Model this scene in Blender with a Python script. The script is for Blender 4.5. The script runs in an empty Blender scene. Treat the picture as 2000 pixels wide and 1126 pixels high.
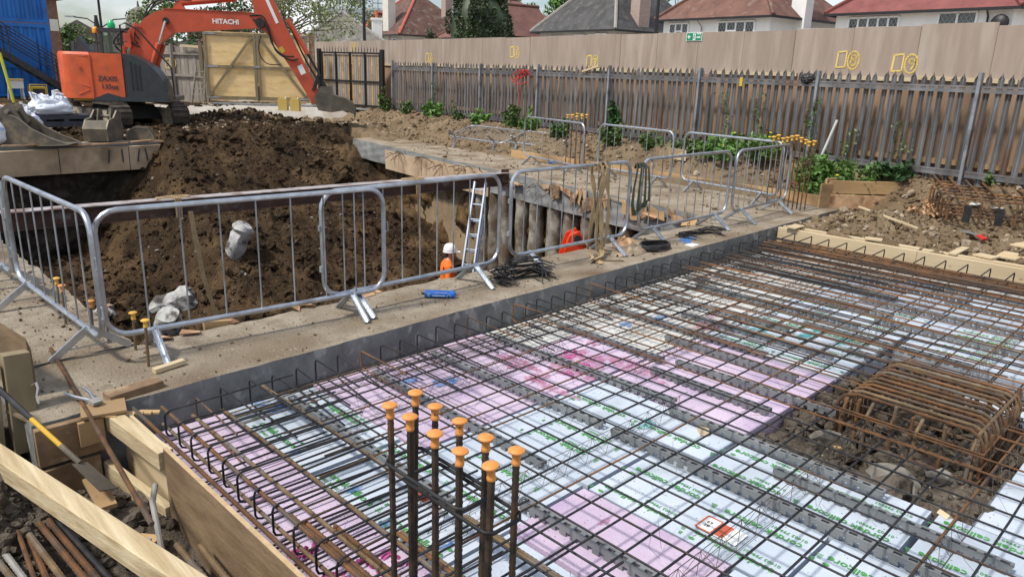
import bpy, bmesh, math, random
import numpy as np
from mathutils import Vector, Matrix
random.seed(7); rng = np.random.default_rng(11)
scene = bpy.context.scene
COL = scene.collection

# ------------------------------------------------------------------ camera
CAM_H = 2.1
az, pitch, roll = math.radians(45), math.radians(16.3), math.radians(1.93)
hF = Vector((math.cos(az), math.sin(az), 0)); hR = Vector((math.sin(az), -math.cos(az), 0)); UP = Vector((0, 0, 1))
Fw = math.cos(pitch)*hF - math.sin(pitch)*UP
U0 = math.cos(pitch)*UP + math.sin(pitch)*hF
Rt = math.cos(roll)*hR + math.sin(roll)*U0
Ut = math.cos(roll)*U0 - math.sin(roll)*hR
cd = bpy.data.cameras.new('camera'); cam = bpy.data.objects.new('camera', cd); COL.objects.link(cam)
cd.sensor_width = 36; cd.lens = 26.03; cd.clip_start = 0.05; cd.clip_end = 2000
cam.matrix_world = Matrix(((Rt.x, Ut.x, -Fw.x, 0), (Rt.y, Ut.y, -Fw.y, 0), (Rt.z, Ut.z, -Fw.z, CAM_H), (0, 0, 0, 1)))
scene.camera = cam

# ------------------------------------------------------------------ sky and sun
SUN_AZ, SUN_EL = math.radians(168), math.radians(57)
sd = Vector((math.cos(SUN_AZ)*math.cos(SUN_EL), math.sin(SUN_AZ)*math.cos(SUN_EL), math.sin(SUN_EL)))
world = bpy.data.worlds.new('World'); scene.world = world; world.use_nodes = True
nt = world.node_tree; nt.nodes.clear()
sky = nt.nodes.new('ShaderNodeTexSky'); sky.sky_type = 'NISHITA'; sky.sun_disc = False
sky.sun_elevation = SUN_EL; sky.sun_rotation = math.atan2(sd.x, sd.y); sky.air_density = 1.0; sky.dust_density = 1.5; sky.ozone_density = 1.5
tc = nt.nodes.new('ShaderNodeTexCoord'); mp = nt.nodes.new('ShaderNodeMapping'); mp.inputs['Scale'].default_value = (1, 1, 2.6)
nz = nt.nodes.new('ShaderNodeTexNoise'); nz.inputs['Scale'].default_value = 2.6; nz.inputs['Detail'].default_value = 7; nz.inputs['Roughness'].default_value = 0.55
rp = nt.nodes.new('ShaderNodeValToRGB'); rp.color_ramp.elements[0].position = 0.43; rp.color_ramp.elements[1].position = 0.60
mx = nt.nodes.new('ShaderNodeMix'); mx.data_type = 'RGBA'; mx.inputs['B'].default_value = (7.6, 7.8, 8.1, 1)
bg = nt.nodes.new('ShaderNodeBackground'); bg.inputs['Strength'].default_value = 0.105
wo = nt.nodes.new('ShaderNodeOutputWorld')
L = nt.links.new
L(tc.outputs['Generated'], mp.inputs['Vector']); L(mp.outputs[0], nz.inputs['Vector']); L(nz.outputs['Fac'], rp.inputs['Fac'])
L(rp.outputs['Color'], mx.inputs['Factor']); L(sky.outputs[0], mx.inputs['A']); L(mx.outputs['Result'], bg.inputs['Color']); L(bg.outputs[0], wo.inputs[0])
sl = bpy.data.lights.new('sun', 'SUN'); sl.energy = 2.8; sl.angle = math.radians(7); sl.color = (1.0, 0.95, 0.86)
so = bpy.data.objects.new('sun', sl); COL.objects.link(so); so.rotation_euler = sd.to_track_quat('Z', 'Y').to_euler()
vs = scene.view_settings; vs.view_transform = 'Standard'; vs.look = 'None'; vs.exposure = 0.45; vs.gamma = 1.0

# ------------------------------------------------------------------ materials
MATS = {}
def mat(name, c1, c2=None, rough=0.75, metal=0.0, scale=8.0, bump=0.0, bscale=None, stretch=(1, 1, 1), c3=None, s3=2.0, t3=(0.5, 0.62), lo=0.35, hi=0.65, coat=0.0, rnd=0.0, detail=5.0, spec=0.5, coord='Object', bdist=0.02):
    m = bpy.data.materials.new(name); m.use_nodes = True; n = m.node_tree; N = n.nodes; K = n.links.new
    b = N['Principled BSDF']; b.inputs['Roughness'].default_value = rough; b.inputs['Metallic'].default_value = metal
    b.inputs['Specular IOR Level'].default_value = spec
    if coat: b.inputs['Coat Weight'].default_value = coat
    co = N.new('ShaderNodeTexCoord'); ma = N.new('ShaderNodeMapping'); ma.inputs['Scale'].default_value = stretch
    K(co.outputs[coord], ma.inputs['Vector']); vec = ma.outputs[0]
    if rnd:
        oi = N.new('ShaderNodeObjectInfo'); ad = N.new('ShaderNodeVectorMath'); ad.operation = 'ADD'
        sc = N.new('ShaderNodeMath'); sc.operation = 'MULTIPLY'; sc.inputs[1].default_value = 37.0
        K(oi.outputs['Random'], sc.inputs[0]); K(vec, ad.inputs[0]); K(sc.outputs[0], ad.inputs[1]); vec = ad.outputs[0]
    out = None
    if c2 is not None:
        t = N.new('ShaderNodeTexNoise'); t.inputs['Scale'].default_value = scale; t.inputs['Detail'].default_value = detail; t.inputs['Roughness'].default_value = 0.6
        K(vec, t.inputs['Vector'])
        r = N.new('ShaderNodeValToRGB'); r.color_ramp.elements[0].position = lo; r.color_ramp.elements[1].position = hi
        r.color_ramp.elements[0].color = (*c1, 1); r.color_ramp.elements[1].color = (*c2, 1)
        K(t.outputs['Fac'], r.inputs['Fac']); out = r.outputs['Color']
        if c3 is not None:
            t3n = N.new('ShaderNodeTexNoise'); t3n.inputs['Scale'].default_value = s3; t3n.inputs['Detail'].default_value = 6
            K(vec, t3n.inputs['Vector'])
            r3 = N.new('ShaderNodeValToRGB'); r3.color_ramp.elements[0].position = t3[0]; r3.color_ramp.elements[1].position = t3[1]
            K(t3n.outputs['Fac'], r3.inputs['Fac'])
            x = N.new('ShaderNodeMix'); x.data_type = 'RGBA'; x.inputs['B'].default_value = (*c3, 1)
            K(r3.outputs['Color'], x.inputs['Factor']); K(out, x.inputs['A']); out = x.outputs['Result']
        if rnd:
            hs = N.new('ShaderNodeHueSaturation'); mr = N.new('ShaderNodeMapRange'); mr.inputs['To Min'].default_value = 1-rnd; mr.inputs['To Max'].default_value = 1+rnd
            K(oi.outputs['Random'], mr.inputs['Value']); K(mr.outputs[0], hs.inputs['Value']); K(out, hs.inputs['Color']); out = hs.outputs['Color']
        K(out, b.inputs['Base Color'])
    else:
        b.inputs['Base Color'].default_value = (*c1, 1)
    if bump:
        t2 = N.new('ShaderNodeTexNoise'); t2.inputs['Scale'].default_value = bscale or scale*3; t2.inputs['Detail'].default_value = 6; t2.inputs['Roughness'].default_value = 0.65
        K(vec, t2.inputs['Vector']); bn = N.new('ShaderNodeBump'); bn.inputs['Strength'].default_value = bump; bn.inputs['Distance'].default_value = bdist
        K(t2.outputs['Fac'], bn.inputs['Height']); K(bn.outputs[0], b.inputs['Normal'])
    MATS[name] = m
    return m
def glass_mat(name, c, rough=0.05):
    m = bpy.data.materials.new(name); m.use_nodes = True; b = m.node_tree.nodes['Principled BSDF']
    b.inputs['Base Color'].default_value = (*c, 1); b.inputs['Roughness'].default_value = rough; b.inputs['Specular IOR Level'].default_value = 0.8
    MATS[name] = m; return m
mat('concrete_top', (0.225, 0.175, 0.115), (0.44, 0.375, 0.29), 0.92, scale=6, bump=1.0, bscale=45, c3=(0.165, 0.112, 0.063), s3=1.5, t3=(0.46, 0.70), detail=14, lo=.30, hi=.70, bdist=.03)
mat('concrete_face', (0.135, 0.137, 0.135), (0.225, 0.228, 0.222), 0.9, scale=5, bump=0.8, bscale=26, c3=(0.33, 0.33, 0.31), s3=9, t3=(0.57, 0.68), detail=10, stretch=(1, 1, .6))
mat('concrete_grey', (0.18, 0.187, 0.183), (0.29, 0.295, 0.288), 0.9, scale=3, bump=0.6, bscale=14, c3=(0.17, 0.165, 0.15), s3=1.5)
mat('pile_concrete', (0.12, 0.095, 0.066), (0.38, 0.345, 0.29), 0.95, scale=4.5, bump=0.9, bscale=9, c3=(0.12, 0.085, 0.05), s3=2.2, t3=(0.42, 0.6), rnd=0.12)
mat('stump_concrete', (0.34, 0.34, 0.33), (0.55, 0.55, 0.53), 0.95, scale=5, bump=1.0, bscale=14, c3=(0.10, 0.09, 0.08), s3=4, t3=(0.5, 0.6), rnd=0.1)
mat('eps_white', (0.45, 0.52, 0.61), (0.56, 0.62, 0.70), 0.55, scale=1.3, bump=0.15, bscale=60, c3=(0.36, 0.41, 0.47), s3=2.5, t3=(0.55, 0.75), rnd=0.06)
mat('eps_dusty', (0.50, 0.49, 0.45), (0.68, 0.69, 0.68), 0.7, scale=2.0, bump=0.15, bscale=60, c3=(0.38, 0.34, 0.28), s3=2.0, t3=(0.55, 0.75), rnd=0.06)
mat('eps_pink', (0.47, 0.375, 0.50), (0.59, 0.485, 0.61), 0.8, scale=1.6, bump=0.3, bscale=70, c3=(0.40, 0.31, 0.47), s3=3.0, t3=(0.55, 0.75), rnd=0.06)
mat('eps_torn', (0.42, 0.05, 0.22), (0.60, 0.14, 0.36), 0.9, scale=30, bump=0.9, bscale=60)
mat('paint_pink', (0.48, 0.14, 0.28), (0.58, 0.30, 0.42), 0.8, scale=12)
mat('paint_blue', (0.03, 0.19, 0.62), (0.12, 0.36, 0.72), 0.7, scale=12)
mat('paint_teal', (0.02, 0.34, 0.42), (0.05, 0.42, 0.36), 0.5, scale=12)
mat('print_green', (0.05, 0.26, 0.05), (0.10, 0.36, 0.10), 0.6, scale=30)
mat('print_red', (0.50, 0.10, 0.05), None, 0.6)
mat('print_dark', (0.03, 0.04, 0.05), None, 0.6)
mat('plastic_grey', (0.13, 0.14, 0.148), (0.20, 0.21, 0.215), 0.5, scale=5, rnd=0.1)
mat('rebar_dark', (0.014, 0.015, 0.018), (0.040, 0.040, 0.043), 0.55, 0.4, scale=14, c3=(0.12, 0.062, 0.03), s3=1.3, t3=(0.62, 0.76), rnd=0.2)
mat('rebar_mid', (0.05, 0.036, 0.028), (0.12, 0.07, 0.04), 0.75, 0.2, scale=9, c3=(0.22, 0.10, 0.035), s3=1.6, t3=(0.46, 0.62), rnd=0.2)
mat('rebar_rust', (0.06, 0.034, 0.02), (0.185, 0.085, 0.03), 0.85, 0.1, scale=7, bump=0.4, bscale=120, c3=(0.10, 0.085, 0.07), s3=2.0, t3=(0.55, 0.68), rnd=0.2)
mat('rebar_brown', (0.10, 0.065, 0.035), (0.20, 0.135, 0.07), 0.85, 0.1, scale=7, bump=0.4, bscale=120, c3=(0.17, 0.155, 0.135), s3=3.0, t3=(0.5, 0.64), rnd=0.2)
mat('rebar_column', (0.022, 0.018, 0.015), (0.075, 0.05, 0.032), 0.7, 0.3, scale=18, c3=(0.12, 0.065, 0.03), s3=5, t3=(0.56, 0.7), rnd=0.2)
mat('wire', (0.07, 0.065, 0.06), (0.13, 0.10, 0.07), 0.6, 0.3, scale=20)
mat('galvanised', (0.40, 0.43, 0.47), (0.56, 0.60, 0.65), 0.36, 0.85, scale=9, c3=(0.30, 0.31, 0.33), s3=4, t3=(0.52, 0.7), rnd=0.06)
mat('galv_dull', (0.30, 0.32, 0.345), (0.43, 0.455, 0.48), 0.5, 0.55, scale=6, c3=(0.20, 0.20, 0.21), s3=3, rnd=0.1)
mat('fence_steel', (0.12, 0.118, 0.118), (0.235, 0.235, 0.24), 0.5, 0.45, scale=3, stretch=(1, 1, 0.35), c3=(0.19, 0.105, 0.065), s3=1.6, t3=(0.62, 0.78), rnd=0.15)
mat('cap_orange', (0.62, 0.235, 0.05), (0.70, 0.32, 0.09), 0.5, scale=20)
mat('cap_yellow', (0.66, 0.36, 0.04), (0.72, 0.42, 0.08), 0.5, scale=20)
mat('excavator_orange', (0.58, 0.085, 0.022), (0.66, 0.115, 0.03), 0.42, scale=4, c3=(0.40, 0.085, 0.035), s3=2.5, t3=(0.50, 0.75), coat=0.1)
mat('boom_orange', (0.50, 0.072, 0.028), (0.58, 0.09, 0.035), 0.5, scale=4, c3=(0.33, 0.06, 0.03), s3=2.0, t3=(0.52, 0.75))
mat('charcoal_paint', (0.025, 0.03, 0.035), (0.04, 0.045, 0.05), 0.45, scale=5)
mat('black_rubber', (0.012, 0.012, 0.012), (0.025, 0.024, 0.022), 0.7, scale=9)
mat('track_steel', (0.05, 0.042, 0.034), (0.11, 0.09, 0.068), 0.8, 0.3, scale=4, bump=0.4, bscale=30)
mat('track_pale', (0.33, 0.28, 0.20), (0.46, 0.40, 0.30), 0.85, scale=5, c3=(0.12, 0.10, 0.08), s3=4)
mat('bucket_steel', (0.085, 0.075, 0.06), (0.16, 0.135, 0.10), 0.75, 0.2, scale=3, bump=0.3, bscale=20, c3=(0.22, 0.17, 0.11), s3=3, t3=(0.55, 0.7))
mat('chrome', (0.75, 0.77, 0.8), None, 0.15, 1.0)
mat('white_paint', (0.78, 0.78, 0.76), (0.70, 0.70, 0.67), 0.6, scale=4)
mat('yellow_paint', (0.62, 0.42, 0.03), (0.55, 0.36, 0.03), 0.5, scale=4)
mat('lime_paint', (0.58, 0.62, 0.04), None, 0.5)
mat('green_lamp', (0.0, 0.45, 0.14), None, 0.3)
mat('amber_lamp', (0.75, 0.30, 0.0), None, 0.3)
mat('timber_new', (0.49, 0.385, 0.235), (0.60, 0.49, 0.32), 0.75, scale=5, stretch=(1, 0.12, 1), bump=0.15, bscale=20, c3=(0.42, 0.29, 0.14), s3=3, t3=(0.6, 0.75), rnd=0.06)
mat('timber_near', (0.40, 0.30, 0.165), (0.60, 0.50, 0.32), 0.75, scale=24, stretch=(1, 0.06, 1), bump=0.35, bscale=40, c3=(0.27, 0.19, 0.10), s3=3.5, t3=(0.56, 0.74))
mat('timber_tan', (0.38, 0.24, 0.11), (0.52, 0.34, 0.17), 0.8, scale=4, stretch=(0.3, 0.3, 1.5), bump=0.2, c3=(0.28, 0.18, 0.09), s3=2, rnd=0.08)
mat('timber_old', (0.21, 0.185, 0.155), (0.33, 0.295, 0.25), 0.9, scale=5, stretch=(1, 1, 0.2), bump=0.3, rnd=0.12)
mat('timber_brown', (0.16, 0.10, 0.055), (0.28, 0.18, 0.10), 0.85, scale=5, bump=0.3, c3=(0.36, 0.26, 0.16), s3=6, t3=(0.55, 0.66), rnd=0.1)
mat('timber_drab', (0.17, 0.135, 0.075), (0.25, 0.20, 0.115), 0.8, scale=4, stretch=(1, 1, 0.25), bump=0.2)
mat('ply_face', (0.155, 0.10, 0.055), (0.265, 0.185, 0.105), 0.75, scale=11, bump=0.25, bscale=40, stretch=(1, 0.25, 1), c3=(0.11, 0.075, 0.045), s3=2.0, t3=(0.50, 0.72))
mat('ply_edge', (0.40, 0.28, 0.15), (0.50, 0.37, 0.21), 0.8, scale=20)
mat('ply_yellow', (0.68, 0.48, 0.22), (0.76, 0.56, 0.28), 0.75, scale=2.5, stretch=(1, 1, 3), c3=(0.50, 0.32, 0.12), s3=1.6, t3=(0.55, 0.75), rnd=0.04)
mat('ply_wet', (0.42, 0.30, 0.19), (0.56, 0.42, 0.28), 0.85, scale=2.0, bump=0.2, c3=(0.26, 0.18, 0.11), s3=1.6, t3=(0.5, 0.68))
mat('ply_torn', (0.40, 0.23, 0.12), (0.58, 0.38, 0.22), 0.85, scale=5, bump=0.5, c3=(0.20, 0.10, 0.05), s3=3)
mat('hoarding_ply', (0.285, 0.225, 0.178), (0.36, 0.29, 0.236), 0.85, scale=3, stretch=(1.5, 1.5, 0.22), bump=0.15, bscale=12, c3=(0.41, 0.345, 0.29), s3=2.2, t3=(0.52, 0.72), rnd=0.06)
mat('hoarding_low_shade', (0.25, 0.16, 0.10), (0.34, 0.22, 0.14), 0.85, scale=3, stretch=(1.5, 1.5, 0.25), bump=0.15, bscale=12, c3=(0.19, 0.125, 0.08), s3=2.0, t3=(0.5, 0.7), rnd=0.1)  # same hoarding ply, with the shading behind the fence painted into its colour
mat('yellow_spray', (0.74, 0.55, 0.16), None, 0.7)
mat('sign_green', (0.0, 0.24, 0.11), None, 0.4)
mat('sign_white', (0.8, 0.82, 0.8), None, 0.4)
mat('girder', (0.055, 0.032, 0.025), (0.115, 0.06, 0.04), 0.7, 0.2, scale=3, c3=(0.17, 0.15, 0.15), s3=6, t3=(0.6, 0.72))
mat('girder_top', (0.33, 0.29, 0.29), (0.44, 0.40, 0.39), 0.6, 0.2, scale=5, c3=(0.2, 0.13, 0.1), s3=3)
mat('strap_tan', (0.34, 0.24, 0.12), (0.46, 0.34, 0.19), 0.9, scale=15)
mat('strap_green', (0.055, 0.07, 0.04), (0.10, 0.12, 0.075), 0.9, scale=15)
mat('cloth_sack', (0.26, 0.20, 0.13), (0.38, 0.30, 0.21), 0.95, scale=9, bump=0.6)
mat('black_plastic', (0.012, 0.012, 0.013), (0.03, 0.03, 0.032), 0.45, scale=12)
mat('can_blue', (0.01, 0.10, 0.42), (0.02, 0.14, 0.50), 0.35, scale=12)
mat('can_print', (0.45, 0.55, 0.75), None, 0.5)
mat('container_blue', (0.008, 0.14, 0.48), (0.012, 0.175, 0.56), 0.45, scale=2, c3=(0.006, 0.11, 0.39), s3=1)
mat('stair_black', (0.02, 0.022, 0.025), (0.04, 0.042, 0.045), 0.6, scale=8)
mat('bag_white', (0.62, 0.66, 0.74), (0.74, 0.77, 0.82), 0.7, scale=4, c3=(0.25, 0.38, 0.66), s3=5, t3=(0.62, 0.7))
mat('pallet_dark', (0.03, 0.035, 0.045), (0.06, 0.065, 0.08), 0.6, scale=5)
mat('fuel_yellow', (0.60, 0.43, 0.11), (0.66, 0.50, 0.17), 0.35, scale=3)
mat('aluminium', (0.42, 0.49, 0.58), (0.50, 0.57, 0.66), 0.45, 0.45, scale=6)
mat('hivis', (0.80, 0.15, 0.012), (0.86, 0.19, 0.02), 0.8, scale=9, bump=0.3, bscale=12)
mat('reflective', (0.42, 0.40, 0.36), None, 0.5)
mat('helmet', (0.80, 0.80, 0.80), None, 0.35)
mat('skin', (0.48, 0.25, 0.16), (0.52, 0.29, 0.19), 0.6, scale=9)
mat('glove', (0.02, 0.09, 0.085), None, 0.8)
mat('trouser', (0.76, 0.15, 0.015), (0.68, 0.13, 0.015), 0.85, scale=9)
mat('hair', (0.05, 0.03, 0.02), None, 0.8)
mat('mini_orange', (0.72, 0.06, 0.015), (0.66, 0.05, 0.012), 0.4, scale=5)
mat('red_plastic', (0.55, 0.02, 0.02), None, 0.4)
mat('spade_yellow', (0.66, 0.40, 0.02), (0.60, 0.36, 0.03), 0.5, scale=8)
mat('pipe_grey', (0.22, 0.215, 0.20), (0.31, 0.30, 0.28), 0.7, scale=8)
mat('pipe_white', (0.50, 0.52, 0.47), (0.60, 0.62, 0.56), 0.6, scale=8)
mat('render_white', (0.72, 0.72, 0.70), (0.78, 0.78, 0.76), 0.8, scale=1.5)
mat('render_cream', (0.60, 0.57, 0.50), (0.68, 0.65, 0.58), 0.85, scale=1.5)
mat('render_grey', (0.42, 0.40, 0.37), (0.50, 0.48, 0.45), 0.9, scale=1.5)
mat('brick_dark', (0.14, 0.075, 0.05), (0.24, 0.13, 0.09), 0.9, scale=6)
mat('brick_pink', (0.34, 0.26, 0.22), (0.42, 0.33, 0.28), 0.9, scale=6)
mat('black_trim', (0.012, 0.012, 0.014), None, 0.5)
mat('terracotta', (0.42, 0.12, 0.05), (0.50, 0.17, 0.07), 0.8, scale=5)
mat('ridge_red', (0.42, 0.09, 0.06), (0.48, 0.12, 0.08), 0.8, scale=3)
mat('ridge_grey', (0.24, 0.22, 0.20), (0.33, 0.31, 0.28), 0.9, scale=6)
mat('upvc', (0.78, 0.79, 0.80), None, 0.35)
glass_mat('window_glass', (0.045, 0.055, 0.065), 0.08)
mat('curtain', (0.30, 0.31, 0.32), None, 0.6)
glass_mat('cab_glass', (0.05, 0.07, 0.07), 0.04)
mat('cladding_pale', (0.45, 0.52, 0.56), (0.52, 0.58, 0.62), 0.6, scale=1)
mat('bark', (0.10, 0.075, 0.05), (0.17, 0.13, 0.09), 0.95, scale=6, bump=0.6)
mat('pavement', (0.38, 0.35, 0.30), (0.48, 0.45, 0.40), 0.9, scale=2.2, bump=0.2, c3=(0.26, 0.21, 0.16), s3=0.9, t3=(0.5, 0.7))
def leaf(name, c1, c2, trans=0.25):
    m = mat(name, c1, c2, 0.55, scale=1.1, lo=0.35, hi=0.65, detail=4)
    b = m.node_tree.nodes['Principled BSDF']; b.inputs['Transmission Weight'].default_value = 0
    b.inputs['Subsurface Weight'].default_value = 0
    return m
leaf('leaf_dark', (0.022, 0.038, 0.016), (0.05, 0.075, 0.026))
leaf('leaf_bright', (0.06, 0.15, 0.022), (0.13, 0.25, 0.04))
leaf('leaf_mid', (0.055, 0.10, 0.022), (0.10, 0.165, 0.04))
leaf('leaf_olive', (0.13, 0.16, 0.06), (0.23, 0.26, 0.11))
leaf('leaf_deep', (0.02, 0.06, 0.015), (0.045, 0.11, 0.025))
leaf('flower_pink', (0.38, 0.08, 0.12), (0.46, 0.14, 0.17))
mat('flower_yellow', (0.80, 0.62, 0.02), None, 0.6)
def soil(name, a, b2, c3, speck, s1=1.2, bump=1.0, s3=3.2):
    m = mat(name, a, b2, 0.96, scale=s1, bump=bump, bscale=16, c3=c3, s3=s3, t3=(0.50, 0.68), detail=9, spec=0.2, bdist=0.06)
    n = m.node_tree; N = n.nodes; K = n.links.new; bs = N['Principled BSDF']
    src = bs.inputs['Base Color'].links[0].from_socket; co = [q for q in N if q.type == 'TEX_COORD'][0]
    v = N.new('ShaderNodeTexVoronoi'); v.inputs['Scale'].default_value = 17; K(co.outputs['Object'], v.inputs['Vector'])
    r = N.new('ShaderNodeValToRGB'); r.color_ramp.elements[0].position = 0.10; r.color_ramp.elements[1].position = 0.16
    r.color_ramp.elements[0].color = (1, 1, 1, 1); r.color_ramp.elements[1].color = (0, 0, 0, 1); K(v.outputs['Distance'], r.inputs['Fac'])
    n2 = N.new('ShaderNodeTexNoise'); n2.inputs['Scale'].default_value = 2.0; K(co.outputs['Object'], n2.inputs['Vector'])
    r2 = N.new('ShaderNodeValToRGB'); r2.color_ramp.elements[0].position = 0.5; r2.color_ramp.elements[1].position = 0.6; K(n2.outputs['Fac'], r2.inputs['Fac'])
    mu = N.new('ShaderNodeMath'); mu.operation = 'MULTIPLY'; K(r.outputs['Color'], mu.inputs[0]); K(r2.outputs['Color'], mu.inputs[1])
    x = N.new('ShaderNodeMix'); x.data_type = 'RGBA'; x.inputs['B'].default_value = (*speck, 1)
    K(mu.outputs[0], x.inputs['Factor']); K(src, x.inputs['A']); K(x.outputs['Result'], bs.inputs['Base Color'])
soil('soil_dark', (0.024, 0.015, 0.008), (0.069, 0.043, 0.022), (0.125, 0.079, 0.040), (0.30, 0.26, 0.20), s3=0.9)
soil('soil_black', (0.022, 0.019, 0.015), (0.05, 0.042, 0.032), (0.08, 0.065, 0.045), (0.22, 0.21, 0.19), bump=1.0)
soil('soil_clay', (0.075, 0.045, 0.021), (0.18, 0.112, 0.050), (0.055, 0.035, 0.02), (0.34, 0.27, 0.18), s1=4.0)
soil('soil_tan', (0.15, 0.104, 0.060), (0.265, 0.196, 0.122), (0.20, 0.147, 0.092), (0.46, 0.39, 0.30))
soil('soil_grey', (0.10, 0.082, 0.062), (0.18, 0.15, 0.12), (0.07, 0.055, 0.04), (0.33, 0.30, 0.26))
mat('stone_tan', (0.22, 0.165, 0.11), (0.38, 0.31, 0.23), 0.95, scale=3, bump=0.5)
mat('stone_grey', (0.15, 0.135, 0.115), (0.27, 0.25, 0.22), 0.95, scale=3, bump=0.5)

def fuzzy(name, sc=22.0, lo=0.40, hi=0.62, mx_=0.85):
    m = MATS[name]; n = m.node_tree; N = n.nodes; K = n.links.new; b = N['Principled BSDF']; co = N.new('ShaderNodeTexCoord'); t = N.new('ShaderNodeTexNoise'); t.inputs['Scale'].default_value = sc; t.inputs['Detail'].default_value = 8; t.inputs['Roughness'].default_value = .7
    r = N.new('ShaderNodeMapRange'); r.inputs['From Min'].default_value = lo; r.inputs['From Max'].default_value = hi; r.inputs['To Max'].default_value = mx_
    K(co.outputs['Object'], t.inputs['Vector']); K(t.outputs['Fac'], r.inputs['Value']); K(r.outputs[0], b.inputs['Alpha'])
for q_ in ('paint_pink', 'paint_blue', 'paint_teal'): fuzzy(q_)
def knots(name, sc=7.0, col=(0.22, 0.12, 0.05)):
    m = MATS[name]; n = m.node_tree; N = n.nodes; K = n.links.new; b = N['Principled BSDF']; src = b.inputs['Base Color'].links[0].from_socket; co = N.new('ShaderNodeTexCoord'); mp_ = N.new('ShaderNodeMapping'); mp_.inputs['Scale'].default_value = (1.6, .75, 1.6)
    v = N.new('ShaderNodeTexVoronoi'); v.inputs['Scale'].default_value = sc; r = N.new('ShaderNodeMapRange'); r.inputs['From Min'].default_value = .20; r.inputs['From Max'].default_value = .06
    K(co.outputs['Object'], mp_.inputs['Vector']); K(mp_.outputs[0], v.inputs['Vector']); K(v.outputs['Distance'], r.inputs['Value'])
    w = N.new('ShaderNodeTexNoise'); w.inputs['Scale'].default_value = 3.0; K(co.outputs['Object'], w.inputs['Vector']); r2 = N.new('ShaderNodeMapRange'); r2.inputs['From Min'].default_value = .52; r2.inputs['From Max'].default_value = .58; K(w.outputs['Fac'], r2.inputs['Value'])
    mu = N.new('ShaderNodeMath'); mu.operation = 'MULTIPLY'; K(r.outputs[0], mu.inputs[0]); K(r2.outputs[0], mu.inputs[1])
    x = N.new('ShaderNodeMix'); x.data_type = 'RGBA'; x.inputs['B'].default_value = (*col, 1); K(mu.outputs[0], x.inputs['Factor']); K(src, x.inputs['A']); K(x.outputs['Result'], b.inputs['Base Color'])
for q_ in ('timber_near', 'timber_new', 'timber_tan'): knots(q_)
def specks(name, sc, col, size=(.10, .05), patch=(.50, .58)):
    m = MATS[name]; n = m.node_tree; N = n.nodes; K = n.links.new; b = N['Principled BSDF']; src = b.inputs['Base Color'].links[0].from_socket; co = N.new('ShaderNodeTexCoord')
    v = N.new('ShaderNodeTexVoronoi'); v.inputs['Scale'].default_value = sc; v.inputs['Randomness'].default_value = 1.0; K(co.outputs['Object'], v.inputs['Vector'])
    r = N.new('ShaderNodeMapRange'); r.inputs['From Min'].default_value = size[0]; r.inputs['From Max'].default_value = size[1]; K(v.outputs['Distance'], r.inputs['Value'])
    w = N.new('ShaderNodeTexNoise'); w.inputs['Scale'].default_value = 2.6; w.inputs['Detail'].default_value = 4; K(co.outputs['Object'], w.inputs['Vector']); r2 = N.new('ShaderNodeMapRange'); r2.inputs['From Min'].default_value = patch[0]; r2.inputs['From Max'].default_value = patch[1]; K(w.outputs['Fac'], r2.inputs['Value'])
    mu = N.new('ShaderNodeMath'); mu.operation = 'MULTIPLY'; K(r.outputs[0], mu.inputs[0]); K(r2.outputs[0], mu.inputs[1])
    x = N.new('ShaderNodeMix'); x.data_type = 'RGBA'; x.inputs['B'].default_value = (*col, 1); K(mu.outputs[0], x.inputs['Factor']); K(src, x.inputs['A']); K(x.outputs['Result'], b.inputs['Base Color'])
specks('eps_white', 26, (0.13, 0.11, 0.09), (.16, .09), (.48, .56)); specks('eps_pink', 40, (0.22, 0.13, 0.20), (.22, .12), (.42, .55)); specks('eps_dusty', 26, (0.16, 0.13, 0.10), (.20, .10), (.42, .55))
specks('concrete_top', 24, (0.52, 0.47, 0.40), (.22, .10), (.50, .60)); specks('excavator_orange', 9, (0.20, 0.11, 0.06), (.16, .06), (.50, .58)); specks('boom_orange', 9, (0.16, 0.08, 0.05), (.18, .06), (.48, .58))
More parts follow.
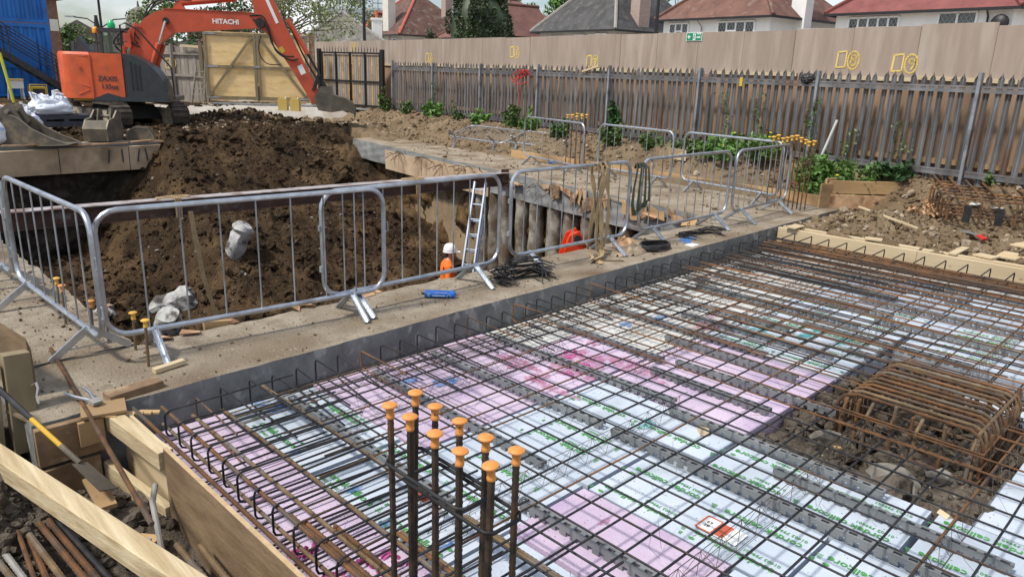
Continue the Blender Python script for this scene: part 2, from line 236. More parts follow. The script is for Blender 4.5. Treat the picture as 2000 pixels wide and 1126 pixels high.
# ------------------------------------------------------------------ mesh helpers
class MB:
    def __init__(s): s.v = []; s.f = []; s.mi = []; s.cur = 0
    def add(s, vs, fs):
        o = len(s.v); s.v.extend([tuple(p) for p in vs]); s.f.extend([tuple(i+o for i in q) for q in fs]); s.mi.extend([s.cur]*len(fs)); return s
    def box(s, lo, hi):
        x0, y0, z0 = lo; x1, y1, z1 = hi
        return s.add([(x0,y0,z0),(x1,y0,z0),(x1,y1,z0),(x0,y1,z0),(x0,y0,z1),(x1,y0,z1),(x1,y1,z1),(x0,y1,z1)],
                     [(0,3,2,1),(4,5,6,7),(0,1,5,4),(1,2,6,5),(2,3,7,6),(3,0,4,7)])
    def hexa(s, b, t):   # 4 bottom pts, 4 top pts (ccw from above)
        return s.add(list(b)+list(t), [(0,3,2,1),(4,5,6,7),(0,1,5,4),(1,2,6,5),(2,3,7,6),(3,0,4,7)])
    def bar(s, a, b, w, h, up=(0,0,1), c=0.0):   # rectangular bar a->b, width w (side), height h (up)
        a = Vector(a); b = Vector(b); d = (b-a).normalized(); u = Vector(up)
        sd_ = d.cross(u)
        if sd_.length < 1e-4: sd_ = d.cross(Vector((1,0,0)))
        sd_.normalize(); u = sd_.cross(d).normalized()
        if not c:
            q = [(-w/2,-h/2),(w/2,-h/2),(w/2,h/2),(-w/2,h/2)]
        else:
            q = [(-w/2+c,-h/2),(w/2-c,-h/2),(w/2,-h/2+c),(w/2,h/2-c),(w/2-c,h/2),(-w/2+c,h/2),(-w/2,h/2-c),(-w/2,-h/2+c)]
        n = len(q); vs = [a+sd_*i+u*j for i, j in q]+[b+sd_*i+u*j for i, j in q]
        return s.add(vs, [tuple(range(n))[::-1], tuple(range(n, 2*n))]+[(i, (i+1)%n, n+(i+1)%n, n+i) for i in range(n)])
    def tube(s, path, r, n=8, closed=False, caps=True, twist=0):
        P = [Vector(p) for p in path]; m = len(P); rr = r if isinstance(r, (list, tuple)) else [r]*m
        rings = []; prev = None
        for i in range(m):
            if closed: t = P[(i+1)%m]-P[i-1]
            else: t = P[min(i+1, m-1)]-P[max(i-1, 0)]
            if t.length < 1e-9: t = Vector((0,0,1))
            t.normalize()
            if prev is None:
                a = Vector((0,0,1)) if abs(t.z) < 0.9 else Vector((1,0,0)); u = (a-t*a.dot(t)).normalized()
            else:
                u = prev-t*prev.dot(t)
                u = u.normalized() if u.length > 1e-6 else t.orthogonal().normalized()
            prev = u; w = t.cross(u)
            rings.append([P[i]+(u*math.cos(2*math.pi*k/n)+w*math.sin(2*math.pi*k/n))*rr[i] for k in range(n)])
        vs = [p for q in rings for p in q]; fs = []
        for i in range(m if closed else m-1):
            a = i*n; b = ((i+1)%m)*n
            for k in range(n): fs.append((a+k, a+(k+1)%n, b+(k+1)%n, b+k))
        if caps and not closed: fs.append(tuple(range(n))[::-1]); fs.append(tuple(range((m-1)*n, m*n)))
        return s.add(vs, fs)
    def lathe(s, prof, c=(0,0,0), n=16, axis='z'):   # prof [(r,z)]
        vs = []; fs = []; c = Vector(c)
        for r, z in prof:
            for k in range(n):
                a = 2*math.pi*k/n; p = Vector((r*math.cos(a), r*math.sin(a), z))
                if axis == 'x': p = Vector((p.z, p.x, p.y))
                if axis == 'y': p = Vector((p.y, p.z, p.x))
                vs.append(c+p)
        for i in range(len(prof)-1):
            for k in range(n): fs.append((i*n+k, i*n+(k+1)%n, (i+1)*n+(k+1)%n, (i+1)*n+k))
        fs.append(tuple(range(n))[::-1]); m = (len(prof)-1)*n; fs.append(tuple(range(m, m+n)))
        return s.add(vs, fs)
    def extr(s, pts, y0, y1, fn=None):   # polygon in (x,z), extruded in y
        fn = fn or (lambda x, y, z: (x, y, z)); n = len(pts)
        vs = [fn(x, y0, z) for x, z in pts]+[fn(x, y1, z) for x, z in pts]
        return s.add(vs, [tuple(range(n)), tuple(range(n, 2*n))[::-1]]+[(i, n+i, n+(i+1)%n, (i+1)%n) for i in range(n)])
    def move(s, d):
        s.v = [(a+d[0], b+d[1], c+d[2]) for a, b, c in s.v]; return s
    def mesh(s, name, mats, smooth=True, fix=True):
        me = bpy.data.meshes.new(name); me.from_pydata(s.v, [], s.f)
        for m in (mats if isinstance(mats, (list, tuple)) else [mats]): me.materials.append(MATS[m] if isinstance(m, str) else m)
        if any(s.mi): me.polygons.foreach_set('material_index', s.mi)
        if fix:
            bm = bmesh.new(); bm.from_mesh(me); bmesh.ops.recalc_face_normals(bm, faces=bm.faces); bm.to_mesh(me); bm.free()
        if smooth:
            me.polygons.foreach_set('use_smooth', [True]*len(me.polygons)); me.set_sharp_from_angle(angle=math.radians(38))
        me.update(); return me
    def build(s, name, mats, parent=None, smooth=True, local=False, fix=True):
        if parent is not None and not local:
            inv = WORLD(parent).inverted(); s.v = [tuple(inv @ Vector(p)) for p in s.v]
        return link(name, s.mesh(name, mats, smooth, fix), parent)
def WORLD(o):
    m = o.matrix_basis.copy()
    while o.parent: o = o.parent; m = o.matrix_basis @ m
    return m
def link(name, me, parent=None, loc=None, rot=None):
    o = bpy.data.objects.new(name, me); COL.objects.link(o)
    if parent is not None: o.parent = parent
    if loc is not None: o.location = loc
    if rot is not None: o.rotation_euler = rot
    return o
def tag(o, label=None, cat=None, group=None, kind=None):
    if label: o['label'] = label
    if cat: o['category'] = cat
    if group: o['group'] = group
    if kind: o['kind'] = kind
    return o
def thing(name, label, cat, loc=(0,0,0), rz=0.0, group=None):
    o = bpy.data.objects.new(name, None); COL.objects.link(o); o.location = loc; o.rotation_euler = (0, 0, rz); o.empty_display_size = 0.1
    return tag(o, label, cat, group)
def copy_tree(o, loc=None, rz=None, label=None, parent=None):
    c = o.copy(); COL.objects.link(c); c.parent = parent
    if loc is not None: c.location = loc
    if rz is not None: c.rotation_euler = (0, 0, rz)
    if label: c['label'] = label
    for ch in list(o.children): copy_tree(ch, parent=c)
    return c
def text_mesh(s, size, extr=0.0006, matn='print_green', align='CENTER', bold=0.0):
    cu = bpy.data.curves.new('txt', 'FONT'); cu.body = s; cu.size = size; cu.extrude = extr; cu.align_x = align; cu.align_y = 'CENTER'; cu.offset = bold; cu.resolution_u = 2
    ob = bpy.data.objects.new('txt', cu); COL.objects.link(ob)
    dg = bpy.context.evaluated_depsgraph_get(); me = bpy.data.meshes.new_from_object(ob.evaluated_get(dg))
    bpy.data.objects.remove(ob); bpy.data.curves.remove(cu)
    me.materials.clear(); me.materials.append(MATS[matn]); return me
def arc(cx, cy, r, a0, a1, n=6):
    return [(cx+r*math.cos(a0+(a1-a0)*i/n), cy+r*math.sin(a0+(a1-a0)*i/n)) for i in range(n+1)]
def ribbed(a, b, r, pitch=0.014, n=7, depth=0.13):
    a = Vector(a); b = Vector(b); Ld = (b-a).length; m = max(2, int(Ld/pitch)); pts = []; rr = []
    for i in range(m+1):
        pts.append(a.lerp(b, i/m)); rr.append(r*(1+depth if i % 2 else 1-depth*0.4))
    return pts, rr

# ------------------------------------------------------------------ numpy noise
def _h(ix, iy, s):
    n = (ix.astype(np.int64)*374761393+iy.astype(np.int64)*668265263+s*1442695041) & 0x7fffffff
    n = ((n ^ (n >> 13))*1274126177) & 0x7fffffff
    return ((n ^ (n >> 16)) & 0xffff)/65535.0
def perlin(x, y, s=0):
    ix = np.floor(x); iy = np.floor(y); fx = x-ix; fy = y-iy
    u = fx*fx*fx*(fx*(fx*6-15)+10); v = fy*fy*fy*(fy*(fy*6-15)+10)
    def gr(a, b): th = 2*np.pi*_h(ix+a, iy+b, s); return np.cos(th)*(fx-a)+np.sin(th)*(fy-b)
    return (gr(0,0)*(1-u)+gr(1,0)*u)*(1-v)+(gr(0,1)*(1-u)+gr(1,1)*u)*v
def fbm(x, y, s=0, o=4):
    r = 0; a = 1.0
    for k in range(o): r = r+a*perlin(x*2**k, y*2**k, s+k*17); a *= 0.5
    return r
def clods(x, y, s=0):
    wx = x+0.12*perlin(x*3, y*3, s+91); wy = y+0.12*perlin(x*3, y*3, s+92)
    return 0.20*np.abs(perlin(wx*1.6, wy*1.6, s))+0.17*np.abs(perlin(wx*3.7, wy*3.7, s+3))+0.095*np.abs(perlin(wx*8, wy*8, s+5))+0.05*np.abs(perlin(wx*17, wy*17, s+7))
def sst(a, b, x):
    t = np.clip((x-a)/(b-a), 0, 1); return t*t*(3-2*t)
def grid_mesh(name, X, Y, Z, matn, keep=None):
    nx, ny = len(X), len(Y); XX, YY = np.meshgrid(X, Y, indexing='ij')
    V = np.stack([XX.ravel(), YY.ravel(), Z.ravel()], 1).astype(np.float32)
    i = np.arange(nx-1)[:, None]*ny+np.arange(ny-1)[None, :]
    Fq = np.stack([i, i+ny, i+ny+1, i+1], -1).reshape(-1, 4)
    if keep is not None: Fq = Fq[keep(XX, YY)[:-1, :-1].ravel()]
    me = bpy.data.meshes.new(name); me.vertices.add(len(V)); me.vertices.foreach_set('co', V.ravel())
    me.loops.add(Fq.size); me.loops.foreach_set('vertex_index', Fq.ravel().astype(np.int32))
    me.polygons.add(len(Fq)); me.polygons.foreach_set('loop_start', np.arange(0, Fq.size, 4, dtype=np.int32)); me.polygons.foreach_set('loop_total', np.full(len(Fq), 4, dtype=np.int32))
    me.polygons.foreach_set('use_smooth', np.ones(len(Fq), dtype=bool))
    for m in (matn if isinstance(matn, list) else [matn]): me.materials.append(MATS[m])
    me.update(); me.validate(); return me
# one lump library for scattered clods and stones
_t = (1+5**0.5)/2
ICO_V = np.array([(-1,_t,0),(1,_t,0),(-1,-_t,0),(1,-_t,0),(0,-1,_t),(0,1,_t),(0,-1,-_t),(0,1,-_t),(_t,0,-1),(_t,0,1),(-_t,0,-1),(-_t,0,1)], float); ICO_V /= np.linalg.norm(ICO_V[0])
ICO_F = np.array([(0,11,5),(0,5,1),(0,1,7),(0,7,10),(0,10,11),(1,5,9),(5,11,4),(11,10,2),(10,7,6),(7,1,8),(3,9,4),(3,4,2),(3,2,6),(3,6,8),(3,8,9),(4,9,5),(2,4,11),(6,2,10),(8,6,7),(9,8,1)])
def ico2():
    v = [tuple(p) for p in ICO_V]; cache = {}; f = []
    def mid(a, b):
        k = (min(a, b), max(a, b))
        if k not in cache:
            p = (np.array(v[a])+np.array(v[b]))/2; v.append(tuple(p/np.linalg.norm(p))); cache[k] = len(v)-1
        return cache[k]
    for a, b, c in ICO_F:
        ab, bc, ca = mid(a, b), mid(b, c), mid(c, a); f += [(a, ab, ca), (b, bc, ab), (c, ca, bc), (ab, bc, ca)]
    return np.array(v), np.array(f)
I2V, I2F = ico2()
def lumps(name, pts, sizes, matn, flat=0.7, big=True, jit=0.36, smooth=False):
    bv, bf = (I2V, I2F) if big else (ICO_V, ICO_F); nv = len(bv)
    V = np.empty((len(pts)*nv, 3), np.float32); Fq = np.empty((len(pts)*len(bf), 3), np.int32)
    for i, (p, s) in enumerate(zip(pts, sizes)):
        a = rng.normal(size=(3, 3)); q, _ = np.linalg.qr(a)
        sc = s*np.array([1+rng.uniform(-.3, .5), 1, flat+rng.uniform(-.25, .2)])
        d = bv*(1+rng.uniform(-jit, jit, (nv, 1)))
        V[i*nv:(i+1)*nv] = (d*sc) @ q.T*np.array([1, 1, 0.85])+p; Fq[i*len(bf):(i+1)*len(bf)] = bf+i*nv
    me = bpy.data.meshes.new(name); me.vertices.add(len(V)); me.vertices.foreach_set('co', V.ravel())
    me.loops.add(Fq.size); me.loops.foreach_set('vertex_index', Fq.ravel())
    me.polygons.add(len(Fq)); me.polygons.foreach_set('loop_start', np.arange(0, Fq.size, 3, dtype=np.int32)); me.polygons.foreach_set('loop_total', np.full(len(Fq), 3, dtype=np.int32))
    me.polygons.foreach_set('use_smooth', np.full(len(Fq), smooth)); me.materials.append(MATS[matn]); me.update(); me.validate()
    return link(name, me)
# ================================================================== SETTING
def FX(y, off=0.0): return 14.0+0.135*(y-3.53)+off          # boundary fence line
def INX(y): return 10.28+0.165*(y-5.75)                     # pit side edge of the far beam
def OUTX(y): return 12.95+0.055*(y-5.3)                      # outer edge of the far beam
PIT_Y0, PIT_Y1, PIT_X0 = 5.75, 20.75, 1.70
def slab_front(x): return 4.76+0.0215*(x-1.25)

def ground_z(x, y, fine=True):
    d = x-FX(y)
    z = 0.0+0.62*sst(-2.1, -0.3, d)*sst(5.6, 7.2, y)+0.57*sst(-0.75, -0.05, d)*(1-sst(5.6, 7.2, y))
    z = np.maximum(z, (0.12+0.48*sst(23.5, 28.5, y))*sst(19.8, 21.2, y))
    z = z+0.42*np.exp(-(((x-11.2)/1.6)**2+((y-24.2)/1.3)**2))+0.08*np.exp(-(((x-9.2)/1.7)**2+((y-22.6)/1.0)**2))+0.18*np.exp(-(((x-13.6)/1.3)**2+((y-20.6)/1.8)**2))+0.04*np.exp(-(((x-6.2)/1.4)**2+((y-23.0)/0.9)**2))
    z = z+0.20*np.exp(-(((x-12.2)/0.75)**2+((y-4.1)/0.6)**2))+0.10*np.exp(-(((x-12.6)/0.9)**2+((y-2.2)/1.0)**2))   # right hand mound
    rough = np.clip(sst(0.5, 1.2, x-OUTX(y)+0.6)+sst(17.6, 18.2, y)*(x > INX(y)+.2)+sst(20.6, 21.3, y)+(y < 5.2)*(x > 10.55), 0, 1)
    z = z+0.05*rough*perlin(x*0.9, y*0.9, 4)
    if fine: z = z+rough*(1-0.75*sst(28.2, 28.9, y))*(clods(x, y, 2)*0.9-0.12)
    # slab bay bottom, pit void, left foreground trench
    bay = (x > 1.30) & (x < 10.60-.018*(y-5)) & (y < slab_front(x)+0.3)
    z = np.where(bay, -0.54+clods(x, y, 31)*0.5+0.11*((x > 4.42) & (x < 6.6) & (y > .6) & (y < 2.15)), z)
    pit = (x > PIT_X0-0.45) & (x < INX(y)+0.55) & (y > PIT_Y0-0.45) & (y < PIT_Y1+0.4)
    z = np.where(pit, -6.0, z)
    fg = (x <= 1.30) & (y < 5.1)
    zf = -0.52+0.42*sst(0.95, 0.35, x)*sst(3.6, 4.6, y)+0.10*perlin(x*1.3, y*1.3, 8)+(clods(x, y, 40)*0.55 if fine else 0)
    z = np.where(fg, zf, z)
    lb = (x < PIT_X0-0.3) & (y >= 5.1) & (y < 20)
    z = np.where(lb, -0.12, z)
    under = (x > INX(y)+0.3) & (x < OUTX(y)-0.15) & (y > 5.0) & (y < 17.4)
    z = np.where(under, -0.15, z)
    z = np.where((y >= 4.9) & (y <= 5.6) & (x > 1.3) & (x < 13.0), -0.3, z)
    return z
def axis(*seg):
    out = []
    for a, b, s in seg: out.append(np.arange(a, b, s))
    return np.concatenate(out+[np.array([seg[-1][1]])])
GX = axis((-6, 0.0, .3), (0.0, 1.4, .03), (1.4, 4.4, .12), (4.4, 6.5, .045), (6.5, 10.5, .1), (10.5, 16.2, .05), (16.2, 24, .3))
GY = axis((-6, 0.4, .2), (0.4, 6.0, .045), (6.0, 20.4, .06), (20.4, 29, .06), (29, 38, .3))
XX, YY = np.meshgrid(GX, GY, indexing='ij'); GZ = ground_z(XX, YY)
gm = grid_mesh('ground', GX, GY, GZ, ['soil_tan', 'soil_dark', 'soil_grey'])
fc = np.empty(len(gm.polygons)*3, np.float32); gm.polygons.foreach_get('center', fc); fc = fc.reshape(-1, 3)
nzv = fbm(fc[:, 0]*0.8, fc[:, 1]*0.8, 77)+0.35*perlin(fc[:, 0]*6, fc[:, 1]*6, 5)
mi = np.zeros(len(fc), np.int32)
mi[(fc[:, 1] > 19.5) & (fc[:, 0]+1.2*nzv < 11.8)] = 1
mi[(fc[:, 0] < 1.3) | ((fc[:, 0] < 10.55) & (fc[:, 1] < 5.1))] = 2
gm.polygons.foreach_set('material_index', mi)
ground = tag(link('ground', gm), kind='structure')
# street level beyond the site, one sheet to the horizon
m = MB(); O_ = [(-900, -900, -.25), (1200, -900, -.25), (1200, 1200, -.25), (-900, 1200, -.25)]; I_ = [(-5.9, -5.9, -.25), (23.8, -5.9, -.25), (23.8, 37.9, -.25), (-5.9, 37.9, -.25)]
m.add(O_+I_, [(0, 1, 5, 4), (1, 2, 6, 5), (2, 3, 7, 6), (3, 0, 4, 7)])
tag(m.build('terrain', 'soil_tan'), kind='structure')
m = MB()
m.hexa([(FX(-8, .45), -8, .2), (90, -8, .2), (90, 120, .2), (FX(120, .45), 120, .2)], [(FX(-8, .45), -8, .52), (90, -8, .52), (90, 120, .52), (FX(120, .45), 120, .52)])
tag(m.build('street', 'pavement'), kind='structure')
m = MB(); m.hexa([(-8, 27.2, .2), (FX(27.2, -.1)-.9, 24.9, .2), (17.9, 37, .2), (-8, 37, .2)], [(-8, 28.6, .56), (FX(27.2, -.1)-1.6, 25.1, .56), (17.9, 37, .60), (-8, 37, .60)])
tag(m.build('yard_paving', 'pavement'), kind='structure')
m = MB(); m.box((-60, 36.8, .1), (17.2, 130, .55)); tag(m.build('road', 'pavement'), kind='structure')

# ---- pit floor with the spoil slope
def heap_z(x, y):
    zf = -2.85+0.25*perlin(x*0.5, y*0.5, 3)
    pl = 0.40-0.415*(20.9-y)-0.02*(x-9)
    xl = 7.7-0.23*(20.7-y)
    pl = pl-1.25*np.maximum(0, xl-x)+0.30*perlin(x*0.55, y*0.55, 12)
    pl = np.minimum(pl, 0.22+0.2*perlin(x*0.7, y*0.7, 15))
    k = 0.25; zz = k*np.log(np.exp(np.clip(zf/k, -60, 60))+np.exp(np.clip(pl/k, -60, 60)))
    # clay tumbled along the far wall, lumps near the beam
    zz = zz+0.75*np.exp(-((INX(y)-x)/0.55)**2)*sst(13, 9, y)*0.6
    zz = zz+0.5*np.exp(-(((x-2.6)/0.8)**2+((y-11)/3.0)**2))
    return zz+clods(x, y, 21)*1.35-0.13
PX_ = axis((1.5, 12.9, .042)); PY_ = axis((5.6, 21.9, .042)); XX, YY = np.meshgrid(PX_, PY_, indexing='ij'); PZ = heap_z(XX, YY)
pm = grid_mesh('pit_floor', PX_, PY_, PZ, 'soil_dark'); tag(link('pit_floor', pm), kind='structure')

def soil_wall(name, p0, p1, z0, z1, nrm, matn, amp=0.10, seed=0, step=0.06):
    p0 = np.array(p0, float); p1 = np.array(p1, float); Lw = np.linalg.norm(p1-p0); nu = int(Lw/step); nv = int((z1-z0)/step)
    u = np.linspace(0, 1, nu+1)[:, None]; v = np.linspace(z0, z1, nv+1)[None, :]
    dx = amp*(fbm(u*Lw*1.1+0*v, v*1.1+0*u, seed)+1.3*clods(u*Lw*1.2+0*v, v*1.2+0*u, seed+9))
    X = p0[0]+(p1[0]-p0[0])*u+nrm[0]*dx+0*v; Y = p0[1]+(p1[1]-p0[1])*u+nrm[1]*dx+0*v; Z = v+0*u
    V = np.stack([X, Y, Z], -1).reshape(-1, 3); i = np.arange(nu)[:, None]*(nv+1)+np.arange(nv)[None, :]
    Fq = np.stack([i, i+nv+1, i+nv+2, i+1], -1).reshape(-1, 4)
    me = bpy.data.meshes.new(name); me.from_pydata(V.tolist(), [], Fq.tolist()); me.materials.append(MATS[matn]); me.polygons.foreach_set('use_smooth', [True]*len(Fq)); me.update()
    return tag(link(name, me), kind='structure')
soil_wall('pit_wall_far', (INX(5.6)+.36, 5.6), (INX(20.9)+.36, 20.9), -3.4, -.50, (-1, 0), 'soil_clay', 0.36, 5)
soil_wall('pit_wall_back', (1.4, 20.95), (12.4, 20.95), -3.4, -.55, (0, -1), 'soil_black', 0.35, 15)
soil_wall('pit_wall_left', (1.5, 5.6), (1.5, 20.95), -3.4, -.2, (1, 0), 'soil_black', 0.3, 25)
soil_wall('pit_wall_near', (1.5, 5.55), (10.6, 5.75), -3.4, -.3, (0, 1), 'soil_dark', 0.15, 35, step=.12)

# ---- capping beams (concrete): top grid, two faces
def beam(name, A0, A1, B0, B1, depth, mats, jitA=0.0, jitB=0.05, seed=1, step=0.06, zt=0.0, amp=0.007):
    A0, A1, B0, B1 = [np.array(q, float) for q in (A0, A1, B0, B1)]; Lb = np.linalg.norm(A1-A0); nu = int(Lb/step); nv = 14; nh = 8
    m = MB(); idx = {}
    ja = jitA*fbm(np.linspace(0, Lb*3, nu+1), np.zeros(nu+1), seed); jb = jitB*fbm(np.linspace(0, Lb*2.5, nu+1), np.ones(nu+1)*5, seed+1, 5)
    crossd = (B0-A0)/np.linalg.norm(B0-A0); vs = []
    for i in range(nu+1):
        u = i/nu; a = A0+(A1-A0)*u+crossd*ja[i]; b = B0+(B1-B0)*u+crossd*jb[i]
        for j in range(nh): vs.append((*(a-crossd*0.012*math.sin(j*2.1+i*.3)), zt-depth+depth*j/nh))           # front face
        for j in range(nv+1):
            p = a+(b-a)*j/nv; vs.append((*p, zt))
        for j in range(1, nh+1): vs.append((*(b+crossd*jitB*0.6*math.sin(i*.7+j)), zt-depth*j/nh))
    V = np.array(vs); w = nh+nv+1+nh; 
    top = np.zeros(len(V), bool)
    for i in range(nu+1): top[i*w+nh:i*w+nh+nv+1] = True
    V[top, 2] += amp*fbm(V[top, 0]*1.5, V[top, 1]*1.5, seed+4)+amp*1.2*np.abs(perlin(V[top, 0]*9, V[top, 1]*9, seed+6))
    fs = []; mi_ = []
    for i in range(nu):
        for j in range(w-1):
            fs.append((i*w+j, (i+1)*w+j, (i+1)*w+j+1, i*w+j+1)); mi_.append(1 if j < nh else (0 if j < nh+nv else 2))
    fs.append(tuple(range(w))[::-1]); mi_.append(1); fs.append(tuple(range(nu*w, nu*w+w))); mi_.append(1)
    m.v = [tuple(q) for q in V]; m.f = fs; m.mi = mi_
    return m.build(name, mats)
b1 = beam('capping_beam', (0.80, 4.775), (10.47, 4.965), (0.80, 5.76), (10.47, 5.80), 0.55, ['concrete_top', 'concrete_face', 'concrete_grey'], 0.012, 0.07, 1)
tag(b1, 'long concrete ground beam with stained tan top along the slab edge', 'beam')
b2 = beam('capping_beam', (INX(5.3), 5.3), (INX(19.6), 19.6), (OUTX(5.3), 5.3), (OUTX(19.6), 19.6), 0.52, ['concrete_top', 'concrete_grey', 'concrete_grey'], 0.03, 0.03, 11, zt=0.006)
tag(b2, 'broad concrete beam on the far side of the pit, carrying barriers', 'beam')
b3 = beam('capping_beam', (1.72, 5.81), (1.72, 21.0), (0.70, 5.81), (0.70, 21.0), 0.6, ['concrete_top', 'concrete_grey', 'concrete_grey'], 0.06, 0.03, 21, zt=-0.004)
tag(b3, 'concrete beam along the left edge of the pit under the leftmost barrier', 'beam')
b4 = beam('capping_beam', (1.9, 20.72), (9.4, 20.72), (1.9, 21.5), (9.4, 21.5), 0.72, ['concrete_top', 'concrete_grey', 'concrete_grey'], 0.03, 0.03, 31, zt=0.05)
tag(b4, 'concrete beam with boarded face at the back of the pit below the buckets', 'beam')
# right end block of the near beam, running on to the second row of starter bars
b5 = beam('capping_beam', (10.49, 4.97), (14.0, 5.05), (10.49, 5.29), (14.0, 5.29), 0.4, ['concrete_top', 'concrete_grey', 'concrete_grey'], 0.02, 0.0, 41, zt=0.003)
tag(b5, 'end of the concrete beam between the slab corner and the soil mound', 'beam')

# concrete piles in the far wall, below the beam
for i in range(13):
    y = 6.3+i*0.53+random.uniform(-.05, .05); x = INX(y)+0.20+random.uniform(-.05, .04); r = 0.165+random.uniform(-.02, .02)
    m = MB(); path = []; rr = []
    for k in range(15):
        z = -3.3+k*(2.79/14); path.append((x+random.uniform(-.014, .014)-.03*(k/14), y+random.uniform(-.014, .014), z)); rr.append(r*(1+random.uniform(-.07, .07)))
    m.tube(path, rr, 14)
    o = m.build('concrete_pile', 'pile_concrete')
    tag(o, 'muddy concrete pile in the far pit wall, number %s from the near corner' % ['one','two','three','four','five','six','seven','eight','nine','ten','eleven','twelve','thirteen'][i], 'pile', 'concrete piles in the far pit wall')

# ---- hoarding of plywood panels
TD = Vector((0.1338, 0.991, 0)).normalized(); ND = Vector((TD.y, -TD.x, 0))
hb = thing('hoarding', 'tall grey-brown plywood hoarding behind the palisade fence', 'hoarding', (FX(3.53, .4), 3.53, .55))
def hp(s, z, off=0.0): p = Vector((FX(3.53, .4), 3.53, 0))+TD*s+ND*off; return Vector((p.x, p.y, z))
PW = 1.22
for k in range(-6, 24):
    s0 = k*PW+0.004; s1 = (k+1)*PW-0.004; zt = 3.07+random.uniform(-.012, .02)+(0.03 if k in (0, 1) else 0); zb = 0.56
    off = random.uniform(-.004, .004)
    m = MB(); m.hexa([hp(s0, zb, off), hp(s0, zb, off+.018), hp(s1, zb, off+.018), hp(s1, zb, off)], [hp(s0, 2.20, off), hp(s0, 2.20, off+.018), hp(s1, 2.20, off+.018), hp(s1, 2.20, off)]); m.build('panel', 'hoarding_low_shade', hb); zb = 2.204  # sheet split near fence top so its lower part carries painted shade
    m = MB(); m.hexa([hp(s0, zb, off), hp(s0, zb, off+.018), hp(s1, zb, off+.018), hp(s1, zb, off)], [hp(s0, zt, off), hp(s0, zt, off+.018), hp(s1, zt+random.uniform(-.01, .01), off+.018), hp(s1, zt, off)])
    m.build('panel', 'hoarding_ply', hb)
for s in np.arange(-7.2, 29.5, 1.22):
    m = MB(); m.bar(hp(s, .5, .07), hp(s, 3.0, .07), .1, .07, up=tuple(TD)); m.build('stud', 'timber_old', hb)
# timber battens on the face, seen above and through the fence
for z, dz in ((2.21, .07), (0.86, .09)):
    s = -7.0
    while s < 24.0:
        ln = random.choice([1.6, 2.2, 2.9]); e = min(s+ln, 24.2)
        m = MB(); m.bar(hp(s, z+random.uniform(-.02, .02), -.03), hp(e-.03, z+random.uniform(-.02, .02), -.03), .04, dz); m.build('batten', 'timber_tan' if z < 1 else 'timber_new', hb); s = e+random.choice([0.0, 0.15, 0.5])
def stroke(pts, r, closed=False): return [hp(a, b, -.006) for a, b in pts]
def spray(s, z, num, w=0.016, sc=0.66, mir=-1):
    pr = []
    pr.append([(-.30, .20), (-.04, .23), (-.05, -.20), (-.32, -.22), (-.30, .20)])
    pr.append([(.18+.17*math.cos(t), .24*math.sin(t)-.02) for t in np.linspace(0.3, 6.7, 22)])
    D = {'8': [[(.18+.07*math.cos(t), .06+.06*math.sin(t)) for t in np.linspace(0, 6.3, 12)], [(.18+.08*math.cos(t), -.08+.075*math.sin(t)) for t in np.linspace(0, 6.3, 12)]],
         '9': [[(.19+.07*math.cos(t), .04+.06*math.sin(t)) for t in np.linspace(0, 6.3, 12)], [(.26, .04), (.25, -.06), (.20, -.16)]],
         '7': [[(.10, .09), (.27, .10), (.17, -.15)], [(.12, -.02), (.25, -.01)]],
         '6': [[(.25, .10), (.14, .0), (.12, -.08), (.18, -.14), (.24, -.08), (.19, -.02), (.12, -.06)]],
         '5': [[(.25, .10), (.12, .10), (.11, .0), (.21, -.01), (.23, -.09), (.12, -.13)]]}[num]
    m = MB()
    for q in pr+D:
        P = [(s+mir*a*sc, z+b*sc) for a, b in q]
        for (a0, b0), (a1, b1) in zip(P[:-1], P[1:]):
            t = Vector((a1-a0, b1-b0)); n = Vector((-t.y, t.x)).normalized()*w*random.uniform(.8, 1.2); e = t.normalized()*w*.6
            m.add([hp(a0-e.x+n.x, b0-e.y+n.y, -.007), hp(a0-e.x-n.x, b0-e.y-n.y, -.007), hp(a1+e.x-n.x, b1+e.y-n.y, -.007), hp(a1+e.x+n.x, b1+e.y+n.y, -.007)], [(0, 1, 2, 3)])
    return m.build('spray_mark', 'yellow_spray', hb, smooth=False)
def s_of(y): return (y-3.53)/TD.y
for y, z, nn in ((6.0, 2.52, '8'), (4.93, 2.47, '9'), (13.0, 2.42, '7'), (16.36, 2.66, '6'), (21.25, 2.46, '6'), (27.2, 2.88, '5')): spray(s_of(y), z, nn)
# fire exit sign
sg = thing('exit_sign', 'green and white fire exit sign with arrow on the hoarding top edge', 'sign', tuple(hp(s_of(9.69), 2.87, -.01)))
s0 = s_of(9.69)
def quad_on(m, s0_, s1_, z0, z1, off):
    m.hexa([hp(s0_, z0, off-.003), hp(s0_, z0, off), hp(s1_, z0, off), hp(s1_, z0, off-.003)], [hp(s0_, z1, off-.003), hp(s0_, z1, off), hp(s1_, z1, off), hp(s1_, z1, off-.003)]); return m
quad_on(MB(), s0-.225, s0+.225, 2.89, 3.075, -.012).build('plate', 'sign_white', sg)
quad_on(MB(), s0-.21, s0+.21, 2.902, 3.063, -.017).build('field', 'sign_green', sg)
m = MB()
def tri2(m, pts, off=-.022): m.add([hp(s0-a, 2.98+b, off) for a, b in pts], [tuple(range(len(pts)))])
tri2(m, [(-.185, 0), (-.145, .045), (-.125, .045), (-.155, .012), (-.10, .012), (-.10, -.012), (-.155, -.012), (-.125, -.045), (-.145, -.045)])
tri2(m, [(-.03, -.07), (.045, -.07), (.045, .07), (-.03, .07)]); m.build('symbol', 'sign_white', sg, smooth=False)
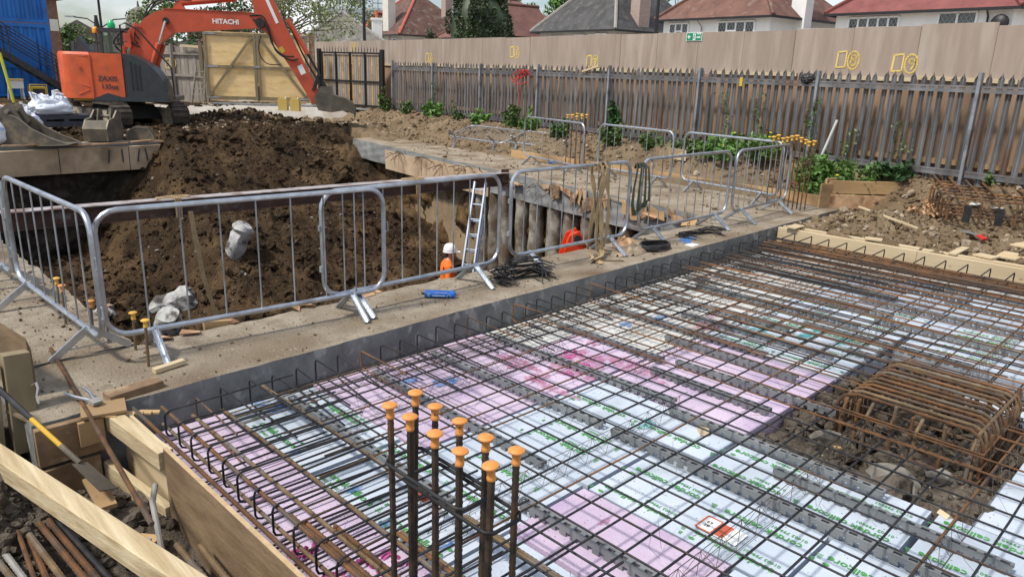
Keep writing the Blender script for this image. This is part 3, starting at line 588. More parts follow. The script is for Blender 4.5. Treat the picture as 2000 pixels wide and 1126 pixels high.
m = MB(); tri2(m, [(0, .06), (.02, .06), (.02, .04), (0, .04)], -.026); tri2(m, [(-.012, .03), (.025, .03), (.012, -.01), (.03, -.05), (.018, -.055), (0, -.015), (-.02, -.05), (-.028, -.045), (-.012, -.01)], -.026); m.build('figure', 'sign_green', sg, smooth=False)
me = text_mesh('Fire\nexit', .075, .001, 'sign_white', bold=.002)
def place_text(me, name, parent, pos, xdir, up):
    x = Vector(xdir).normalized(); z = Vector(up).normalized(); y = z; n = x.cross(y)
    M = Matrix(((x.x, y.x, n.x, pos[0]), (x.y, y.y, n.y, pos[1]), (x.z, y.z, n.z, pos[2]), (0, 0, 0, 1)))
    o = link(name, me, parent)
    o.matrix_basis = (WORLD(parent).inverted() @ M) if parent is not None else M
    return o
place_text(me, 'lettering', sg, hp(s0-.13, 3.012, -.021), -TD, UP)

# ---- palisade fence, every pale its own piece
pf = thing('palisade_fence', 'grey steel palisade fence with pointed pales and galvanised posts', 'fence', (FX(3.53), 3.53, .45))
def fp(s, z, off=0.0): p = Vector((FX(3.53), 3.53, 0))+TD*s+ND*off; return Vector((p.x, p.y, z))
pw = 0.047; prof = [(-pw, 0), (-.026, .022), (-.009, .004), (.009, .004), (.026, .022), (pw, 0)]
def pale_mesh():
    m = MB(); n = len(prof); H = 1.80; rings = []
    front = [(a, -b-.003) for a, b in prof]; back = [(a, -b) for a, b in prof]; ring = front+back[::-1]; N2 = len(ring)
    vs = [(a, b, 0) for a, b in ring]+[(a, b, H-.10) for a, b in ring]
    tops = []
    for a, b in ring: tops.append((a*0.30, b, H-.10+(.10 if abs(a) < .012 else .055)))
    vs += tops
    fs = []
    for k in range(2):
        for i in range(N2): fs.append((k*N2+i, k*N2+(i+1) % N2, (k+1)*N2+(i+1) % N2, (k+1)*N2+i))
    fs.append(tuple(range(N2))); fs.append(tuple(range(2*N2, 3*N2))[::-1])
    m.add(vs, fs); return m.mesh('pale', 'fence_steel', smooth=False)
pale = pale_mesh(); rzf = math.atan2(TD.y, TD.x)
BAY = 2.83; PN = 17
for bay in range(-3, 7):
    sb = bay*BAY
    if bay <= 6:
        m = MB(); m.bar(fp(sb, .1, -.02), fp(sb, 2.31+random.uniform(-.02, .02), -.02), .055, .10, up=tuple(ND), c=.006); m.build('post', 'galv_dull', pf)
    for z in (2.07, .72):
        m = MB(); m.bar(fp(sb+.04, z, -.012), fp(sb+BAY-.04, z, -.012), .04, .012); m.bar(fp(sb+.04, z-.035, -.028), fp(sb+BAY-.04, z-.035, -.028), .006, .05)
        m.bar(fp(sb+.04, z+.035, -.028), fp(sb+BAY-.04, z+.035, -.028), .006, .03); m.build('rail', 'fence_steel', pf)
    for k in range(PN):
        s = sb+(k+.5)*BAY/PN; p = fp(s, .52+random.uniform(-.02, .02), .012)
        o = link('pale', pale, pf); o.location = WORLD(pf).inverted() @ p; o.rotation_euler = (random.gauss(0, .008), random.gauss(0, .012), rzf)
m = MB(); m.bar(fp(7*BAY, .1, -.02), fp(7*BAY, 2.35, -.02), .055, .10, up=tuple(ND)); m.build('post', 'galv_dull', pf)
m = MB(); m.bar(fp(s_of(8.05), 1.96, -.04), fp(s_of(8.05), 2.14, -.04), .004, .07, up=tuple(TD)); tag(m.build('notice_tag', 'yellow_paint'), 'small yellow tag on the fence rail above the dandelions', 'tag')
# ================================================================== GATES, BACK FENCE, CONTAINERS
# steel gate
GA, GB = Vector((16.72, 23.95, 0)), Vector((15.95, 27.1, 0)); 
gs = thing('steel_gate', 'black steel double gate with timber slats and spiked top', 'gate', (GA.x, GA.y, .55)); gd = (GB-GA); GL = gd.length; gd.normalize(); gn = Vector((gd.y, -gd.x, 0))
def gp(s, z, off=0): p = GA+gd*s+gn*off; return Vector((p.x, p.y, z))
for leaf_i in range(2):
    a = .12+leaf_i*(GL-.24)/2; b = a+(GL-.24)/2-.02
    fr = MB()
    for s in (a, (a+b)/2, b): fr.bar(gp(s, .62), gp(s, 2.62), .06, .06, up=tuple(gn))
    for z in (.66, 1.55, 2.58): fr.bar(gp(a, z), gp(b, z), .06, .06)
    fr.build('leaf_frame', 'black_trim', gs)
    n = 13
    for k in range(n):
        s = a+.05+(b-a-.1)*(k+.5)/n
        m = MB(); m.bar(gp(s, .68, .04), gp(s, 2.52, .04), .02, (b-a)/n*.80, up=tuple(gd)); m.build('slat', 'timber_old' if k % 3 else 'timber_tan', gs)
    for k in range(9):
        s = a+.06+(b-a-.12)*(k+.5)/9; m = MB(); m.tube([gp(s, 2.6), gp(s, 2.72), gp(s, 2.82)], [.014, .014, .002], 6); m.build('spike', 'black_trim', gs)
for s in (0.0, GL): m = MB(); m.bar(gp(s, .5), gp(s, 2.72), .13, .13, up=tuple(gn)); m.build('gate_post', 'black_trim', gs)
m = MB(); m.tube([gp(GL/2, .55, -.05), gp(GL/2, 1.2, -.05)], .012, 6); m.build('drop_bolt', 'black_trim', gs)
# plywood gate
PA, PB = Vector((15.25, 26.75, 0)), Vector((12.15, 28.9, 0)); pdv = (PB-PA); PL = pdv.length; pdv.normalize(); pn = Vector((pdv.y, -pdv.x, 0)); pn = pn if pn.dot(Vector((-1, -1, 0))) > 0 else -pn
gw = thing('plywood_gate', 'wide yellow plywood double gate with diagonal timber braces', 'gate', (PA.x, PA.y, .6))
def wp(s, z, off=0): p = PA+pdv*s+pn*off; return Vector((p.x, p.y, z))
half = PL/2
for k in range(2):
    a = k*half+.01; b = a+half-.02
    m = MB(); m.bar(wp(a, 1.95, 0), wp(b, 1.95, 0), .018, 2.46); m.build('panel', 'ply_yellow', gw)
    for (q, r) in (((a+.05, .73), (a+.05, 3.15)), ((b-.05, .73), (b-.05, 3.15))):
        m = MB(); m.bar(wp(q[0], q[1], .045), wp(r[0], r[1], .045), .10, .07, up=tuple(pn)); m.build('stile', 'timber_drab', gw)
    for z in (.80, 1.93, 3.10):
        m = MB(); m.bar(wp(a+.10, z, .043), wp(b-.10, z, .043), .066, .10); m.build('rail', 'timber_drab', gw)
    e0, e1 = ((a+.12, 3.02), (b-.12, .88)) if k == 1 else ((b-.12, 3.02), (a+.12, .88))
    e0, e1 = (e0, e1) if k == 1 else ((a+.12, .88), (b-.12, 3.02))
    if k == 1: e0, e1 = (a+.12, 3.02), (b-.12, .88)
    m = MB(); m.bar(wp(e0[0], e0[1], .066), wp(e1[0], e1[1], .066), .09, .05, up=tuple(pn)); m.build('brace', 'timber_drab', gw)
    for z in (.80, 1.93, 3.10):
        s = a if k == 0 else b; d = 1 if k == 0 else -1
        m = MB(); m.bar(wp(s, z, .084), wp(s+d*.45, z, .084), .006, .06); m.build('strap_hinge', 'galv_dull', gw)
m = MB(); m.bar(wp(half, .55, .09), wp(half, 1.25, .09), .03, .03, up=tuple(pn)); m.build('drop_bolt', 'stair_black', gw)
m = MB(); m.bar(wp(half-.12, 1.95, .09), wp(half+.12, 1.95, .09), .02, .05); m.build('latch', 'galvanised', gw)
m = MB(); m.bar(wp(-.16, .5, -.05), wp(-.16, 3.2, -.05), .2, .16, up=tuple(pn)); m.build('gate_post', 'timber_brown', gw)
m = MB(); m.bar(wp(PL+.12, .5, .0), wp(PL+.12, 2.75, .0), .12, .14, up=tuple(pn)); m.build('gate_post', 'timber_drab', gw)
# threshold strip in front of the gates
m = MB(); m.bar(wp(-.6, .60, .62), wp(PL-.3, .60, .62), .5, .05); tag(m.build('steel_plate', 'galv_dull'), 'pale steel strip on the ground in front of the plywood gate', 'plate')
m = MB(); m.bar(gp(.1, .56, -.45), gp(GL-.2, .56, -.45), .30, .04); tag(m.build('steel_plate', 'galv_dull'), 'pale strip on the ground at the foot of the steel gate', 'plate')
# old timber fence
tf = thing('timber_fence', 'weathered grey board fence behind the excavator boom', 'fence', (12.3, 29.2, .6))
T0, T1 = Vector((12.35, 29.1, 0)), Vector((9.2, 34.2, 0)); td_ = (T1-T0); TL = td_.length; td_.normalize(); tn = Vector((-td_.y, td_.x, 0)); tn = tn if tn.dot(Vector((-1, -1, 0))) > 0 else -tn
n = int(TL/.17)
for k in range(n):
    a = T0+td_*(k*.17+.005); b = T0+td_*((k+1)*.17-.006); off = tn*(.012*(k % 2)); zt = 2.62+random.uniform(-.03, .03)
    m = MB(); m.bar((a.x+off.x, a.y+off.y, .58+zt/2-.29), (b.x+off.x, b.y+off.y, .58+zt/2-.29), .02, zt-.58); m.build('board', 'timber_old', tf)
for k in range(5):
    p = T0+td_*(k*TL/4)+tn*.08; m = MB(); m.bar((p.x, p.y, .5), (p.x, p.y, 2.7), .1, .1); m.build('post', 'timber_old', tf)
for z in (1.55, 2.35):
    a = T0+tn*.06; b = T1+tn*.06; m = MB(); m.bar((a.x, a.y, z), (b.x, b.y, z), .05, .09); m.build('rail', 'timber_old', tf)
m = MB(); a = T0+tn*.16-td_*.3; b = T0+tn*.16+td_*1.0; m.bar((a.x, a.y, 2.6), (b.x, b.y, 2.64), .08, .09); m.build('cap_rail', 'timber_new', tf)
p = T0+td_*2.1+tn*.06
es = thing('exit_sign', 'small green exit sign on the weathered board fence', 'sign', (p.x, p.y, 2.5))
m = MB(); m.bar((p.x-td_.x*.2, p.y-td_.y*.2, 2.56), (p.x+td_.x*.2, p.y+td_.y*.2, 2.56), .006, .19); m.build('plate', 'sign_green', es)
q = p+tn*.006; m = MB(); m.bar((q.x-td_.x*.03, q.y-td_.y*.03, 2.56), (q.x+td_.x*.05, q.y+td_.y*.05, 2.56), .003, .13); m.bar((q.x+td_.x*.09, q.y+td_.y*.09, 2.56), (q.x+td_.x*.17, q.y+td_.y*.17, 2.56), .003, .04); m.bar((q.x-td_.x*.16, q.y-td_.y*.16, 2.56), (q.x-td_.x*.08, q.y-td_.y*.08, 2.56), .003, .06); m.build('symbol', 'sign_white', es)
p = T0+td_*1.6+tn*.05; m = MB()
def bm_stroke(pts, w=.014):
    for (a0, b0), (a1, b1) in zip(pts[:-1], pts[1:]):
        m.bar((p.x-td_.x*a0, p.y-td_.y*a0, b0), (p.x-td_.x*a1, p.y-td_.y*a1, b1), .004, w*2, up=tuple(UP) if abs(b1-b0) < abs(a1-a0) else tuple(td_))
bm_stroke([(-.22, 2.15), (-.02, 2.17), (-.03, 1.82), (-.23, 1.80), (-.22, 2.15)]); bm_stroke([(.04, 2.1), (.2, 2.14), (.24, 1.98), (.2, 1.86), (.06, 1.84)])
m.build('spray_mark', 'yellow_spray', tf)
# aluminium step ladder by the gate
sl_ = thing('step_ladder', 'old grey step ladder standing beside the plywood gate', 'ladder', (11.4, 27.75, .62))
u = hR; w_ = -hF
def sp(a, b, z): q = Vector((11.4, 27.75, 0))+u*a+w_*b; return (q.x, q.y, z)
for sx in (-1, 1):
    m = MB(); m.bar(sp(sx*.22, .25, .62), sp(sx*.16+.10, -.02, 1.86), .03, .07); m.build('stile', 'timber_old', sl_)
    m = MB(); m.bar(sp(sx*.2, -.45, .62), sp(sx*.15+.10, -.05, 1.78), .025, .05); m.build('rear_leg', 'timber_old', sl_)
for k in range(6):
    t = (k+.6)/6.2; m = MB(); m.bar(sp(-.21+.05*t+.1*t, .25-.27*t, .62+1.24*t), sp(.21-.05*t+.1*t, .25-.27*t, .62+1.24*t), .10, .03); m.build('tread', 'timber_old', sl_)
# two amber fuel cans
def jerry(name, label, x, y, z):
    t = thing(name, label, 'can', (x, y, z)); 
    m = MB(); pts = [(-.15, 0), (.15, 0), (.15, .34), (.11, .40), (-.15, .40)]
    m.extr(pts, -.11, .11, lambda a, b, c: (a, b, c)); o = m.build('body', 'fuel_yellow', t, local=True)
    m = MB(); m.tube([(.09, 0, .385), (.10, 0, .45)], .03, 10); m.build('cap', 'white_paint', t, local=True)
    m = MB(); m.bar((-.12, 0, .43), (.03, 0, .43), .03, .03); m.bar((-.11, 0, .39), (-.11, 0, .43), .03, .03, up=(1, 0, 0)); m.bar((.03, 0, .39), (.03, 0, .43), .03, .03, up=(1, 0, 0)); m.build('handle', 'fuel_yellow', t, local=True); t.rotation_euler = (0, 0, math.radians(-45)); return t
jerry('fuel_can', 'amber plastic fuel can left of its twin by the gate', 12.62, 23.9, .58)
jerry('fuel_can', 'amber plastic fuel can right of its twin by the bucket', 12.92, 23.62, .57)

# ---- two stacked site containers
for k in range(2):
    z0 = .62+k*2.62; x0, x1, y0, y1 = -4.1, 8.1, 32.9, 35.4
    t = thing('site_container', ['blue corrugated site container at ground level behind the stair', 'blue corrugated site container stacked on the lower one'][k], 'container', (x0, y0, z0))
    m = MB(); pts = []; nco = 44; n0 = x0+.14
    for i in range(nco):
        a = n0+(x1-x0-.28)*i/nco; st = (x1-x0-.28)/nco
        pts += [(a, y0+.03), (a+st*.35, y0+.03), (a+st*.5, y0+.075), (a+st*.85, y0+.075)]
    pts.append((x1-.14, y0+.03)); vs = [(a, b, z0+.14) for a, b in pts]+[(a, b, z0+2.48) for a, b in pts]; nn = len(pts)
    m.add(vs, [(i, i+1, nn+i+1, nn+i) for i in range(nn-1)]); m.build('corrugated_side', 'container_blue', t, smooth=False)
    m = MB(); m.box((x0+.1, y0+.1, z0+.1), (x1-.03, y1-.05, z0+2.55)); m.build('shell', 'container_blue', t, smooth=False)
    for z in (z0, z0+2.46): m = MB(); m.bar((x0, y0+.06, z+.07), (x1, y0+.06, z+.07), .12, .13); m.build('rail', 'container_blue', t)
    for xx in (x0+.07, x1-.07): m = MB(); m.box((xx-.08, y0-.004, z0+.002), (xx+.08, y0+.15, z0+2.6)); m.build('corner_post', 'container_blue', t)
    if k == 0: m = MB(); m.box((6.35, y0-.02, z0+1.02), (7.6, y0+.02, z0+2.12)); m.build('window_shutter', 'container_blue', t)
    if k == 1: m = MB(); m.box((4.2, y0-.012, z0+.06), (5.62, y0+.02, z0+.30)); m.build('vent_slot', 'black_trim', t)
st = thing('steel_stair', 'black steel stair climbing to the upper blue container', 'stair', (8.0, 31.9, .62))
S0, S1 = Vector((8.55, 31.7, .62)), Vector((4.6, 31.7, 3.3))
for yo in (0, .8):
    a = S0+Vector((0, yo, 0)); b = S1+Vector((0, yo, 0)); m = MB(); m.bar(a, b, .03, .2); m.build('stringer', 'stair_black', st)
    for h_ in (.55, .8, 1.05): m = MB(); m.tube([a+UP*h_, b+UP*h_], .02, 6); m.build('handrail', 'stair_black', st)
    for f_ in (.12, .2, .52, .60, .96): q = a.lerp(b, f_); m = MB(); m.tube([q, q+UP*1.05], .02, 6); m.build('baluster', 'stair_black', st)
for k in range(13):
    q = S0.lerp(S1, (k+.5)/13); m = MB(); m.box((q.x-.13, q.y+.02, q.z), (q.x+.13, q.y+.78, q.z+.035)); m.build('tread', 'stair_black', st)
m = MB(); m.tube([(5.9, 29.3, .6), (5.72, 29.35, 2.15)], .045, 8); tag(m.build('marker_pole', 'lime_paint'), 'lime yellow pole leaning at the far left edge', 'pole')
# things in front of the containers
t = thing('step_stool', 'small white step stool in front of the blue container', 'stool', (6.4, 31.2, .6))
for sx in (-.2, .2): 
    m = MB(); m.bar((6.4+sx, 31.1, .6), (6.4+sx*.9, 31.2, 1.25), .04, .05); m.build('leg', 'white_paint', t)
    m = MB(); m.bar((6.4+sx, 31.5, .6), (6.4+sx*.9, 31.25, 1.22), .04, .05); m.build('leg', 'white_paint', t)
m = MB(); m.box((6.18, 31.05, .98), (6.62, 31.3, 1.26)); m.build('seat', 'white_paint', t)
m = MB(); m.box((6.17, 31.0, 1.26), (6.63, 31.32, 1.30)); m.build('top_tread', 'fuel_yellow', t)
t = thing('generator', 'yellow portable generator beside the white step stool', 'generator', (7.0, 31.1, .6))
m = MB(); m.box((6.78, 30.9, .66), (7.26, 31.3, 1.05)); m.build('body', 'yellow_paint', t)
m = MB(); m.box((6.84, 30.86, .72), (7.2, 30.9, .98)); m.build('panel', 'stair_black', t)
m = MB(); m.tube([(6.76, 30.9, .6), (6.76, 30.9, 1.12), (7.28, 30.9, 1.12), (7.28, 30.9, .6)], .02, 6); m.build('frame', 'yellow_paint', t)
m = MB(); m.extr([(-.12, 0), (.12, 0), (.12, .28), (.06, .36), (-.12, .32)], -.1, .1); m.move((7.55, 30.9, .6)); tag(m.build('water_can', 'white_paint'), 'white plastic water can beside the generator', 'can')
p = [(7.3+.09*i, 30.7-.02*i+.05*math.sin(i*2), .63+.05*abs(math.sin(i*1.7))) for i in range(14)]; m = MB(); m.tube(p, .03, 6); tag(m.build('black_hose', 'black_rubber'), 'black hose lying below the container stair', 'hose')
# ================================================================== HOUSES, TREES, LAMPS
def roof_mat(name, c1, c2, c3=None, period=0.17):
    m = mat(name, c1, c2, 0.85, scale=1.2, c3=c3, s3=2.0, t3=(0.55, 0.72), detail=8)
    n = m.node_tree; N = n.nodes; K = n.links.new; b = N['Principled BSDF']; co = [q for q in N if q.type == 'TEX_COORD'][0]
    w = N.new('ShaderNodeTexWave'); w.wave_type = 'BANDS'; w.bands_direction = 'Z'; w.wave_profile = 'SAW'; w.inputs['Scale'].default_value = 0.314/period; w.inputs['Distortion'].default_value = 0.25; w.inputs['Detail'].default_value = 1
    K(co.outputs['Object'], w.inputs['Vector']); bp = N.new('ShaderNodeBump'); bp.inputs['Strength'].default_value = 0.9; bp.inputs['Distance'].default_value = 0.05; K(w.outputs['Fac'], bp.inputs['Height']); K(bp.outputs[0], b.inputs['Normal'])
roof_mat('roof_red', (0.17, 0.05, 0.047), (0.24, 0.08, 0.072), (0.14, 0.05, 0.046), 0.2)
roof_mat('roof_brown', (0.12, 0.058, 0.045), (0.19, 0.095, 0.07), (0.22, 0.15, 0.115))
roof_mat('roof_darkbrown', (0.085, 0.045, 0.035), (0.15, 0.08, 0.06), (0.22, 0.17, 0.14))
roof_mat('roof_slate', (0.045, 0.045, 0.048), (0.09, 0.088, 0.088), (0.13, 0.115, 0.10))
roof_mat('roof_tile', (0.145, 0.066, 0.055), (0.21, 0.10, 0.08), (0.12, 0.062, 0.052), 0.3)
roof_mat('roof_grey', (0.13, 0.12, 0.105), (0.22, 0.20, 0.175), (0.30, 0.28, 0.25))

def house(label, c0, Lf, Ld, ez, rz_, wallm, roofm, wins, hipm, overhang=0.45, dirv=None, side_wins=(), ridge='auto', base=.5, chim=()):
    dv = Vector(dirv) if dirv else -TD; dv = Vector((dv.x, dv.y, 0)).normalized(); nv = Vector((-dv.y, dv.x, 0)); nv = nv if nv.dot(Vector((1, .4, 0))) > 0 else -nv
    c0 = Vector((c0[0], c0[1], 0)); t = thing('house', label, 'house', (c0.x, c0.y, base))
    def P(s, d, z): q = c0+dv*s+nv*d; return Vector((q.x, q.y, z))
    m = MB(); m.hexa([P(0, 0, base-.4), P(Lf, 0, base-.4), P(Lf, Ld, base-.4), P(0, Ld, base-.4)], [P(0, 0, ez+.02), P(Lf, 0, ez+.02), P(Lf, Ld, ez+.02), P(0, Ld, ez+.02)]); m.build('wall', wallm, t, smooth=False)
    o = overhang; e = [P(-o, -o, ez), P(Lf+o, -o, ez), P(Lf+o, Ld+o, ez), P(-o, Ld+o, ez)]
    if ridge == 'auto': ridge = 's' if Lf > Ld else 'd'
    if ridge == 's': hh = min(Ld/2+o, Lf/2); r0, r1 = P(hh-o, Ld/2, rz_), P(Lf+o-hh, Ld/2, rz_)
    else: hh = min(Lf/2+o, Ld/2); r0, r1 = P(Lf/2, hh-o, rz_), P(Lf/2, Ld+o-hh, rz_)
    m = MB(); vs = e+[r0, r1]
    if ridge == 's': fs = [(0, 1, 5, 4), (1, 2, 5), (2, 3, 4, 5), (3, 0, 4), (3, 2, 1, 0)]
    else: fs = [(0, 1, 4), (1, 2, 5, 4), (2, 3, 5), (3, 0, 4, 5), (3, 2, 1, 0)]
    m.add(vs, fs); rf = m.build('roof', roofm, t, smooth=False)
    hips = [(e[0], r0), (e[1], r1 if ridge == 's' else r0), (r0, r1)]
    for a, b in hips:
        if (Vector(a)-Vector(b)).length < .3: continue
        m = MB(); m.tube([Vector(a)+UP*.03, Vector(b)+UP*.03], .13, 6); m.build('ridge_tiles', hipm, rf)
    m = MB()
    for a, b in ((e[0], e[1]), (e[1], e[2]), (e[3], e[0])): m.bar(a-UP*.06, b-UP*.06, .10, .13)
    m.build('gutter', 'black_trim', t)
    def window(s0, s1, z0, z1, nl, face, top=0.0):
        w = thing_part('window', t)
        Q = (lambda s, z, off: P(s, -off, z)) if face == 'f' else (lambda s, z, off: P(Lf+off, s, z))
        m = MB(); d = .05
        for (a, b) in (((s0, z0), (s1, z0)), ((s0, z1), (s1, z1))): m.bar(Q(a[0], a[1], .03), Q(b[0], b[1], .03), .10, .09)
        for i in range(nl+1):
            s = s0+(s1-s0)*i/nl; m.bar(Q(s, z0, .03), Q(s, z1, .03), .09, .10, up=tuple(nv if face == 'f' else dv))
        if top:
            for i in range(nl):
                if i % 3 == 1 or nl < 3: m.bar(Q(s0+(s1-s0)*i/nl, z1-top, .03), Q(s0+(s1-s0)*(i+1)/nl, z1-top, .03), .09, .08)
        m2 = m.mesh('window', 'upvc'); w.data = m2
        for i in range(nl):
            a = s0+(s1-s0)*i/nl+.04; b = s0+(s1-s0)*(i+1)/nl-.04
            mm = MB(); mm.add([Q(a, z0+.04, .012), Q(b, z0+.04, .012), Q(b, z1-.04, .012), Q(a, z1-.04, .012)], [(0, 1, 2, 3)]); mm.build('pane', 'window_glass', w, smooth=False)
            ml = MB()   # leaded lights: crossing diagonal cames
            for q_ in range(-3, 8):
                step_ = .22
                for sgn in (1, -1):
                    pts = []
                    za = z0+.04; zb = z1-.04; x_ = a+(q_*step_)
                    p0 = (x_, za if sgn > 0 else zb); ln = (zb-za); p1 = (x_+ln*.6, zb if sgn > 0 else za)
                    # clip to a..b
                    def cl(p, q):
                        (x0, y0), (x1, y1) = p, q
                        t0, t1 = 0, 1
                        if x1 == x0: return None
                        for lim, sg in ((a, 1), (b, -1)):
                            tt = (lim-x0)/(x1-x0)
                            if sg*(x1-x0) > 0: t0 = max(t0, tt)
                            else: t1 = min(t1, tt)
                        if t0 >= t1: return None
                        return (x0+(x1-x0)*t0, y0+(y1-y0)*t0), (x0+(x1-x0)*t1, y0+(y1-y0)*t1)
                    c_ = cl(p0, p1)
                    if c_: ml.bar(Q(c_[0][0], c_[0][1], .02), Q(c_[1][0], c_[1][1], .02), .01, .022)
            if ml.v: ml.build('leading', 'curtain', w, smooth=False)
    for s0, s1, z0, z1, nl, *tp in wins: window(s0, s1, z0, z1, nl, 'f', tp[0] if tp else 0)
    for s0, s1, z0, z1, nl, *tp in side_wins: window(s0, s1, z0, z1, nl, 's', tp[0] if tp else 0)
    for s, d, w, dp, z0, z1, cm, pots in chim:
        m = MB(); m.hexa([P(s-w/2, d-dp/2, z0), P(s+w/2, d-dp/2, z0), P(s+w/2, d+dp/2, z0), P(s-w/2, d+dp/2, z0)], [P(s-w/2, d-dp/2, z1), P(s+w/2, d-dp/2, z1), P(s+w/2, d+dp/2, z1), P(s-w/2, d+dp/2, z1)])
        k = .06; m.hexa([P(s-w/2-k, d-dp/2-k, z1), P(s+w/2+k, d-dp/2-k, z1), P(s+w/2+k, d+dp/2+k, z1), P(s-w/2-k, d+dp/2+k, z1)], [P(s-w/2-k, d-dp/2-k, z1+.18), P(s+w/2+k, d-dp/2-k, z1+.18), P(s+w/2+k, d+dp/2+k, z1+.18), P(s-w/2-k, d+dp/2+k, z1+.18)])
        ch = m.build('chimney', cm, rf, smooth=False)
        for q in range(pots):
            a = P(s-w/2+w*(q+.5)/pots, d, z1+.18); m = MB(); m.tube([a, a+UP*.3, a+UP*.55], [.13, .11, .13], 8); m.build('chimney_pot', 'terracotta', ch)
    return t, P
def thing_part(name, parent):
    o = bpy.data.objects.new(name, bpy.data.meshes.new(name)); COL.objects.link(o); o.parent = parent
    o.matrix_basis = WORLD(parent).inverted(); return o
t1, P1 = house('white rendered house with bright red roof at the right edge', (41.7, 17.9), 8.5, 8.0, 5.58, 9.2, 'render_white', 'roof_red', [(.75, 3.4, 4.15, 5.35, 5), (5.3, 7.0, 4.15, 5.45, 2)], 'roof_red', .45)
m = MB(); c = P1(8.15, -.5, 4.9)
m.lathe([(.02, 0), (.22, .05), (.36, .14), (.38, .17)], c, 16, axis='x'); 
d_ = m.build('satellite_dish', 'black_trim', t1); m = MB(); m.bar(P1(8.15, -.02, 4.6), c, .05, .05); m.build('dish_bracket', 'black_trim', t1)
m = MB(); m.tube([P1(7.55, -.45, 5.5), P1(7.5, -.1, 5.2), P1(7.5, -.06, 3.0)], .045, 6); m.build('downpipe', 'black_trim', t1)
t2, P2 = house('white rendered house with mottled brown roof right of the lamp column', (42.6, 29.5), 8.0, 8.2, 5.6, 9.4, 'render_white', 'roof_brown', [(.55, 2.1, 4.45, 5.35, 3, .45), (4.4, 7.0, 4.35, 5.35, 4, .5)], 'roof_brown', .45, chim=[(8.15, 2.7, .95, .75, 4.2, 9.2, 'render_white', 2)])
m = MB(); m.tube([P2(3.1, -.45, 5.5), P2(3.2, -.1, 5.1), P2(3.2, -.06, 3.0)], .045, 6); m.build('downpipe', 'ridge_grey', t2)
t3, P3 = house('grey rendered house with dark slate roof and pale hip tiles', (45.6, 43.4), 8.6, 9.0, 5.22, 10.2, 'render_grey', 'roof_slate', [(1.2, 3.0, 4.05, 4.85, 3, 0), (4.2, 5.4, 4.05, 4.9, 2), (6.6, 7.8, 4.05, 4.95, 2)], 'ridge_grey', .55, ridge='d', chim=[(8.4, 2.6, .9, 1.1, 4.6, 9.6, 'brick_pink', 2)])
t4, P4 = house('cream house with patched dark brown roof and red hip tiles', (45.9, 70.2), 9.6, 8.5, 5.15, 9.5, 'render_cream', 'roof_darkbrown', [(.4, 2.3, 4.0, 5.0, 4), (3.0, 3.5, 4.3, 4.8, 1), (8.0, 8.6, 4.2, 4.8, 1)], 'ridge_red', .55, chim=[(6.7, .25, 1.15, .8, 4.6, 9.1, 'render_cream', 2), (9.4, 5.2, .8, .8, 7.0, 9.4, 'brick_pink', 2)])
# front hip gable of the patched roof
m = MB(); a, b, c, d = P4(.2, -1.5, 5.1), P4(4.1, -1.5, 5.1), P4(4.1, 2.6, 5.1), P4(.2, 2.6, 5.1); r0, r1 = P4(2.3, 1.0, 7.4), P4(2.3, 3.2, 7.4)
m.add([a, b, c, d, r0, r1], [(0, 1, 4), (1, 2, 5, 4), (3, 0, 4, 5), (2, 3, 5)]); bay_roof = m.build('bay_roof', 'roof_darkbrown', t4, smooth=False)
m = MB(); m.tube([b+UP*.04, r0+UP*.04, r1+UP*.04], .14, 6); m.build('ridge_tiles', 'ridge_red', bay_roof)
m = MB(); m.hexa([P4(.5, -1.1, 2), P4(3.8, -1.1, 2), P4(3.8, .2, 2), P4(.5, .2, 2)], [P4(.5, -1.1, 5.1), P4(3.8, -1.1, 5.1), P4(3.8, .2, 5.1), P4(.5, .2, 5.1)]); m.build('bay', 'render_white', t4, smooth=False)
for s in (.7, 1.5, 2.3): m = MB(); q0, q1, q2, q3 = P4(s, -1.12, 4.0), P4(s+.6, -1.12, 4.0), P4(s+.6, -1.12, 4.95), P4(s, -1.12, 4.95); m.add([q0, q1, q2, q3], [(0, 1, 2, 3)]); m.build('pane', 'window_glass', t4, smooth=False)
m = MB(); m.bar(P4(6.2, -.6, 5.0), P4(5.7, -.1, 4.3), .1, .14); m.build('bracket', 'ridge_red', t4)
t5, P5 = house('house with rust red tiled roof partly behind the dark conifer', (47.6, 58.4), 11.5, 8.5, 4.95, 8.4, 'render_cream', 'roof_tile', [(1.6, 2.4, 4.1, 4.6, 2)], 'roof_tile', .5, ridge='d')
m = MB(); e = [P5(7.0, -1.8, 4.95), P5(12.2, -1.8, 4.95), P5(12.2, 4, 4.95), P5(7.0, 4, 4.95)]; r0, r1 = P5(9.6, .6, 7.6), P5(9.6, 4.2, 7.6)
m.add(e+[r0, r1], [(0, 1, 4), (1, 2, 5, 4), (2, 3, 5), (3, 0, 4, 5)]); wr = m.build('wing_roof', 'roof_tile', t5, smooth=False)
for a, b in ((e[0], r0), (e[1], r0), (r0, r1)): m = MB(); m.tube([a+UP*.03, b+UP*.03], .13, 6); m.build('ridge_tiles', 'roof_tile', wr)
t6, P6 = house('low house with mossy grey hipped roof and white chimney', (30.2, 53.5), 6.0, 6.0, 3.75, 6.2, 'render_grey', 'roof_grey', [], 'ridge_grey', .4, dirv=(.86, -.5, 0), chim=[(5.6, 1.0, .75, .7, 3.4, 5.6, 'render_white', 1)])
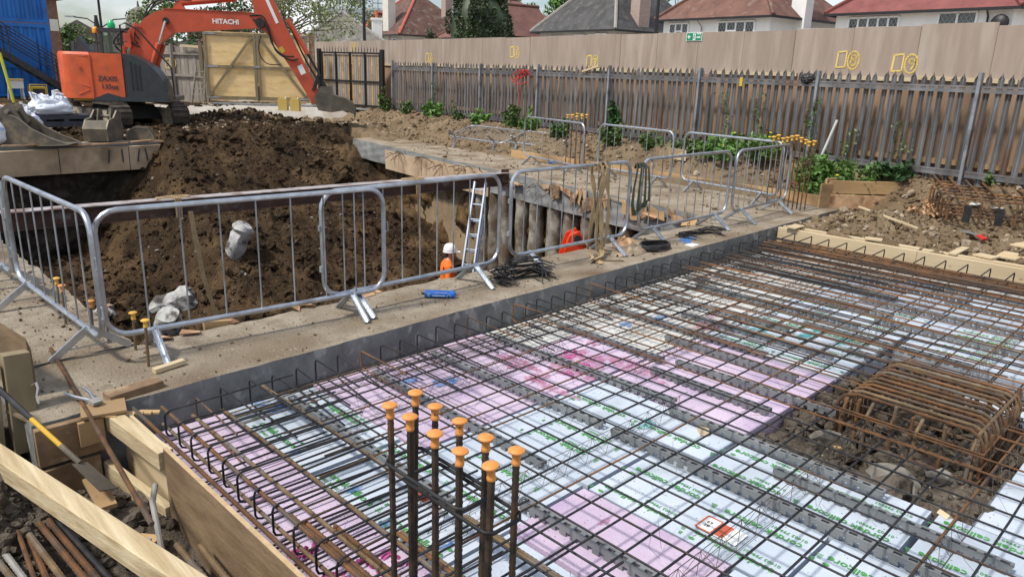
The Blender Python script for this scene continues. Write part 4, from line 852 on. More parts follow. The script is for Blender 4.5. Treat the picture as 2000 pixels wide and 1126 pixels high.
# pale industrial block far behind, with a roof ladder cage
t = thing('industrial_building', 'pale grey clad industrial block far behind the roofs', 'building', (62, 94, .5))
m = MB(); m.hexa([(56, 95, .5), (66, 88.5, .5), (76, 104, .5), (66, 110, .5)], [(56, 95, 9.5), (66, 88.5, 9.7), (76, 104, 9.7), (66, 110, 9.5)]); m.build('wall', 'cladding_pale', t, smooth=False)
m = MB(); m.bar((55.9, 95.0, 9.6), (66.1, 88.4, 9.8), .3, .25); m.build('parapet', 'cladding_pale', t)
m = MB(); q = Vector((62.0, 90.8, 0))
for s in (0, 1.3, 2.6):
    for dd in (0, 1): p = q+Vector((.83, -.55, 0))*s*.55+Vector((.3, .5, 0))*dd; m.tube([(p.x, p.y, 7.5), (p.x, p.y, 13.4)], .06, 5)
for z in (10.5, 11.6, 12.6, 13.4): m.tube([(q.x, q.y, z), (q.x+1.2, q.y-.8, z), (q.x+1.5, q.y-.3, z), (q.x+.3, q.y+.5, z)], .05, 5, closed=True)
m.build('roof_cage', 'galv_dull', t)
# terrace at the far left with a dome
def far_house(label, x, y, w, d, ez, rz_, wallm, roofm, gable=True, ang=0.0, extra=None):
    t = thing('house', label, 'house', (x, y, .5), ang)
    m = MB(); m.box((-w/2, 0, -.4), (w/2, d, ez-.5)); m.build('wall', wallm, t, smooth=False, local=True)
    m = MB(); o = .3
    m.add([(-w/2-o, -o, ez-.5), (w/2+o, -o, ez-.5), (w/2+o, d+o, ez-.5), (-w/2-o, d+o, ez-.5), (0, -o if gable else d/2, rz_-.5), (0, d+o if gable else d/2, rz_-.5)], [(0, 1, 4), (1, 2, 5, 4), (2, 3, 5), (3, 0, 4, 5)]); m.build('roof', roofm, t, smooth=False, local=True)
    return t
fa = math.radians(-15)
h_a = far_house('dark gabled terrace house left of the excavator cab', 20.8, 75.5, 5.5, 9, 3.4, 5.2, 'brick_dark', 'roof_grey', True, fa)
m = MB(); m.lathe([(.75, -.02), (.75, .05)], (.6, -.06, 2.3), 16, axis='y'); m.build('arched_window', 'upvc', h_a, local=True)
m = MB(); m.box((-2.4, 3, 3.5), (-1.6, 3.8, 6.3)); m.box((-2.5, 2.9, 6.3), (-1.5, 3.9, 6.5)); m.build('chimney', 'brick_dark', h_a, local=True)
h_b = far_house('terrace house with a small grey dome behind the excavator', 25.6, 75.0, 8.5, 9, 3.2, 5.1, 'render_grey', 'roof_grey', True, fa)
m = MB(); m.lathe([(1.15, 3.2), (1.2, 4.3), (1.1, 5.0), (.85, 5.55), (.45, 5.95), (.12, 6.1), (.05, 6.6)], (.2, -.3, 0), 14); m.build('dome', 'roof_grey', h_b, local=True)
m = MB(); m.box((4.6, 3, 3.0), (5.4, 3.8, 5.6)); m.build('chimney', 'brick_dark', h_b, local=True)
h_c = far_house('brick house peeping out beside the blue containers', 7.2, 47.5, 10.0, 9, 5.0, 9.0, 'brick_dark', 'roof_brown', False, 0.0)
m = MB(); m.box((4.55, -.03, 2.9), (4.95, .05, 3.5)); m.build('window', 'render_cream', h_c, local=True)
h_d = far_house('row of distant grey roofs behind the boom arm', 27.5, 62.0, 16, 8, 2.4, 4.3, 'brick_dark', 'roof_grey', True, math.radians(-40))

# ---- lamp columns
def lamp(label, x, y, z0, z1, arm):
    t = thing('street_lamp', label, 'lamp', (x, y, .5)); m = MB(); m.tube([(x, y, .5), (x, y, z0), (x, y, z1)], [.11, .09, .07], 10); m.build('column', 'black_trim', t)
    if arm:
        for sx in (-1, 1):
            e = Vector((x, y, arm))+hR*sx*2.0+UP*.35; m = MB(); m.tube([(x, y, arm-.3), (Vector((x, y, arm))+hR*sx*.9+UP*.25), e], .04, 6); m.build('arm', 'black_trim', t)
            m = MB(); m.bar(e-hR*.28*sx, e+hR*.35*sx, .2, .1); m.build('lantern', 'galv_dull', t)
lamp('tall black lamp column with a lantern arm above the excavator cab', 17.3, 57.5, 3, 9.0, 4.35)
lamp('slim black lamp column in front of the patched brown roof', 24.96, 37.44, 3, 9.5, 0)
lamp('slim black lamp column between the slate roof and the brown roof', 31.05, 21.91, 3, 9.5, 0)

# ---- foliage
def leaf_mesh(name, P, size, matn, nrm_up=0.2, elong=1.0, mats2=None, frac2=0.0):
    n = len(P); a = rng.normal(size=(n, 3)); a[:, 2] += nrm_up; a /= np.linalg.norm(a, axis=1)[:, None]
    r = rng.normal(size=(n, 3)); u = np.cross(a, r); u /= np.linalg.norm(u, axis=1)[:, None]; v = np.cross(a, u)
    s = size*rng.uniform(.6, 1.35, (n, 1)); u = u*s*elong; v = v*s*.62
    V = np.stack([P-u, P-v*.9+u*.1, P+u, P+v*.9+u*.1], 1).reshape(-1, 3).astype(np.float32)
    Fq = np.arange(n*4, dtype=np.int32)
    me = bpy.data.meshes.new(name); me.vertices.add(n*4); me.vertices.foreach_set('co', V.ravel()); me.loops.add(n*4); me.loops.foreach_set('vertex_index', Fq)
    me.polygons.add(n); me.polygons.foreach_set('loop_start', np.arange(0, n*4, 4, dtype=np.int32)); me.polygons.foreach_set('loop_total', np.full(n, 4, dtype=np.int32))
    me.materials.append(MATS[matn])
    if mats2: me.materials.append(MATS[mats2]); me.polygons.foreach_set('material_index', (rng.random(n) < frac2).astype(np.int32))
    me.update(); return me
def blob_pts(c, r, n, shell=0.55):
    d = rng.normal(size=(n, 3)); d /= np.linalg.norm(d, axis=1)[:, None]; k = shell+(1-shell)*rng.random((n, 1))
    return np.array(c)+d*np.array(r)*k**0.7
def tree(name, label, base, H, R, leafm, nblob, nper, size, cat='tree', trunk=.16, crown0=.3, spread=1.0, blob=.33, mats2=None, frac2=0, squash=1.0, limbs=9, group=None):
    t = thing(name, label, cat, base, group=group); bx_, by_, bz_ = base
    m = MB(); m.tube([(bx_, by_, bz_-.1), (bx_+R*.03, by_, bz_+H*.35), (bx_-R*.02, by_+R*.03, bz_+H*.75)], [trunk, trunk*.75, trunk*.3], 8)
    pts = []
    for i in range(nblob):
        h_ = crown0+(1-crown0)*rng.random()**.8; prof_ = math.sin(math.pi*min(1, (h_-crown0)/(1-crown0)*.8+.17))
        a = rng.uniform(0, 2*math.pi); rr = R*prof_*math.sqrt(rng.random())*spread
        c = np.array([bx_+rr*math.cos(a), by_+rr*math.sin(a), bz_+H*h_]); br = R*blob*rng.uniform(.6, 1.25)
        pts.append(blob_pts(c, (br, br, br*.75*squash), nper))
        if i < limbs: 
            st = Vector((bx_, by_, bz_+H*rng.uniform(.25, .6))); m.tube([st, st.lerp(Vector(c), .5)+UP*.1*R, Vector(c)], [trunk*.4, trunk*.25, trunk*.08], 5)
    m.build('trunk', 'bark', t)
    me = leaf_mesh('crown', np.concatenate(pts), size, leafm, mats2=mats2, frac2=frac2); me.transform(WORLD(t).inverted()); link('crown', me, t); return t
tree('plane_tree', 'pale spring tree with sparse leaves behind the excavator arm', (23.9, 44.5, .5), 6.2, 3.6, 'leaf_olive', 60, 75, .10, crown0=.30, spread=1.1, blob=.30, limbs=26)
tree('plane_tree', 'pale feathery tree in front of the industrial block', (38.2, 60.5, .5), 8.0, 3.4, 'leaf_olive', 44, 60, .13, crown0=.4, spread=1.1, blob=.3, limbs=20)
tree('flowering_tree', 'dense dark bush with pink blossom behind the plywood gate', (18.9, 40.6, .5), 4.3, 3.1, 'leaf_deep', 46, 130, .10, crown0=.25, mats2='flower_pink', frac2=.16, spread=1.15, squash=.9)
tree('garden_tree', 'yellow green bush left of the pink blossom', (16.2, 43.5, .5), 4.6, 2.2, 'leaf_mid', 24, 110, .11, crown0=.25, mats2='leaf_olive', frac2=.5)
tree('garden_tree', 'leafy green bush between the containers and the terrace', (15.0, 58.0, .5), 3.6, 2.0, 'leaf_mid', 24, 110, .12, crown0=.15)
tree('garden_tree', 'bright green tree above the tiled roof, left one', (54.6, 55.5, .5), 9.3, 2.6, 'leaf_bright', 26, 120, .16, crown0=.45)
tree('garden_tree', 'bright green tree above the tiled roof, right one', (57.5, 52.0, .5), 8.9, 2.6, 'leaf_bright', 26, 120, .16, crown0=.45)
tree('garden_tree', 'bright green tree behind the lamp column and slate roof', (60.5, 40.5, .5), 10.0, 2.8, 'leaf_bright', 26, 120, .16, crown0=.45)
tree('garden_tree', 'pale tree left of the chimney of the mossy roof', (30.5, 66.0, .5), 5.0, 2.6, 'leaf_olive', 26, 70, .13, crown0=.3)
tree('garden_bush', 'small conifer tip beside the tall dark conifer', (25.6, 32.2, .5), 3.55, .55, 'leaf_dark', 12, 60, .06, cat='bush', crown0=.4, trunk=.05)
tree('garden_bush', 'yellow green shrub beside the white chimney', (30.5, 48.5, .5), 3.35, .8, 'leaf_mid', 10, 60, .07, cat='bush', crown0=.4, trunk=.05, mats2='flower_yellow', frac2=.08)
# tall dark conifer: upright plumes
ct = thing('conifer_tree', 'tall dense dark green conifer with upright plumes', 'tree', (26.75, 29.7, .5)); pts = []; cm = MB(); cm.tube([(26.75, 29.7, .4), (26.75, 29.7, 4)], [.2, .1], 8); cm.build('trunk', 'bark', ct)
for i in range(150):
    a = rng.uniform(0, 2*math.pi); rr = 1.62*math.sqrt(rng.uniform(.2, 1)); zt = rng.uniform(2.2, 6.3-.45*(rr/1.5)**2); c = np.array([26.75+rr*math.cos(a)*1.0, 29.7+rr*math.sin(a), zt])
    if c[2] > 5.2 and rr > 1.3: continue
    pts.append(blob_pts(c, (.19, .19, .62), 150, .75))
    pts.append(blob_pts(c-np.array([0, 0, 1.5]), (.22, .22, .8), 50, .75))
Pn = np.concatenate(pts); Pn = Pn[Pn[:, 2] > .6]
cm = MB(); rings_ = []
for k in range(13):
    z = .7+5.2*k/12; rr = 1.42*(1-.9*max(0, (z-4.4)/1.9)**2); rings_.append([(26.75+rr*math.cos(a)*(1+.07*math.sin(a*5+k)), 29.7+rr*math.sin(a)*(1+.07*math.cos(a*4+k*2)), z) for a in np.linspace(0, 2*math.pi, 25)[:-1]])
cm.add([p for r_ in rings_ for p in r_], [(k*24+i, k*24+(i+1) % 24, (k+1)*24+(i+1) % 24, (k+1)*24+i) for k in range(12) for i in range(24)]+[tuple(range(288, 312))]); cm.build('inner_foliage', 'leaf_dark', ct)
me = leaf_mesh('crown', Pn, .07, 'leaf_dark', nrm_up=0, elong=1.3, mats2='leaf_deep', frac2=.18); me.transform(WORLD(ct).inverted()); link('crown', me, ct)
# ================================================================== EXCAVATOR
def pane_mat(name, tint, mixf):
    m = bpy.data.materials.new(name); m.use_nodes = True; n = m.node_tree; N = n.nodes; K = n.links.new; N.clear()
    tr = N.new('ShaderNodeBsdfTransparent'); tr.inputs[0].default_value = (*tint, 1); gl = N.new('ShaderNodeBsdfGlossy'); gl.inputs['Roughness'].default_value = .03; gl.inputs['Color'].default_value = (.8, .85, .85, 1)
    mxs = N.new('ShaderNodeMixShader'); mxs.inputs[0].default_value = mixf; o = N.new('ShaderNodeOutputMaterial'); K(tr.outputs[0], mxs.inputs[1]); K(gl.outputs[0], mxs.inputs[2]); K(mxs.outputs[0], o.inputs[0]); MATS[name] = m
pane_mat('cab_pane', (.62, .74, .70), .10)
ex_head = -math.pi/4+math.radians(12)
EXC = thing('excavator', 'orange tracked excavator with its arm bent down to the bucket', 'excavator', (7.83, 24.75, .12), ex_head); EXC.scale = (.9, .9, .9)
def EB(mb, name, m_, parent=EXC, smooth=True):
    return mb.build(name, m_, parent, smooth=smooth, local=True)
hgt = 0.0
# undercarriage, turned against the upper body
ua = math.radians(-80)-ex_head          # world heading of the tracks minus body heading
ca, sa_ = math.cos(ua), math.sin(ua)
def UR(x, y, z): return (x*ca-y*sa_, x*sa_+y*ca, z)
def track(yc):
    m = MB(); n = 46; ring = []
    Lh, r = 1.38, .40
    per = 4*Lh+2*math.pi*r
    for i in range(n):
        d = per*i/n
        if d < 2*Lh: p = (-Lh+d, 2*r, 0, 1)
        elif d < 2*Lh+math.pi*r: a = (d-2*Lh)/r; p = (Lh+r*math.sin(a), r+r*math.cos(a), math.sin(a), math.cos(a))
        elif d < 4*Lh+math.pi*r: p = (Lh-(d-2*Lh-math.pi*r), 0, 0, -1)
        else: a = (d-4*Lh-math.pi*r)/r; p = (-Lh-r*math.sin(a), r-r*math.cos(a), -math.sin(a), -math.cos(a))
        ring.append(p)
    for x, z, nx, nz_ in ring:
        tx, tz = nz_, -nx; hw = per/n*.46
        P = lambda t, o, y: UR(x+tx*t+nx*o, y, z+nz_*o+tz*t+.02)
        m.add([P(-hw, -.03, yc-.29), P(hw, -.03, yc-.29), P(hw, -.03, yc+.29), P(-hw, -.03, yc+.29), P(-hw, .012, yc-.29), P(hw, .012, yc-.29), P(hw, .012, yc+.29), P(-hw, .012, yc+.29)], [(0,3,2,1),(4,5,6,7),(0,1,5,4),(1,2,6,5),(2,3,7,6),(3,0,4,7)])
        m.add([P(-hw, .012, yc-.28), P(-hw+.03, .012, yc-.28), P(-hw+.03, .012, yc+.28), P(-hw, .012, yc+.28), P(-hw, .04, yc-.28), P(-hw+.02, .04, yc-.28), P(-hw+.02, .04, yc+.28), P(-hw, .04, yc+.28)], [(4,5,6,7),(0,1,5,4),(1,2,6,5),(2,3,7,6),(3,0,4,7)])
    tr = EB(m, 'track', 'track_steel', smooth=False)
    for sx in (-1, 1): 
        m = MB(); m.tube([UR(sx*Lh, yc-.14, r+.02), UR(sx*Lh, yc+.14, r+.02)], r-.06, 16); m.build('sprocket', 'track_pale', tr, local=True)
    for k in range(6): xx = -1.0+k*.4; m = MB(); m.tube([UR(xx, yc-.2, .16), UR(xx, yc+.2, .16)], .12, 12); m.build('roller', 'track_pale', tr, local=True)
    m = MB(); b = [UR(-1.1, yc-.17, .22), UR(1.1, yc-.17, .22), UR(1.1, yc+.17, .22), UR(-1.1, yc+.17, .22)]; m.hexa(b, [(p[0], p[1], .62) for p in b]); m.build('track_frame', 'track_pale', tr, local=True)
track(-.98); track(.98)
m = MB(); b = [UR(-.9, -.8, .3), UR(.9, -.8, .3), UR(.9, .8, .3), UR(-.9, .8, .3)]; m.hexa(b, [(p[0]*.8, p[1]*.8, .74) for p in b]); EB(m, 'undercarriage', 'black_rubber')
m = MB(); m.lathe([(.66, .70), (.66, .93)], (0, 0, 0), 20); EB(m, 'slew_ring', 'black_rubber')
# upper body: rounded counterweight, right hand panel, dark cover
def outline(x0, x1, yw, R_, n=8):
    pts = [(x1, -yw), (x1, yw)]
    pts += [(x0+R_-R_*math.sin(a), yw-R_+R_*math.cos(a)) for a in np.linspace(0, math.pi/2, n)]
    pts += [(x0+R_-R_*math.cos(a), -yw+R_-R_*math.sin(a)) for a in np.linspace(0, math.pi/2, n)]
    return pts
def slab_of(m, pts, z0, z1, inset=0.0):
    n = len(pts); cx = sum(p[0] for p in pts)/n
    v = [(p[0], p[1], z0) for p in pts]+[(p[0], p[1], z1-inset) for p in pts]+[(cx+(p[0]-cx)*(1-inset*1.0), p[1]*(1-inset*1.0), z1) for p in pts]
    fs = [(i, (i+1) % n, n+(i+1) % n, n+i) for i in range(n)]+[(n+i, n+(i+1) % n, 2*n+(i+1) % n, 2*n+i) for i in range(n)]+[tuple(range(n))[::-1], tuple(range(2*n, 3*n))]
    m.add(v, fs)
_EB0 = EB
def ZB(z): return .94+(z-.86)*1.145 if z > .6 else z
def EB(mb, name, m_, parent=EXC, smooth=True):
    mb.v = [(x, y, ZB(z)) for x, y, z in mb.v]; return _EB0(mb, name, m_, parent, smooth)
m = MB(); slab_of(m, outline(-1.62, -.52, 1.22, .62), .86, 2.10, .07); EB(m, 'counterweight', 'excavator_orange')
m = MB(); slab_of(m, outline(-1.628, -.9, 1.227, .62), .82, .98, .0); 
m = MB(); m.box((-.50, -1.21, .86), (.40, 1.18, 2.08)); EB(m, 'engine_panel', 'excavator_orange')
pts = [(.42, .86), (1.66, .86), (1.70, 1.05), (1.58, 1.38), (1.38, 1.66), (1.08, 1.90), (.72, 2.05), (.42, 2.09)]
m = MB(); m.extr(pts, -1.20, -.30); cov = EB(m, 'side_cover', 'charcoal_paint')
m = MB()
for k in range(3): m.box((.62+k*.12, -1.212, 1.12), (.68+k*.12, -1.19, 1.88-.05*k))
m.v = [(x, y, ZB(z)) for x, y, z in m.v]; m.build('vent', 'black_rubber', cov, local=True)
m = MB(); m.extr([(-.55, .80), (1.70, .80), (1.70, .92), (.30, .92), (-.1, 1.02), (-.55, .86)], -1.215, 1.15); EB(m, 'deck', 'charcoal_paint')
m = MB(); m.box((-.9, -.9, .72), (.25, .9, .86)); EB(m, 'turntable_deck', 'black_rubber')
m = MB(); m.box((-1.2, -1.0, .79), (-.35, -.9, .86)); EB(m, 'warning_strip', 'yellow_paint')
# raised swage lines on the counterweight and panel
for q_ in ([(-.50, -1.225, .92), (-.50, -1.225, 2.02)], [(.405, -1.215, .95), (.405, -1.215, 2.05)]): m = MB(); m.tube(q_, .011, 6); EB(m, 'panel_seam', 'boom_orange')
m = MB()
m.tube([(-.60, -1.226, 2.0), (-1.05, -1.20, 1.98), (-1.10, -1.18, 1.5), (-1.0, -1.21, 1.28), (-.60, -1.226, 1.17)], .013, 6); EB(m, 'panel_seam', 'boom_orange'); m = MB()
m.tube([(-.60, -1.226, 1.10), (-.9, -1.225, .98), (-1.1, -1.18, .90)], .013, 6); EB(m, 'panel_seam', 'boom_orange')
m = MB(); m.tube([(-.85, -1.228, 1.70), (-.85, -1.245, 1.70)], .06, 12); EB(m, 'filler_cap', 'boom_orange')
m = MB(); m.box((-1.32, -1.12, 1.32), (-1.12, -1.06, 1.46)); EB(m, 'data_plate', 'track_pale')
def ex_text(s, size, x, z, y, matn, bold=.0):
    me = text_mesh(s, size, .002, matn, bold=bold); o = link('lettering', me, EXC); o.location = (x, y, z); o.rotation_euler = (math.pi/2, 0, 0)
ex_text('ZAXIS', .21, -.06, 1.56, -1.222, 'charcoal_paint', .004); ex_text('135us', .21, -.03, 1.32, -1.222, 'charcoal_paint', .004)
# cab on the far side
cx0, cx1, cy0, cy1 = -.55, .95, .22, 1.2
m = MB()
for x, y in ((cx0, cy0), (cx0, cy1), (cx1, cy0), (cx1, cy1), (.15, cy0), (.15, cy1)): m.bar((x, y, .95), (x-.04*(x > .5), y, 3.06), .09, .09, up=(1, 0, 0))
m.bar((cx0, cy0, 2.2), (cx1, cy0, 2.2), .07, .08); m.bar((cx0, cy1, 2.2), (cx1, cy1, 2.2), .07, .08)
cab = _EB0(m, 'cab_frame', 'charcoal_paint')
m = MB(); m.box((cx0-.08, cy0-.06, 3.02), (cx1+.05, cy1+.05, 3.15)); m.build('cab_roof', 'charcoal_paint', cab, local=True)
m = MB(); m.box((cx0+.02, cy0+.03, .95), (cx1-.05, cy1-.03, 2.15)); m.build('cab_door', 'charcoal_paint', cab, local=True)
for q in ([(cx0+.03, cy0+.0, 2.24), (.12, cy0+.0, 2.24), (.12, cy0+.0, 3.02), (cx0+.03, cy0+.0, 3.02)], [(.18, cy0, 2.24), (cx1-.04, cy0, 2.24), (cx1-.06, cy0, 3.02), (.18, cy0, 3.02)], [(cx0, cy0+.05, 2.24), (cx0, cy1-.05, 2.24), (cx0, cy1-.05, 3.02), (cx0, cy0+.05, 3.02)], [(cx1-.02, cy0+.05, 1.3), (cx1-.02, cy1-.05, 1.3), (cx1-.05, cy1-.05, 3.02), (cx1-.05, cy0+.05, 3.02)], [(cx0+.03, cy1, 2.24), (cx1-.04, cy1, 2.24), (cx1-.06, cy1, 3.02), (cx0+.03, cy1, 3.02)]):
    m = MB(); m.add(q, [(0, 1, 2, 3)]); o = m.build('pane', 'cab_pane', cab, local=True, smooth=False)
m = MB(); m.box((-.25, .45, 1.5), (.15, .95, 1.75)); m.extr([(-.32, 1.7), (-.20, 1.7), (-.28, 2.4), (-.38, 2.4)], .48, .92); m.build('seat', 'black_rubber', cab, local=True)
m = MB(); m.lathe([(.10, 0), (.11, .1), (.09, .16), (.03, .2)], (-.72, .35, 2.98), 12); _EB0(m, 'beacon', 'amber_lamp')
m = MB(); m.bar((-.72, .35, 2.1), (-.72, .35, 2.98), .04, .04, up=(1, 0, 0)); m.lathe([(.06, 0), (.09, .12), (.05, .42), (.06, .46)], (-.72, .55, 3.08), 10); _EB0(m, 'work_light', 'charcoal_paint')
m = MB(); m.lathe([(.11, 0), (.13, .10), (.09, .20), (.02, .27)], (-.25, .45, 3.15), 12); _EB0(m, 'green_beacon', 'green_lamp')
m = MB(); m.extr([(-1.2, 2.36), (-.95, 2.36), (-1.2, 2.86), (-1.28, 2.74)], .1, .5); _EB0(m, 'cowl', 'charcoal_paint')
m = MB(); m.lathe([(.08, 0), (.09, .2), (.08, .24)], (.30, -.5, 2.34), 10); _EB0(m, 'orange_canister', 'boom_orange')
def BX(x, z):
    return (.5+(x-.5)*.915 if x > .5 else x), z+.09+.13*max(0.0, (3.4-z)/3.0)
def bmap(mb): mb.v = [(BX(x, z)[0], y, BX(x, z)[1]) for x, y, z in mb.v]
_MB = MB
class MBX(_MB):
    def build(s_, name, mats, parent=None, smooth=True, local=False, fix=True):
        bmap(s_); return _MB.build(s_, name, mats, parent, smooth, local, fix)
MB = MBX; EB = _EB0
# boom
bw = .19
def slabp(m, pts, y0, y1): m.extr(pts, y0, y1)
Z = .12
boom = [(.35, 2.12), (.62, 1.76), (.98, 1.90), (1.30, 2.48), (1.95, 2.96), (3.34, 3.10), (4.80, 3.22), (5.02, 3.36), (5.0, 3.60), (4.8, 3.70), (3.53, 3.70), (2.4, 3.74), (1.83, 3.72), (1.35, 3.60), (1.0, 3.40), (.62, 2.96)]
m = MB(); m.extr(boom, -bw, bw); bo = EB(m, 'boom', 'boom_orange')
m = MB(); m.extr([(1.6, 3.715), (4.75, 3.705), (4.75, 3.725), (1.6, 3.735)], -bw-.02, bw+.02); m.build('top_plate', 'boom_orange', bo, local=True)
ex_text('HITACHI', .215, .5+3.25*.915, 3.48, -bw-.003, 'sign_white', .006)
for (x, z, r) in ((1.72, 3.34, .11), (4.95, 3.40, .16), (.62, 1.95, .15)):
    m = MB(); m.tube([(x, -bw-.06, z), (x, bw+.06, z)], r, 14); m.build('pivot_pin', 'black_rubber', bo, local=True)
# lift cylinders either side
for sy in (-1, 1):
    y = sy*(bw+.12); a, b = Vector((1.02, y, 1.55)), Vector((1.72, y, 3.32)); q = a.lerp(b, .58)
    m = MB(); m.tube([a, q], .095, 12); m.build('lift_cylinder', 'boom_orange', bo, local=True); m = MB(); m.tube([q, b], .05, 10); m.build('piston_rod', 'chrome', bo, local=True)
# arm cylinder on top
a, b = Vector((2.15, 0, 3.92)), Vector((4.72, 0, 4.22)); q = a.lerp(b, .76); m = MB(); m.tube([a, q], .10, 12); m.tube([q-(b-a).normalized()*.06, q], .125, 12); m.build('arm_cylinder', 'boom_orange', bo, local=True); m = MB(); m.tube([q, b], .052, 10); m.build('piston_rod', 'chrome', bo, local=True)
m = MB(); m.extr([(1.95, 3.70), (2.35, 3.70), (2.25, 3.98), (2.08, 3.98)], -.12, .12); m.build('cylinder_bracket', 'boom_orange', bo, local=True)
# arm
arm = [(4.68, 4.25), (4.85, 4.38), (5.32, 4.30), (5.50, 4.10), (5.80, 3.40), (6.40, 2.20), (6.98, 1.05), (7.02, .78), (6.82, .66), (6.66, .74), (6.0, 1.85), (5.25, 2.98), (4.92, 3.25), (4.80, 3.55)]
m = MB(); m.extr(arm, -.155, .155); ar = EB(m, 'arm', 'boom_orange')
m = MB(); m.box((5.95, -.158, 1.0), (5.96, -.15, 1.01)); 
a, b = Vector((5.78, 0, 3.50)), Vector((6.86, 0, 1.62)); dirn = (b-a).normalized(); off = Vector((.14, 0, .08)); a += off; b += off; q = a.lerp(b, .62)
m = MB(); m.tube([a, q], .085, 12); m.build('bucket_cylinder', 'boom_orange', ar, local=True); m = MB(); m.tube([q, b], .045, 10); m.build('piston_rod', 'black_rubber', ar, local=True)
m = MB(); m.bar((6.28, -.157, 2.02), (6.42, -.157, 1.72), .20, .006, up=(0, 1, 0)); m.build('data_plate', 'sign_white', ar, local=True)
m = MB(); m.bar((5.62, -.157, 2.62), (5.72, -.157, 2.44), .15, .006, up=(0, 1, 0)); m.build('warning_label', 'yellow_paint', ar, local=True)
m = MB(); m.bar((5.22, -.158, 4.18), (5.56, -.158, 3.42), .11, .006, up=(0, 1, 0)); m.build('makers_label', 'sign_white', ar, local=True)
# linkage and bucket
m = MB()
for sy in (-.17, .17): m.bar((6.86+.1, sy, 1.68), (6.75, sy, 1.15), .04, .12, up=(1, 0, 0)); m.bar((6.96, sy*.8, 1.68), (7.35, sy*.8, 1.02), .04, .12, up=(1, 0, 0))
m.tube([(6.96, -.2, 1.68), (6.96, .2, 1.68)], .06, 10); EB(m, 'linkage', 'black_rubber')
bpts = [(6.80, 1.0), (7.0, 1.12), (7.35, 1.10), (7.62, .98), (7.95, .92), (8.22, .76), (8.34, .52), (8.30, .24)]
inner = [(8.24, .26), (8.26, .50), (8.16, .70), (7.92, .86), (7.60, .91), (7.38, .90), (7.15, .6), (7.0, .45)]
bm_ = MB(); W_ = .42
n = len(bpts)
bm_.extr([(6.80, 1.0), (7.0, 1.12), (7.35, 1.10), (7.62, .98), (7.95, .92), (8.22, .76), (8.34, .52), (8.30, .22), (8.25, .22), (8.27, .50), (8.16, .70), (7.92, .86), (7.60, .92), (7.34, 1.0), (7.1, .9), (7.0, .5), (6.92, .46), (6.78, .8)], -W_, W_)
bk = EB(bm_, 'bucket', 'bucket_steel')
for sy in (-1, 1): 
    m = MB(); m.extr([(6.80, 1.0), (7.0, 1.12), (7.35, 1.10), (7.62, .98), (7.95, .92), (8.22, .76), (8.33, .52), (8.27, .34), (7.9, .48), (7.4, .40), (6.95, .46)], sy*W_-.015, sy*W_+.015); m.build('side_plate', 'bucket_steel', bk, local=True)
    m = MB(); m.tube([(7.32, sy*.30, 1.03), (7.32, sy*.36, 1.03)], .13, 12); m.extr([(6.78, .92), (7.02, 1.3), (7.42, 1.30), (7.5, 1.02)], sy*.20-.02, sy*.20+.02); m.build('bucket_ear', 'bucket_steel', bk, local=True)
# hoses
def hose(pts, r=.026, par=EXC):
    P = [Vector(p) for p in pts]; out = []
    for i in range(len(P)-1):
        p0 = P[max(i-1, 0)]; p1 = P[i]; p2 = P[i+1]; p3 = P[min(i+2, len(P)-1)]
        for k in range(6):
            t = k/6; out.append(.5*((2*p1)+(p2-p0)*t+(2*p0-5*p1+4*p2-p3)*t*t+(3*p1-p0-3*p2+p3)*t**3))
    out.append(P[-1]); m = MB(); m.tube(out, r, 6); return EB(m, 'hose', 'black_rubber', par)
hose([(.2, -.1, 2.3), (.05, -.12, 2.75), (.45, -.16, 3.05), (.75, -.2, 2.7)]); hose([(.1, .02, 2.25), (-.1, 0, 2.6), (.3, -.05, 2.95), (.7, -.2, 2.55)]); hose([(.25, -.2, 2.2), (0, -.25, 2.45), (.35, -.28, 2.62), (.75, -.21, 2.45)])
hose([(.9, -.1, 3.3), (1.25, -.1, 3.85), (1.9, -.08, 4.05), (2.6, -.1, 4.05)]); hose([(.95, .05, 3.4), (1.4, .05, 3.95), (1.9, .05, 4.12), (2.3, .0, 4.08)]); hose([(.8, -.15, 3.1), (1.2, -.15, 3.65), (1.7, -.15, 3.95), (2.2, -.1, 3.98)])
hose([(4.6, -.2, 3.62), (5.05, -.22, 3.62), (5.25, -.2, 3.2), (5.45, -.2, 2.5), (5.95, -.2, 2.2), (6.25, -.2, 2.25)]); hose([(4.7, -.2, 3.5), (5.15, -.22, 3.3), (5.35, -.2, 2.7), (5.7, -.2, 2.35), (6.1, -.2, 2.32)])
hose([(4.95, -.2, 3.0), (4.85, -.2, 2.45), (5.1, -.2, 2.05), (5.6, -.2, 2.02)], .018); hose([(6.0, .1, 3.3), (6.45, .15, 2.3), (6.85, .15, 1.6)], .03)
MB = _MB; EB = _EB0
# handrail round the front right
m = MB(); m.tube([(.42, -1.15, 2.35), (.45, -1.16, 3.2), (.60, -1.16, 3.27), (.95, -1.16, 3.1), (1.75, -1.18, 2.1), (1.86, -1.18, 1.95), (1.88, -1.18, 1.0), (1.6, -1.18, .95)], .028, 8); EB(m, 'handrail', 'black_rubber')
m = MB(); m.box((1.62, -1.22, 1.25), (1.74, -1.1, 1.62)); EB(m, 'step_box', 'charcoal_paint')
# manifold pipes at the boom foot
m = MB()
for k in range(5): m.tube([(.35+.05*k, -.24, 2.5+.06*k), (.45+.05*k, -.24, 3.05+.05*k), (.7+.04*k, -.22, 3.35-.04*k)], .02, 6)
m.box((.28, -.30, 2.55), (.5, -.2, 3.0)); EB(m, 'pipe_manifold', 'boom_orange')

